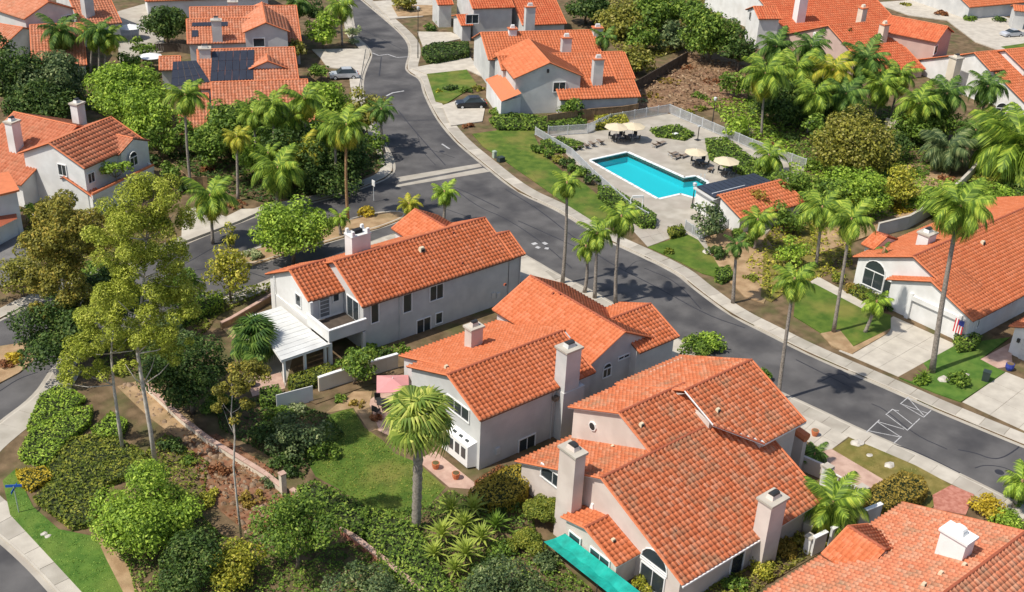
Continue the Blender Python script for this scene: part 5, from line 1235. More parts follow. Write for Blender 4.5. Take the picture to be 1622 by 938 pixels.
def hedge(label, pts, h, lg='hedge', name='hedge', cat='hedge', kind=None, leaf=4.2, dens=1.5, bump=.10, core=True, z=.12, dome=0., at_top=True, group=None):
    """clipped planting over a picture polygon; pts are its top outline when at_top"""
    poly = pg(pts, h if at_top else z); A = np.array(poly); c = A.mean(0); mp = mpp((*c, h)); size = max(.09, leaf*mp)
    mn, mx_ = A.min(0), A.max(0); ar = abs(sum(A[i][0]*A[(i+1) % len(A)][1]-A[(i+1) % len(A)][0]*A[i][1] for i in range(len(A))))/2
    bx = np.prod(mx_-mn); n = int(min(50000, dens*bx/(size*size*.5)*1.0)); P = mn+RNG.random((n, 2))*(mx_-mn); P = P[inpoly(P, poly)]
    ed = np.full(len(P), 9.)
    for i in range(len(A)):
        a, q = A[i], A[(i+1) % len(A)]; d = q-a; L2_ = (d@d)+1e-9; t = np.clip(((P-a)@d)/L2_, 0, 1); ed = np.minimum(ed, np.linalg.norm(P-(a+t[:, None]*d), axis=1))
    ph = RNG.random(6)*6; und = sum(np.sin(P[:, 0]*f+ph[i])*np.cos(P[:, 1]*f*1.13+ph[i+3]) for i, f in enumerate((1.3, 2.9, 5.1)))*bump
    rnd = 1-np.exp(-ed/max(.12, h*.28)); zt = z+(h-z)*(.86+.14*rnd)+und*rnd*(1. if kind else .45)+dome*np.minimum(1, ed/1.5)
    e = empty(name, (c[0], c[1], z), 0, label, cat, group) if kind is None else None
    nrm = np.zeros((len(P), 3)); nrm[:, 2] = 1.
    V = leaf_quads(np.column_stack([P, zt]), nrm, size, .5)
    # sides
    S = []; SN = []
    for i in range(len(A)):
        a, q = A[i], A[(i+1) % len(A)]; L = np.linalg.norm(q-a); m_ = int(dens*1.1*L*h/(size*size*.5)); t = RNG.random(m_)
        p = a+(q-a)*t[:, None]; nn = np.array([(q-a)[1], -(q-a)[0]])/max(L, 1e-6)
        if np.dot(nn, (a+q)/2-c) < 0: nn = -nn
        p = p+nn*(RNG.random(m_)[:, None]*.12-.08); S.append(np.column_stack([p, z+RNG.random(m_)*(h-z)*.93])); SN.append(np.tile([nn[0], nn[1], .3], (m_, 1)))
    if S: V = np.concatenate([V, leaf_quads(np.concatenate(S), np.concatenate(SN), size, .6)])
    NLEAF[0] += len(V)
    if kind:
        o = foliage(name, V, LG[lg], None, kind=kind)
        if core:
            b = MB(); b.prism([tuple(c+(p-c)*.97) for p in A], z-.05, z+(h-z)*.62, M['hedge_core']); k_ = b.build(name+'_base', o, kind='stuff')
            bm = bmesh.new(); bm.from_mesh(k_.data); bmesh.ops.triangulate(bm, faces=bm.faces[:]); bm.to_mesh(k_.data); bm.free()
        tag(o, label, cat); return o
    foliage('foliage', V, LG[lg], e)
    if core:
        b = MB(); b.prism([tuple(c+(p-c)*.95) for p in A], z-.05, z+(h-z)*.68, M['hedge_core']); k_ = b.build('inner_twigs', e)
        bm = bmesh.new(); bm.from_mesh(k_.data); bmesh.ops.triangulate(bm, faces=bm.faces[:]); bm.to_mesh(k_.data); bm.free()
    return e
_fr = {}
def frond_mesh(lg, droop, seed=0):
    k = (lg, droop, seed)
    if k in _fr: return _fr[k]
    rs = np.random.default_rng(100+seed); n = 11; V = []; F = []
    def pt(t): # along the rachis, unit length
        a = .25-droop*1.75*t; return None
    pts = [np.zeros(3)]; ang = .30
    for i in range(n): ang -= droop*(1.9/n)*(1+.8*i/n); pts.append(pts[-1]+np.array([math.cos(ang), 0, math.sin(ang)])/n)
    pts = np.array(pts)
    w = .012
    for i in range(n):
        k0 = len(V); V += [pts[i]+[0, -w, 0], pts[i]+[0, w, 0], pts[i+1]+[0, w*.8, 0], pts[i+1]+[0, -w*.8, 0]]; F.append((k0, k0+1, k0+2, k0+3))
    m_ = 30
    for j in range(m_):
        t = .10+.90*j/(m_-1); x = t*n; i = min(int(x), n-1); p = pts[i]+(pts[i+1]-pts[i])*(x-i); dr = (pts[i+1]-pts[i])*n
        L = .36*math.sin(math.pi*min(1, .18+t*.80))**.7*(.85+.3*rs.random()); 
        for s in (-1, 1):
            out = np.array([0, s, 0])*.80+dr*.55+np.array([0, 0, -.18-.35*droop+.25*(rs.random()-.5)]); out /= np.linalg.norm(out); q = p+out*L*.55+np.array([0, 0, .0]); r = p+out*L+np.array([0, 0, -.10-.1*droop])
            wd = dr*.0145; k0 = len(V); V += [p-wd, p+wd, q+wd*1.15, q-wd*1.15, r]; F += [(k0, k0+1, k0+2, k0+3), (k0+3, k0+2, k0+4)]
    me = bpy.data.meshes.new('frond'); me.from_pydata([tuple(map(float, v)) for v in V], [], F); me.materials.append(LG[lg] if lg in LG else M[lg]); _fr[k] = me; return me
def palm(label, base, top, rpx, lg='palm', n=24, group='queen palms of the estate', h=None, skirt=0, trunk=None, tw=.14, span=100, name='palm_tree', lgl=None, husk=False, thick=1.):
    """base and top picture points; when the base is hidden give h (crown height) and base=None"""
    if base is None:
        t = G(*top, h); g = np.array([t[0], t[1], .12])
    else:
        g = G(*base, .12); t = above(g, *top)
    mp = mpp(t); L = rpx*mp*1.12; e = empty(name, g, 0, label, 'palm tree', group)
    tm_ = trunk or M['bark_g']; b = MB(); ln = random.uniform(-.15, .15); side = np.array([random.uniform(-.3, .3), random.uniform(-.3, .3), 0])
    pts = [g+(t-g)*f+side*math.sin(math.pi*f)*.6 for f in np.linspace(0, 1, 9)]; rr = [tw*(1.45-.55*f if f > .05 else 1.7)*thick for f in np.linspace(0, 1, 9)]
    b.tube(pts, rr, tm_, 8); b.build('trunk', e, smooth=True)
    b = MB(); b.tube([t-np.array([0, 0, .7]), t-np.array([0, 0, .3]), t+np.array([0, 0, .35])], [tw*1.25, tw*(2.0 if husk else 1.45), tw*.5], M['husk'], 8); b.build('crownshaft', e, smooth=True)
    for i in range(n):
        f = i/n; az = i*2.39996+random.uniform(-.25, .25); el = math.radians(72-span*f**.85+random.uniform(-8, 8)); dr = .35+.75*f
        dk = .35 if dr < .5 else .65 if dr < .8 else 1.0; l_ = lgl if (lgl and f > .62) else lg
        o = link_mesh('frond', frond_mesh(l_, dk, i % 2), e); s = L*random.uniform(.85, 1.08); o.scale = (s, s, s)
        o.location = (t-g)+np.array([0, 0, .1]); o.rotation_euler = (random.uniform(-.25, .25), -(el-.30)*.9, az)
    for i in range(skirt):
        az = random.uniform(0, 6.28); o = link_mesh('dead_frond', frond_mesh('skirt', 1.0, i % 2), e); s = L*random.uniform(.6, .8); o.scale = (s, s*.6, s)
        o.location = (t-g)-np.array([0, 0, .35]); o.rotation_euler = (0, math.radians(60), az)
    return e
def fan_mesh(lg, seed=0):
    k = ('fan', lg, seed)
    if k in _fr: return _fr[k]
    rs = np.random.default_rng(seed+5); V = []; F = []; V += [(0, -.012, 0), (0, .012, 0), (.5, .012, .10), (.5, -.012, .10)]; F.append((0, 1, 2, 3)); c = np.array([.5, 0, .10]); n = 19
    for i in range(n):
        a = math.radians(-130+260*i/(n-1)); L = .52*(.8+.2*math.cos(a/2)); d = np.array([math.cos(a), math.sin(a), 0]); s = np.array([-d[1], d[0], 0])*.040
        m_ = c+d*L*.62+np.array([0, 0, .03]); tip = c+d*L*.95+np.array([0, 0, -.24-.12*rs.random()]); k0 = len(V)
        V += [c, m_-s, m_+np.array([0, 0, .02]), m_+s, tip]; F += [(k0, k0+1, k0+2), (k0, k0+2, k0+3), (k0+1, k0+4, k0+2), (k0+2, k0+4, k0+3)]
    me = bpy.data.meshes.new('fan_leaf'); me.from_pydata([tuple(map(float, v)) for v in V], [], F); me.materials.append(LG[lg]); _fr[k] = me; return me
def fan_palm(label, base, top, rpx, lg='fan', n=46, h=None, tw=.3, thick=1., low=-70):
    if base is None: t = G(*top, h); g = np.array([t[0], t[1], .12])
    else: g = G(*base, .12); t = above(g, *top)
    mp = mpp(t); L = rpx*mp*1.05; e = empty('fan_palm', g, 0, label, 'palm tree')
    b = MB(); hh = t[2]-g[2]; k = max(3, int(hh/.4))
    pts = [g+(t-g)*f for f in np.linspace(0, 1, k)]; rr = [tw*thick*(1.15 if i % 2 else .95) for i in range(k)]; b.tube(pts, rr, M['bark_g'], 9); b.build('trunk', e, smooth=True)
    for i in range(n):
        f = i/n; az = i*2.39996+random.uniform(-.2, .2); el = math.radians(78+(low-78)*f+random.uniform(-7, 7))
        o = link_mesh('fan_leaf', fan_mesh(lg, i % 3), e); s = L*random.uniform(.72, 1.1); o.scale = (s, s, s); o.location = (t-g); o.rotation_euler = (random.uniform(-.5, .5), -el, az)
    return e
def rosette(label, px, rpx, lg='fan', n=30, h=.4, name='yucca', cat='spiky plant', group=None, wid=.07):
    g = G(px[0], px[1], h); g[2] = .12; mp = mpp(g); L = rpx*mp; e = empty(name, g, 0, label, cat, group)
    if ('bl', lg, wid) not in _fr:
        me = bpy.data.meshes.new('blade'); me.from_pydata([(0, -wid*.6, 0), (0, wid*.6, 0), (.5, wid, .08), (.5, -wid, .08), (1, 0, -.02)], [], [(0, 1, 2, 3), (3, 2, 4)]); me.materials.append(LG[lg]); _fr[('bl', lg, wid)] = me
    b = MB(); b.tube([g, g+np.array([0, 0, h])], .07, M['bark'], 5); b.build('stem', e)
    for i in range(n):
        az = i*2.39996; el = math.radians(80-80*i/n); o = link_mesh('blade', _fr[('bl', lg, wid)], e); s = L*random.uniform(.85, 1.1); o.scale = (s, s, s); o.location = (0, 0, h); o.rotation_euler = (0, -el, az)
    return e
# ---- tall gum trees at the left (trunk, limbs and many separate leaf clumps placed from the photograph)
def gum(label, base, joints, clumps, lg, tw=.22, leaf=5.0, dens=.75, mat=None, asp=.5):
    g = G(*base, .12); e = empty('gum_tree', g, 0, label, 'tree'); pts = [g]+[above(g, *j) for j in joints]; mat = mat or M['bark_w']
    b = MB(); n = len(pts); b.tube(pts, [tw*(1.25-.85*i/(n-1)) for i in range(n)], mat, 8); b.build('trunk', e, smooth=True)
    cs = []; rs = []
    for x, y, r in clumps:
        c = above(g, x, y); mp = mpp(c); rr = r*mp
        off = FH*random.uniform(-1, 1)*rr*.9; c = c+off
        k = max(4, int(r/4.5))
        for i in range(k):
            d = RNG.normal(size=3); d /= np.linalg.norm(d); cs.append(c+d*rr*np.array([.75, .75, .6])); rs.append(rr*random.uniform(.32, .52))
        s = pts[min(range(1, n), key=lambda i: np.linalg.norm(pts[i]-c+np.array([0, 0, 1.5])))]
        b = MB(); b.tube([s, (s+c)/2+np.array([0, 0, -.3]), c], [tw*.38, tw*.25, tw*.1], mat, 5); b.build('branch', e, smooth=True)
    mp = mpp(pts[-1]); V = clump_leaves(np.array(cs), rs, leaf*mp, dens, .85, asp); NLEAF[0] += len(V); foliage('crown', V, LG[lg], e); return e
gum('tallest pale-trunked gum tree rising from the bottom left slope', (247, 740), [(238, 680), (226, 610), (218, 560), (222, 500), (228, 440), (232, 380)],
    [(205, 325, 42), (250, 315, 40), (170, 365, 38), (235, 365, 42), (272, 345, 32), (205, 410, 42), (258, 425, 40), (235, 465, 42), (280, 480, 34), (195, 465, 36), (228, 298, 30), (265, 300, 26), (285, 400, 24), (175, 425, 34), (250, 515, 34), (285, 530, 26), (215, 520, 32), (245, 560, 24), (200, 575, 20), (275, 570, 18), (300, 455, 26)], 'gum', .16, dens=.9, asp=.34)
gum('leaning pale-trunked gum tree left of the tallest one, with a yellow green crown', (195, 714), [(188, 670), (180, 610), (176, 560), (180, 510)],
    [(160, 500, 32), (190, 495, 34), (140, 540, 32), (115, 570, 28), (165, 545, 32), (205, 530, 28), (103, 598, 22), (138, 592, 22), (240, 540, 24), (160, 580, 20)], 'gum', .14, dens=.9, asp=.34)
gum('thin white-stemmed young gum tree over the red mulch', (383, 856), [(376, 800), (370, 740), (372, 690), (366, 655), (368, 625)],
    [(385, 590, 28), (365, 612, 26), (345, 622, 20), (402, 598, 24), (348, 648, 16), (388, 632, 22), (372, 660, 12)], 'brown', .08, leaf=4.5)
gum('multi-stemmed gum tree with an olive brown crown at the left', (120, 560), [(112, 500), (100, 450), (98, 400), (100, 370)],
    [(85, 345, 40), (120, 335, 36), (65, 375, 38), (105, 380, 44), (145, 385, 32), (75, 425, 38), (115, 430, 40), (60, 460, 30), (90, 470, 36), (135, 470, 32), (45, 345, 20), (150, 350, 24), (110, 500, 26)], 'brown', .16, dens=.85)
# ---- broadleaf trees: label, crown x, y, height of centre, half width, half height, leaf
TR = [
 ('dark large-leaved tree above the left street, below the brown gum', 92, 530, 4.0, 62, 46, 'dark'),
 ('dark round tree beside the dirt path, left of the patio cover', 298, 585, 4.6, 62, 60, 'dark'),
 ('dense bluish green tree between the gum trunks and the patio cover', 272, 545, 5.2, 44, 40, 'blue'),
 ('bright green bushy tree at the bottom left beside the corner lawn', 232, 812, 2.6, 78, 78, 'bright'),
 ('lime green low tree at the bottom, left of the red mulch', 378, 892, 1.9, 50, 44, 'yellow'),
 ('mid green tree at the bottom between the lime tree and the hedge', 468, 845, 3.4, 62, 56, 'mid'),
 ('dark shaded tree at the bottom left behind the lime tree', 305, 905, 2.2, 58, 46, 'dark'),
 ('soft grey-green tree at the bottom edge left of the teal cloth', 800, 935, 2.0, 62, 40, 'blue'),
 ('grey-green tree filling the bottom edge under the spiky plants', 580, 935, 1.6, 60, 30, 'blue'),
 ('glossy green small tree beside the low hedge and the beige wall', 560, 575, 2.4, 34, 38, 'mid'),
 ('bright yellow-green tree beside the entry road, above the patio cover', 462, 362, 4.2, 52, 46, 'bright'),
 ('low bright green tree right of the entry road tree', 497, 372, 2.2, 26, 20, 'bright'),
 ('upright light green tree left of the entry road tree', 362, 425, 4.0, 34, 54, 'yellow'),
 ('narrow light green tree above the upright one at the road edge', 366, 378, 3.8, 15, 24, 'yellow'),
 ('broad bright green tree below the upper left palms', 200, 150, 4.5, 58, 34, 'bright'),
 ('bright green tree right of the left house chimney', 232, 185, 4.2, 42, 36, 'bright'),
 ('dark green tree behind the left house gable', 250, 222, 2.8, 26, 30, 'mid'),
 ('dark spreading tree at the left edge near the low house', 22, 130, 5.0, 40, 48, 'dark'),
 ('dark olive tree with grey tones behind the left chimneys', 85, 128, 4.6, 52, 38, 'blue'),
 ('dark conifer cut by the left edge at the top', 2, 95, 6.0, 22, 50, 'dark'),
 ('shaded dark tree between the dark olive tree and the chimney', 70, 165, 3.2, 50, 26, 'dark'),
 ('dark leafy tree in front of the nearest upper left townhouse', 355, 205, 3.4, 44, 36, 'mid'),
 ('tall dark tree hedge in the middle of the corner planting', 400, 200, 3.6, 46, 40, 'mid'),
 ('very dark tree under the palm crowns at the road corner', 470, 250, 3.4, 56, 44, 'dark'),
 ('dark rounded tree above the shaded pavement corner', 560, 255, 3.2, 40, 44, 'dark'),
 ('olive tree over the kerb at the bend of the road', 580, 180, 4.6, 32, 34, 'olive'),
 ('bright green round palm-like tree behind the corner planting', 515, 165, 5.4, 40, 28, 'bright'),
 ('light green round tree above the left driveway', 512, 48, 3.4, 25, 24, 'bright'),
 ('pale green shrub tree beside the brick wall at the driveway', 558, 50, 1.4, 14, 12, 'silver'),
 ('small olive tree in front of the grey townhouse gable', 470, 75, 3.2, 22, 18, 'olive'),
 ('dark tree at the very top left of centre', 262, 38, 4.0, 34, 26, 'dark'),
 ('mid green tree below the dark top tree, beside the terrace', 225, 75, 2.4, 22, 12, 'mid'),
 ('green garden tree among the white terrace furniture', 205, 100, 1.8, 20, 12, 'mid'),
 ('dark tree right of the top townhouse roof', 490, 16, 4.0, 22, 18, 'dark'),
 ('low dark green tree at the townhouse drive', 508, 112, 1.8, 20, 14, 'mid'),
 ('large bright green tree left of the upper right white house', 1128, 55, 5.0, 46, 46, 'mid'),
 ('dark green tree between the large tree and the white house', 1172, 80, 4.0, 26, 30, 'dark'),
 ('olive shrubby tree at the top, left of the dark fence', 985, 35, 2.4, 42, 24, 'olive'),
 ('dark tree at the top edge above the olive shrubs', 1040, 18, 4.0, 42, 24, 'mid'),
 ('dark tree at the top edge right of the boxy grey chimney house', 930, 12, 3.2, 32, 16, 'dark'),
 ('round green tree beside the back of the duplex', 1020, 62, 2.6, 26, 18, 'mid'),
 ('grey-green tree under the top edge near the dark fence', 1065, 58, 2.6, 28, 20, 'blue'),
 ('yellow-green round tree beside the fence top', 1095, 25, 4.5, 26, 22, 'mid'),
 ('big round olive tree right of the pool terrace', 1345, 232, 4.2, 62, 50, 'olive'),
 ('bright green bushy tree in front of the big olive tree', 1360, 305, 3.2, 50, 30, 'bright'),
 ('green feathery tree left of the garage house roof', 1310, 322, 2.6, 36, 34, 'mid'),
 ('green tree between the arch of palms and the garage house', 1265, 300, 2.6, 40, 30, 'mid'),
 ('light green shrub tree right of the bushy one', 1428, 300, 2.4, 38, 26, 'yellow'),
 ('mid green tree behind the garage house roof ridge', 1510, 325, 2.2, 50, 24, 'bright'),
 ('lime green slope shrub between pool fence and palms', 1160, 198, 1.8, 22, 30, 'bright'),
 ('dark tree mass under the upper right palms', 1240, 165, 3.2, 42, 34, 'dark'),
 ('dark tree mass right of the first one under the palms', 1300, 165, 3.0, 40, 26, 'dark'),
 ('dark shaded tree below the pink-walled house', 1410, 235, 2.0, 34, 26, 'dark'),
 ('mid green tree at the pale slope wall', 1480, 195, 2.6, 36, 22, 'mid'),
 ('narrow dark cypress-like tree beside the white window gable', 1346, 58, 5.0, 9, 14, 'dark'),
 ('bare-branched grey tree in front of the pool entry fence', 1118, 348, 2.4, 30, 32, 'blue'),
 ('round green tree in front of the duplex garage corner', 900, 172, 1.8, 18, 22, 'mid'),
 ('small dark tree left of the wooden fence end', 918, 178, 1.4, 12, 16, 'dark'),
 ('orange-leaved low tree beside the pool building roof', 1200, 318, 2.6, 20, 16, 'hedgeb'),
 ('round tree at the top edge between palms and drive', 640, 4, 1.6, 22, 8, 'olive'),
 ('small bright tree in front of the left house, on its flat deck', 182, 266, 4.8, 24, 15, 'bright'),
 ('light green tree in front of the left-edge garage', 52, 335, 1.8, 22, 16, 'bright'),
 ('olive low tree left of the brown gum at the street', 30, 440, 2.2, 44, 26, 'olive'),
 ('added dark tree standing in for the shade inside the yellow gum crown', 175, 470, 5.2, 52, 46, 'dark'),  # dark leaves put in for the shaded interior of the gum crown
 ('shaded green tree between gum trunks and the entry road', 290, 455, 3.4, 36, 38, 'mid'),
 ('blue-green tree in the shade behind the white screen', 470, 690, 1.4, 50, 26, 'blue'),
 ('leafy tree filling the left half of the corner planting', 330, 235, 2.8, 34, 30, 'mid'),
 ('bright tree between the pale palm and the wide bright palm', 405, 255, 2.6, 30, 28, 'bright'),
 ('green tree at the back of the corner planting under the palm crowns', 440, 215, 4.2, 36, 28, 'mid'),
 ('lighter green tree in the middle of the corner planting', 500, 215, 4.4, 34, 28, 'bright'),
 ('dark tree at the foot of the corner planting by the pavement', 520, 285, 2.0, 44, 22, 'dark'),
 ('green tree below the left house deck near the entry road', 270, 270, 2.4, 22, 24, 'mid'),
 ('bushy green tree on the right part of the dry slope', 1165, 135, 2.4, 24, 24, 'mid'),
 ('bright tree at the junction side of the corner planting', 590, 225, 2.6, 24, 26, 'mid'),
 ('mid green tree behind the townhouse wall nearest the hedge', 370, 175, 3.6, 30, 18, 'bright'),
 ('green tree between the left house chimney and the palm wall', 285, 215, 3.0, 26, 26, 'mid'),
 ('rounded tree behind the dark slope fence', 1010, 95, 2.4, 30, 18, 'olive'),
 ('feathery green tree filling the gap left of the yellow gum', 150, 440, 3.6, 34, 34, 'mid'),
 ('bright green tree above the big olive tree', 1300, 205, 2.8, 28, 20, 'mid'),
 ('mid green tree hidden by the slope palms', 1440, 200, 2.8, 34, 22, 'mid'),
 ('yellow green tree below the huge spiky palm', 1570, 320, 1.8, 40, 20, 'bright'),
 ('green garden tree on the dry lawn left of the garage house', 1255, 400, 2.2, 28, 22, 'bright'),
 ('low leafy tree beside the pool building end wall', 1245, 345, 2.0, 30, 22, 'mid'),
]
for t in TR: tree(*t[:6], lg=t[6])
# ---- palms: label, base, crown, crown half width px, extras
PA = [
 ('tall thin dark-trunked palm in front of the orange townhouse roof', (303, 302), (293, 152), 36, {}),
 ('pale-trunked palm at the left of the corner planting', (377, 318), (375, 218), 26, dict(lg='palmy')),
 ('low broad palm beside the entry road pavement', (337, 385), (333, 312), 44, dict(lgl='palmy', skirt=4)),
 ('palm with a yellow drooping skirt above the median island', (551, 347), (549, 200), 40, dict(lgl='palmy', skirt=10, husk=True, trunk=M['husk'])),
 ('wide bright palm in the middle of the corner planting', (440, 330), (440, 268), 48, {}),
 ('palm crown over the corner planting nearest the orange roof', None, (432, 168), 34, dict(h=9.5)),
 ('second palm crown over the corner planting', None, (482, 158), 36, dict(h=10., lgl='palmy', skirt=3)),
 ('third palm crown over the corner planting, at the road side', None, (530, 205), 34, dict(h=8., lgl='palmy')),
 ('fourth palm crown, lowest of those over the corner planting', None, (458, 190), 30, dict(h=7.5)),
 ('small palm in front of the fallen fronds at the entry road', None, (425, 245), 24, dict(h=5.)),
 ('young palm between the white house roof and the road', (702, 355), (704, 306), 24, dict(lg='bright')),
 ('leafy young palm left of the orange front roof', None, (648, 325), 20, dict(h=3., lg='palmy')),
 ('slender palm rising behind the white house right end', (891, 448), (898, 292), 27, dict(n=16)),
 ('leftmost of the two close palms behind the grey house roof', (926, 463), (928, 392), 26, dict(n=14)),
 ('rightmost of the two close palms behind the grey house roof', (942, 472), (946, 372), 31, {}),
 ('tall palm on the near kerb right of the close pair', (975, 480), (984, 345), 34, dict(n=18)),
 ('palm with a big brown husk at the far kerb of the street', (1161, 480), (1167, 388), 24, dict(n=12, skirt=14, lg='palmd', husk=True)),
 ('palm whose long shadow crosses the street by the crossing', (1232, 634), (1258, 445), 38, dict(n=26)),
 ('slim palm on the lawn left of the garage house', (1320, 527), (1348, 350), 42, dict(n=24)),
 ('palm behind the street lawn, left of the slim one', (1292, 424), (1302, 330), 42, dict(n=20)),
 ('small young palm in front of the garage pier', (1370, 527), (1388, 480), 26, dict(lg='bright', n=16)),
 ('bare palm trunk with a dead brown crown against the garage house', (1388, 464), (1401, 395), 14, dict(n=3, lg='palmd', skirt=12)),
 ('tallest palm on the right, thick trunk and dense dark crown', (1476, 591), (1520, 330), 58, dict(n=34, lg='palm', tw=.2, husk=True, span=80)),
 ('palm at the left front of the low upper left house', (97, 112), (95, 50), 36, dict(n=22, lg='palmd')),
 ('left palm of the trio right of the low house', (143, 118), (146, 58), 26, dict(n=18)),
 ('middle palm of the trio right of the low house', (157, 122), (156, 50), 28, dict(n=18, lg='palmd')),
 ('right palm of the trio, closest to the terrace', (168, 120), (170, 60), 30, dict(n=20, lgl='palmy')),
 ('palm above the light green driveway tree casting a road shadow', (542, 72), (540, 10), 30, dict(n=20, skirt=6)),
 ('tall palm on the slope at the right of the pool fence', (1206, 218), (1212, 118), 44, dict(n=26, lgl='palmy')),
 ('palm crown right of the tall slope palm', None, (1262, 110), 46, dict(h=7.5, lgl='palmy')),
 ('dark palm crown below the upper right white house', None, (1230, 75), 36, dict(h=7., lg='palmd')),
 ('yellowing palm crown in front of the white window gable', None, (1320, 112), 40, dict(h=8., lg='palmy')),
 ('dark upright palm crown right of the window gable', None, (1372, 95), 42, dict(h=9., lg='palmd')),
 ('palm crown low between the slope palms', None, (1290, 150), 36, dict(h=6.)),
 ('palm crown left of the pink wall', None, (1340, 150), 38, dict(h=6., lg='palmd')),
 ('palm crown in front of the pink wall', None, (1395, 135), 38, dict(h=6.5)),
 ('palm crown left of the tan chimney at upper right', None, (1455, 165), 40, dict(h=6., lgl='palmy')),
 ('dark palm crown right of the tan chimney', None, (1500, 150), 40, dict(h=7., lg='palmd')),
 ('shaggy palm crown against the right edge roof', None, (1565, 138), 36, dict(h=8., lg='palmd')),
 ('palm behind the red-brown slope, bare pale trunk', (952, 124), (957, 60), 24, dict(n=14, lg='palmd')),
 ('short palm in front of the pool building', (1195, 395), (1200, 350), 32, dict(n=20)),
 ('green palm left of the pool building among shrubs', (1205, 275), (1218, 248), 34, dict(n=18)),
 ('drooping grey-green palm on the slope at the right', None, (1500, 236), 44, dict(h=3.2, lg='blue', n=36, tw=.3)),
 ('arching palm between drooping palm and big spiky palm', None, (1545, 208), 34, dict(h=4., lg='palmd', n=20)),
 ('huge spiky palm cut by the right edge', None, (1618, 232), 84, dict(h=4.5, lg='palm', n=60, tw=.5, lgl='palmy')),
 ('small palm on the street side of the brown hedge', None, (1290, 722), 26, dict(h=1.2, lg='palmd', n=20, tw=.1)),
 ('full leafy palm in the side yard below the brown hedge', None, (1318, 800), 56, dict(h=2.6, lg='palm', n=40, tw=.2, lgl='palmy')),
 ('palm fronds at the right edge over the street kerb', None, (1618, 765), 36, dict(h=2.5, lg='bright', n=20)),
 ('palm at the top edge left of the road', None, (470, 6), 24, dict(h=6., lg='palmd')),
 ('thin palm on the median beside the yellow flowers', (540, 372), (539, 345), 20, dict(n=12, lg='bright')),
 ('low palm between bright trees behind the left house', (110, 158), (112, 150), 24, dict(n=18, lg='palm')),
 ('fifth palm crown over the corner planting, left of the others', None, (400, 180), 30, dict(h=8.)),
 ('sixth palm crown over the corner planting, low and yellowish', None, (480, 235), 34, dict(h=5., lg='palmy')),
 ('palm standing at the pavement corner under the olive tree', (609, 243), (604, 175), 26, dict(n=18, lg='palmd')),
 ('broad palm fronds at the back of the slope planting', None, (1425, 120), 34, dict(h=7., lgl='palmy')),
 ('palm in the gap between the slope palm and the window gable', None, (1285, 75), 36, dict(h=8., lg='palmd')),
]
for lb, ba, to, r, kw in PA: palm(lb, ba, to, r, **kw)
fan_palm('large fan palm with a thick ringed trunk on the grey house lawn', (659, 838), (664, 668), 64, n=36, tw=.34, low=-48)
fan_palm('dark fan palm beside the patio cover', None, (402, 540), 46, lg='palmd', h=2.6, n=40, tw=.2)
fan_palm('second fan palm crown just under the large one', None, (640, 720), 34, h=5.0, n=8) if False else None
for i, (x, y, r, lb) in enumerate(((700, 850, 34, 'left spiky rosette of the clump below the lawn'), (738, 880, 34, 'lowest spiky rosette of the clump below the lawn'), (735, 835, 34, 'central spiky rosette of the clump'), (762, 855, 30, 'right spiky rosette of the clump below the lawn'), (715, 810, 32, 'upper left spiky rosette of the clump'),
    (750, 808, 30, 'upper spiky rosette next to the golden hedge'), (688, 880, 28, 'outer left spiky rosette beside the ground cover'), (785, 835, 30, 'dark spiky rosette beside the round topiary'), (720, 905, 28, 'spiky rosette at the very bottom of the clump'))):
    rosette(lb, (x, y), r, 'fan' if i != 7 else 'mid', 34, 1.0 if i < 6 else .7, group='spiky rosettes below the lawn')
rosette('silver agave by the tall slope palm', (1185, 215), 16, 'silver', 24, .4, name='agave')
rosette('second silver agave, higher on the slope', (1290, 190), 20, 'silver', 26, .4, name='agave')
rosette('third silver agave under the dark palms', (1310, 180), 16, 'silver', 22, .4, name='agave')
rosette('strappy green plant at the base of the tallest right palm', (1463, 600), 16, 'palm', 30, .2, name='agapanthus')
rosette('strappy green plant at the corner pillar of the large house', (1291, 724), 18, 'palm', 30, .3, name='agapanthus')
# ---- hedges and clipped shrubs
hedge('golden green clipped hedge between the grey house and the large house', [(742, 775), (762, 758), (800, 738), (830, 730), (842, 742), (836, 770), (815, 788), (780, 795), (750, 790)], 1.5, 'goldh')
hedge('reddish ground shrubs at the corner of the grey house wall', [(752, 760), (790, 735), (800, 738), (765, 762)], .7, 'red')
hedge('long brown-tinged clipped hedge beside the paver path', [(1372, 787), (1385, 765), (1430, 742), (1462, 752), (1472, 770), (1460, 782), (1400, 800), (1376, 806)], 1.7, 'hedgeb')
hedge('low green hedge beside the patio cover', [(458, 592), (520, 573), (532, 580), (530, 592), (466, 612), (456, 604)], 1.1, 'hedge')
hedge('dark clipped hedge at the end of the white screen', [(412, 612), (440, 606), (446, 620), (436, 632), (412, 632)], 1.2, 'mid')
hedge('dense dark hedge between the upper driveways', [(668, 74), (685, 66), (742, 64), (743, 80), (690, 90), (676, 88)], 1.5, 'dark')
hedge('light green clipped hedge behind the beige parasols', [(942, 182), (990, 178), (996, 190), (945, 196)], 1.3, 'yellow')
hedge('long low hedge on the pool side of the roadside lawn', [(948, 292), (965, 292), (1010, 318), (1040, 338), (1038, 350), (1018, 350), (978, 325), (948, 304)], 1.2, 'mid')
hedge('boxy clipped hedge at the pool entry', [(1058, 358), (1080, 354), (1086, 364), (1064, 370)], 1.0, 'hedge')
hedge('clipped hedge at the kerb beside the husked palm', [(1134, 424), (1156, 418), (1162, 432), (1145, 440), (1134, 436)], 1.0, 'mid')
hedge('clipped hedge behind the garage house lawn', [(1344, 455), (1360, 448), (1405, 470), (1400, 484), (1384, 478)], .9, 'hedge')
hedge('round hedge under the flag at the garage corner', [(1512, 528), (1530, 520), (1556, 530), (1545, 545), (1520, 548)], 1.1, 'mid')
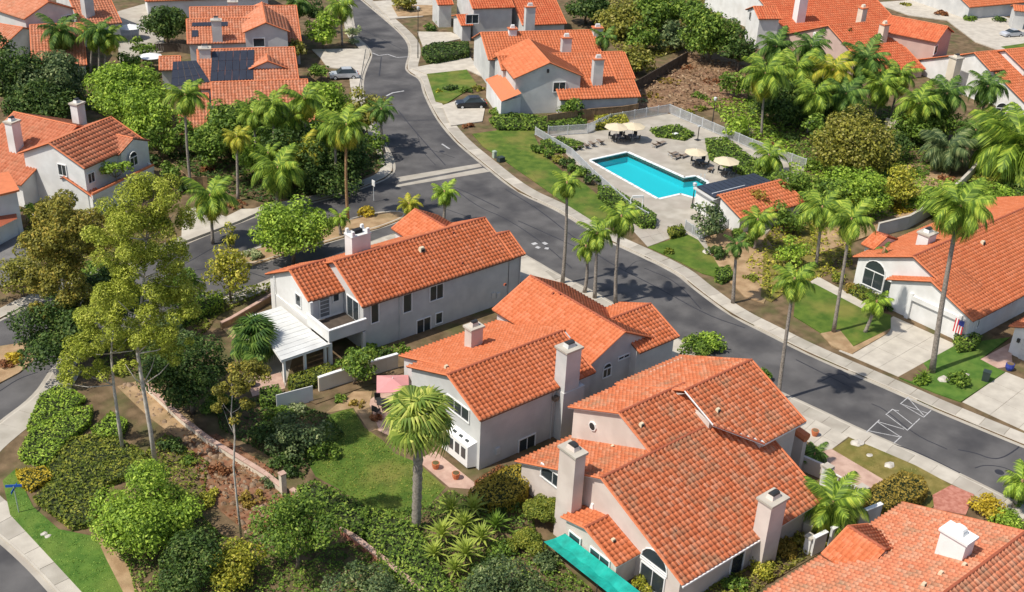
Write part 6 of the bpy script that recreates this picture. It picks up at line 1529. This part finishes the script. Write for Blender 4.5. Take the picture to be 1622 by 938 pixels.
hedge('light green clipped hedge along the entry street', [(262, 500), (300, 478), (352, 460), (352, 478), (300, 500), (268, 515)], 1.2, 'bright')
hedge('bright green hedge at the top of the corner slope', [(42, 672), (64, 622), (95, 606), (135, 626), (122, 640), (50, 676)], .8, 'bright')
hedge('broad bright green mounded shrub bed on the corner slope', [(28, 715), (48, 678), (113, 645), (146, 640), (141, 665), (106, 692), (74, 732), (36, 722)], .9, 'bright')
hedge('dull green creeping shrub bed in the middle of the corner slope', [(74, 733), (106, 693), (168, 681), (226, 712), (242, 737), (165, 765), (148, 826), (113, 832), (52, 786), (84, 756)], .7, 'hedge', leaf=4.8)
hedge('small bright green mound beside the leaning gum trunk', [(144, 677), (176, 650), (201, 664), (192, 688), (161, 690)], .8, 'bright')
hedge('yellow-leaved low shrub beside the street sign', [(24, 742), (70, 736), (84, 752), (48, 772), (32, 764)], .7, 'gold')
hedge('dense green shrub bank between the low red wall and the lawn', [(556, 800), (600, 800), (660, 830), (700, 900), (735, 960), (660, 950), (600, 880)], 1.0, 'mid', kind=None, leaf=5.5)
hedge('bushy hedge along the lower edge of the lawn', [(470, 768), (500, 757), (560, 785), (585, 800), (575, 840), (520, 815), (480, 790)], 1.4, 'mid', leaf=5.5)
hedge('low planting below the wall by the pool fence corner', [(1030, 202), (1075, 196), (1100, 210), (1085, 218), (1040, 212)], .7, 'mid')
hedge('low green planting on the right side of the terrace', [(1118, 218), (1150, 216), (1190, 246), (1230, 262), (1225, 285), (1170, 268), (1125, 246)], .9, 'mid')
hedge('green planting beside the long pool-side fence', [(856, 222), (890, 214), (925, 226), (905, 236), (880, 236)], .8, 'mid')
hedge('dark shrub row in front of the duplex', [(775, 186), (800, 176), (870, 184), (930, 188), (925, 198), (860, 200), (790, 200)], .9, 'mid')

# ---- low ground cover between the trees and shrubs
COV = [
 ('low mixed ground cover at the bottom left around the bright trees', [(158, 838), (300, 800), (350, 850), (440, 880), (560, 860), (700, 960), (560, 1010), (230, 1000), (205, 900)], .35, 'mid'),
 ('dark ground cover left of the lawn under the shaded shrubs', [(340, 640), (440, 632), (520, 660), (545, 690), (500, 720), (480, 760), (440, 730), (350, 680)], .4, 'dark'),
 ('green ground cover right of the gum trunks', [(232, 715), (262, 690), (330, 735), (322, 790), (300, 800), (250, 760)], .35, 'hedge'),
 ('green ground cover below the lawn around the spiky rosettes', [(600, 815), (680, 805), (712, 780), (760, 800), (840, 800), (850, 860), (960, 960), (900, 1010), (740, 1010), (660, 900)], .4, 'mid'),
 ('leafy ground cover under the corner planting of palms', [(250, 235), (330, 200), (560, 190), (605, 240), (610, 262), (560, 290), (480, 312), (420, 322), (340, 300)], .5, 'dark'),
 ('green ground cover under the upper left trees', [(140, 110), (240, 100), (262, 160), (262, 240), (215, 215), (150, 175), (40, 170), (0, 150), (0, 90)], .5, 'mid'),
 ('olive ground cover beneath the brown gum tree', [(50, 350), (150, 330), (260, 330), (280, 380), (230, 402), (130, 435), (60, 455), (20, 400)], .4, 'olive'),
 ('green ground cover on the verge of the entry road', [(250, 505), (300, 470), (430, 450), (425, 462), (345, 500), (300, 560), (190, 600), (140, 560)], .35, 'hedge'),
 ('mixed ground cover on the palm slope at the upper right', [(1180, 110), (1290, 120), (1400, 170), (1500, 190), (1500, 260), (1420, 300), (1300, 280), (1240, 235), (1190, 200)], .45, 'mid'),
 ('light ground cover above the garage house', [(1250, 260), (1420, 270), (1490, 290), (1490, 320), (1385, 352), (1300, 345), (1255, 320)], .45, 'bright'),
 ('olive ground cover on the hillside at the top', [(915, 8), (1140, -10), (1140, 60), (1085, 78), (1000, 105), (960, 60)], .45, 'olive'),
 ('green ground cover right of the slope wall at the right edge', [(1480, 330), (1560, 270), (1650, 270), (1650, 330), (1560, 345)], .5, 'mid'),
 ('green ground cover beside the pool fence', [(1115, 160), (1190, 160), (1270, 258), (1200, 232)], .5, 'bright'),
 ('ground cover between the white house and the garden wall', [(505, 590), (560, 565), (640, 545), (640, 556), (592, 572)], .4, 'mid'),
 ('dark ground cover in the side yard between the grey and large houses', [(800, 740), (860, 745), (880, 780), (850, 800), (840, 770)], .4, 'dark'),
 ('ground cover in the narrow side yard beside the large roof', [(1100, 945), (1290, 852), (1312, 862), (1180, 950)], .45, 'olive'),
]
COV.append(('grassy ground cover on the bare ground left of the garage house', [(1180, 420), (1240, 345), (1340, 350), (1350, 420), (1300, 440), (1262, 450), (1222, 478)], .25, 'yellow'))
for lb, pts, h, l in COV: hedge(lb, pts, h, l, name='ground_cover', cat='ground cover', kind='stuff', at_top=False, dens=1.35, bump=.18, core=False, leaf=4.8)

GR_ = [('grass blades of the lawn behind the grey house', [(530, 657), (557, 648), (577, 680), (606, 700), (625, 722), (660, 738), (700, 773), (676, 798), (638, 818), (592, 802), (537, 770), (505, 752), (486, 720), (505, 692)], 'grass'),
 ('grass blades of the corner lawn at the bottom left', [(8, 763), (24, 748), (50, 804), (93, 842), (150, 854), (166, 887), (192, 940), (225, 1000), (175, 1000), (132, 938), (84, 885), (18, 815)], 'grassb'),
 ('grass blades of the long roadside lawn by the pool', [(750, 212), (805, 206), (848, 204), (848, 217), (862, 248), (895, 278), (925, 293), (960, 322), (998, 345), (985, 357), (945, 350), (900, 322), (850, 287), (800, 252), (767, 230)], 'grass'),
 ('grass blades of the small lawn at the pool entry', [(1030, 391), (1089, 373), (1104, 381), (1124, 406), (1147, 416), (1138, 437), (1113, 430), (1073, 410)], 'grass'),
 ('grass blades of the lawn left of the garage house drive', [(1264, 453), (1290, 451), (1369, 489), (1408, 500), (1408, 519), (1350, 546), (1330, 542), (1260, 500)], 'grass'),
 ('grass blades of the lawn under the tallest right palm', [(1448, 606), (1480, 568), (1517, 547), (1596, 536), (1551, 569), (1577, 584), (1588, 589), (1522, 633), (1484, 619)], 'grassb'),
 ('dry grass blades of the verge beside the brown hedge', [(1348, 696), (1380, 709), (1450, 739), (1485, 758), (1503, 769), (1488, 788), (1470, 805), (1398, 761), (1322, 712)], 'grassd'),
 ('grass blades of the small duplex lawn', [(680, 117), (737, 111), (753, 133), (707, 162), (692, 158)], 'grass')]
for lb, pts, l in GR_: hedge(lb, pts, .17, l, name='grass', cat='grass', kind='stuff', at_top=False, dens=.38, bump=.01, core=False, leaf=2.6, z=.14)
hedge('dry brush scattered over the bare slope behind the duplex', [(1000, 150), (1085, 86), (1130, 98), (1188, 110), (1178, 163), (1120, 170), (1066, 178), (1012, 170)], .55, 'dry', name='dry_brush', cat='dry brush', kind='stuff', at_top=False, dens=.55, bump=.30, core=False, leaf=5)
hedge('dry red brush over the mulch by the young gum', [(292, 692), (345, 690), (430, 744), (450, 775), (443, 828), (400, 848), (350, 808), (320, 767)], .35, 'red', name='dry_brush', cat='dry brush', kind='stuff', at_top=False, dens=.22, bump=.15, core=False, leaf=5)
# roadside round shrubs
for i, (x, y, r, h, l, lb) in enumerate(((850, 236, 13, 1.2, 'mid', 'first round bush at the upper end of the roadside row'), (866, 243, 14, 1.3, 'mid', 'second round bush of the roadside row'), (884, 252, 12, 1.1, 'olive', 'third bush of the roadside row, lighter green'), (898, 258, 13, 1.5, 'dark', 'fourth bush of the roadside row, taller and darker'),
    (910, 268, 13, 1.2, 'mid', 'fifth bush of the roadside row'), (924, 274, 13, 1.3, 'mid', 'sixth bush of the roadside row'), (940, 286, 14, 1.4, 'dark', 'last round bush before the long low hedge'))):
    bush(lb, x, y, r, h, l, name='round_bush', group='round bushes between road and pool')
BU = [
 ('clipped round topiary ball left of the teal cloth', 864, 812, 34, 2.4, 'hedge'), ('dark shrub at the foot of the golden hedge', 800, 800, 26, 1.0, 'dark'),
 ('bright shrub above the beige wall beside the white house', 584, 556, 22, 1.0, 'bright'), ('dark shrub behind the bright one at the white house wall', 610, 560, 12, .9, 'dark'),
 ('shrub against the shaded wall of the white house', 640, 556, 12, .8, 'mid'), ('yellow flowering shrub on the median island', 580, 335, 18, .9, 'gold'),
 ('green shrub on the median island left of the yellow one', 520, 352, 16, .9, 'mid'), ('olive shrub on the median island', 480, 372, 16, .8, 'olive'), ('pale shrub at the left end of the median island', 404, 402, 18, .8, 'silver'),
 ('golden shrub at the right edge beside the weathered roof', 1565, 805, 30, 1.4, 'gold'), ('green shrub below the golden one at the right edge', 1595, 825, 34, 1.1, 'bright'), ('dark green shrub between golden shrub and street', 1610, 790, 18, 1.0, 'mid'),
 ('yellow-orange shrub in the small street bed at the left edge', 20, 568, 18, .8, 'gold'), ('rust red shrub in the small street bed at the left edge', 6, 578, 14, .6, 'red'), ('dark shrub in the small street bed', 36, 558, 10, .6, 'dark'),
 ('shrub cluster in the red mulch, reddish', 350, 745, 24, .7, 'red'), ('brown dry shrub in the red mulch', 400, 790, 26, .7, 'hedgeb'), ('dull purple-brown shrub at the mulch edge', 425, 765, 20, .7, 'blue'),
 ('yellow-green shrub under the bright bottom tree', 335, 790, 24, .8, 'yellow'), ('dark shrub beside the gum trunks', 275, 705, 24, .9, 'dark'), ('green shrub by the low tan wall', 300, 730, 16, .7, 'mid'),
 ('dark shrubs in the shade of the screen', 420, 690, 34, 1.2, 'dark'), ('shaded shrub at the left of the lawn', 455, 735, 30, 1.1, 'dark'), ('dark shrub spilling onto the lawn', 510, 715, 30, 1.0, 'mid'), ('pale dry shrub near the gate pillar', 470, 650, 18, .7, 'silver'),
 ('orange-brown shrub on the tan bed by the beige wall', 565, 640, 16, .5, 'hedgeb'), ('rust shrub along the pink patio edge', 595, 662, 10, .5, 'red'), ('small green shrub on the tan bed', 540, 632, 12, .5, 'mid'),
 ('dark shrub behind the golden brown young gum', 440, 660, 26, 1.1, 'mid'), ('olive shrub right of the dark round tree', 345, 640, 26, 1.3, 'mid'),
 ('pinkish flowering shrub in the narrow side yard', 1240, 868, 26, 1.0, 'hedgeb'), ('yellow-green shrub in the narrow side yard', 1205, 900, 24, 1.1, 'yellow'), ('dark shrub by the window of the narrow side yard', 1165, 925, 22, .9, 'mid'), ('tall grassy shrub at the side yard corner', 1268, 858, 18, 1.0, 'olive'),
 ('bright shrub under the big arched window', 1022, 925, 22, 1.2, 'yellow'),
 ('shrub between the two front houses by the kerb', 1100, 548, 30, 1.4, 'mid'), ('bright hedge shrub behind the large house ridge', 1125, 542, 26, 1.3, 'bright'), ('dark shrub beside the street behind the large house', 1212, 592, 12, 1.2, 'mid'),
 ('round shrub at the garage house path', 1330, 440, 14, 1.1, 'hedge'), ('reddish shrub row under the garage house window', 1350, 458, 16, .8, 'hedgeb'), ('dark round shrub by the garage pier', 1402, 486, 14, .9, 'dark'),
 ('spiky dark shrub on the right lawn', 1522, 603, 22, 1.2, 'mid'), ('green shrub at the kerb end of the right lawn', 1462, 604, 14, .8, 'palm'), 
 ('brownish shrub on the pool lawn near the kerb', 1060, 398, 12, .6, 'hedge'), ('dark shrub in the pool entry bed', 1135, 400, 18, 1.2, 'dark'), ('green shrub left of the husked palm', 1172, 372, 16, 1.0, 'mid'), ('dark shrub beside the pool wall', 1190, 385, 14, 1.0, 'mid'),
 ('ochre shrub at the kerb right of the husked palm', 1190, 440, 16, .6, 'hedge'), ('pale yellow shrub on the slope above the garage house', 1425, 330, 26, .8, 'gold'), ('dry grass clump behind the grey wall', 1400, 322, 22, .8, 'yellow'), ('green shrub behind the grey wall', 1460, 318, 26, 1.0, 'bright'),
 ('orange flowering shrub at the pool fence corner', 1228, 232, 14, .7, 'red'), ('dark shrub beside the orange flowers', 1252, 218, 18, 1.0, 'dark'), ('green shrub on the slope below the olive tree', 1290, 262, 26, 1.1, 'mid'),
 ('dark shrub at the upper road verge', 700, 35, 14, 1.0, 'mid'), ('green verge shrub right of the street lamp', 680, 42, 10, .8, 'mid'), ('dry verge shrub by the upper kerb', 652, 14, 12, .6, 'olive'),
 ('round dark shrub by the lamp driveway', 683, 47, 12, .8, 'dark'), ('dark shrub on the small duplex lawn', 715, 140, 14, .8, 'dark'), ('second dark shrub on the small duplex lawn', 738, 143, 12, .8, 'mid'), ('pale shrub beside the duplex garage', 757, 140, 12, .7, 'olive'), ('small dry shrub on the duplex lawn corner', 696, 145, 8, .5, 'yellow'),
 ('leafy shrub right of the black hatchback', 790, 178, 16, .9, 'mid'), ('yellow-green shrub beside the duplex side path', 775, 105, 14, 1.4, 'olive'), ('red-brown shrub left of the black hatchback lawn', 742, 200, 12, .6, 'red'),
 ('green shrub at the upper right drive', 1490, 22, 14, 1.0, 'red'), ('round green shrub by the upper right drive', 1536, 30, 14, 1.0, 'mid'), ('dark shrub near the red porch', 1582, 32, 12, 1.1, 'dark'), ('shrub at the top right garage', 1560, 18, 16, .9, 'blue'), ('low shrub at the top of the drive', 1436, 8, 12, .6, 'olive'),
 ('red-brown dry shrub at the top of the dry slope', 1085, 108, 22, .6, 'red'), ('tan dry shrub in the middle of the dry slope', 1060, 130, 24, .6, 'hedgeb'), ('brown dry shrub at the lower slope', 1035, 152, 22, .6, 'hedgeb'), ('green shrub at the foot of the dry slope', 1107, 152, 14, 1.0, 'mid'), ('dry shrub right of the slope centre', 1130, 130, 22, .6, 'red'), ('rust shrub on the right of the dry slope', 1155, 125, 18, .6, 'hedgeb'), ('tan shrub by the dark fence foot', 1045, 112, 18, .5, 'hedgeb'), ('low pale shrub at the duplex end', 1015, 160, 14, .5, 'silver'), ('olive shrub below the dry slope beside the pool fence', 1085, 178, 18, .8, 'olive'), ('brown shrub above the fence corner', 1110, 172, 14, .6, 'hedge'),
 ('orange-brown fallen fronds by the entry road', 372, 325, 24, .6, 'red'), ('pale agave-like shrub at the brick wall', 560, 66, 10, .7, 'silver'), ('dark shrub at the foot of the young road palm', 686, 348, 12, .7, 'mid'),
 ('dark shrub by the thin palm and tan fence', 288, 300, 14, 1.0, 'dark'), ('dark shrub right of the left house', 240, 255, 16, 1.4, 'dark'), ('orange shrub by the tan fence', 330, 268, 14, .8, 'red'),
 ('grey shrub on the slope right of the drooping palm', 1560, 285, 24, 1.0, 'olive'), ('dark shrub under the huge spiky palm', 1600, 295, 30, 1.2, 'dark'), ('brown shrub left of the tan slope wall', 1500, 285, 18, .7, 'red'), ('green shrub beside the tan slope wall', 1455, 275, 24, .9, 'mid'),
 ('light green shrub below the round topiary', 832, 862, 34, 1.2, 'hedge'), ('pale green shrub at the left end of the teal cloth', 868, 892, 26, 1.0, 'blue'), ('leafy shrub right of the spiky rosettes', 795, 872, 24, 1.0, 'mid'), ('dark shrub right of the lowest rosettes', 772, 900, 26, 1.0, 'dark'),
 ('dark spiky-looking shrub under the golden hedge', 770, 802, 20, .9, 'blue'), ('low green shrub at the feet of the upper left palms', 200, 122, 22, 1.0, 'mid'), ('dark shrub left of the middle townhouse', 235, 118, 20, 1.2, 'mid'), ('shrub under the solar townhouse corner', 255, 150, 16, 1.5, 'mid'), ('dark shrub behind the left house roof', 262, 235, 12, 1.2, 'dark'),
]
for t in BU: bush(t[0], t[1], t[2], t[3], t[4], t[5], **(dict(leaf=3.4, dens=1.5) if 'topiary' in t[0] else {}))
# garden furniture far left terrace
for i, (q, lb) in enumerate((((238, 88), 'white garden parasol on the upper left terrace'), ((206, 42), 'pale parasol on the terrace below the top left house'))):
    parasol(q, 2.4, 1.9, M['trim_w'], lb, n=8, base=.12)
# scattered small stones and litter on the bare beds
P = []
for pts, k in (([(1000, 150), (1085, 84), (1130, 97), (1185, 110), (1175, 165), (1066, 180)], 260), ([(290, 690), (430, 742), (452, 775), (400, 850), (318, 765)], 240), ([(1290, 330), (1440, 262), (1520, 252), (1470, 330), (1380, 370)], 160), ([(185, 612), (238, 598), (330, 700), (290, 700)], 80)):
    A = np.array(pg(pts, .15)); mn, mx_ = A.min(0), A.max(0); q = mn+RNG.random((k*3, 2))*(mx_-mn); q = q[inpoly(q, A)][:k]; P.append(q)
P = np.concatenate(P); n = len(P); s = .08+.22*RNG.random(n)**2; V = []; Fq = []
base_ = np.array([(-1, -1, 0), (1, -1, 0), (1, 1, 0), (-1, 1, 0), (-.6, -.6, 1), (.6, -.6, 1), (.6, .6, 1), (-.6, .6, 1)])*np.array([1, .8, .7]); bf = np.array([(4, 5, 6, 7), (0, 1, 5, 4), (1, 2, 6, 5), (2, 3, 7, 6), (3, 0, 4, 7)])
for i in range(n):
    a = RNG.random()*6.28; co, si = math.cos(a), math.sin(a); v = base_*s[i]*(1+.3*(RNG.random((8, 3))-.5)); V.append(np.column_stack([v[:, 0]*co-v[:, 1]*si+P[i, 0], v[:, 0]*si+v[:, 1]*co+P[i, 1], v[:, 2]+.13])); Fq.append(bf+8*i)
tag(np_mesh('loose_stones', np.concatenate(V), np.concatenate(Fq), M['pebble'], kind='stuff'), 'loose brown stones scattered over the bare slopes and mulch', 'stones')
print('leaves', NLEAF[0], 'objects', len(bpy.data.objects))
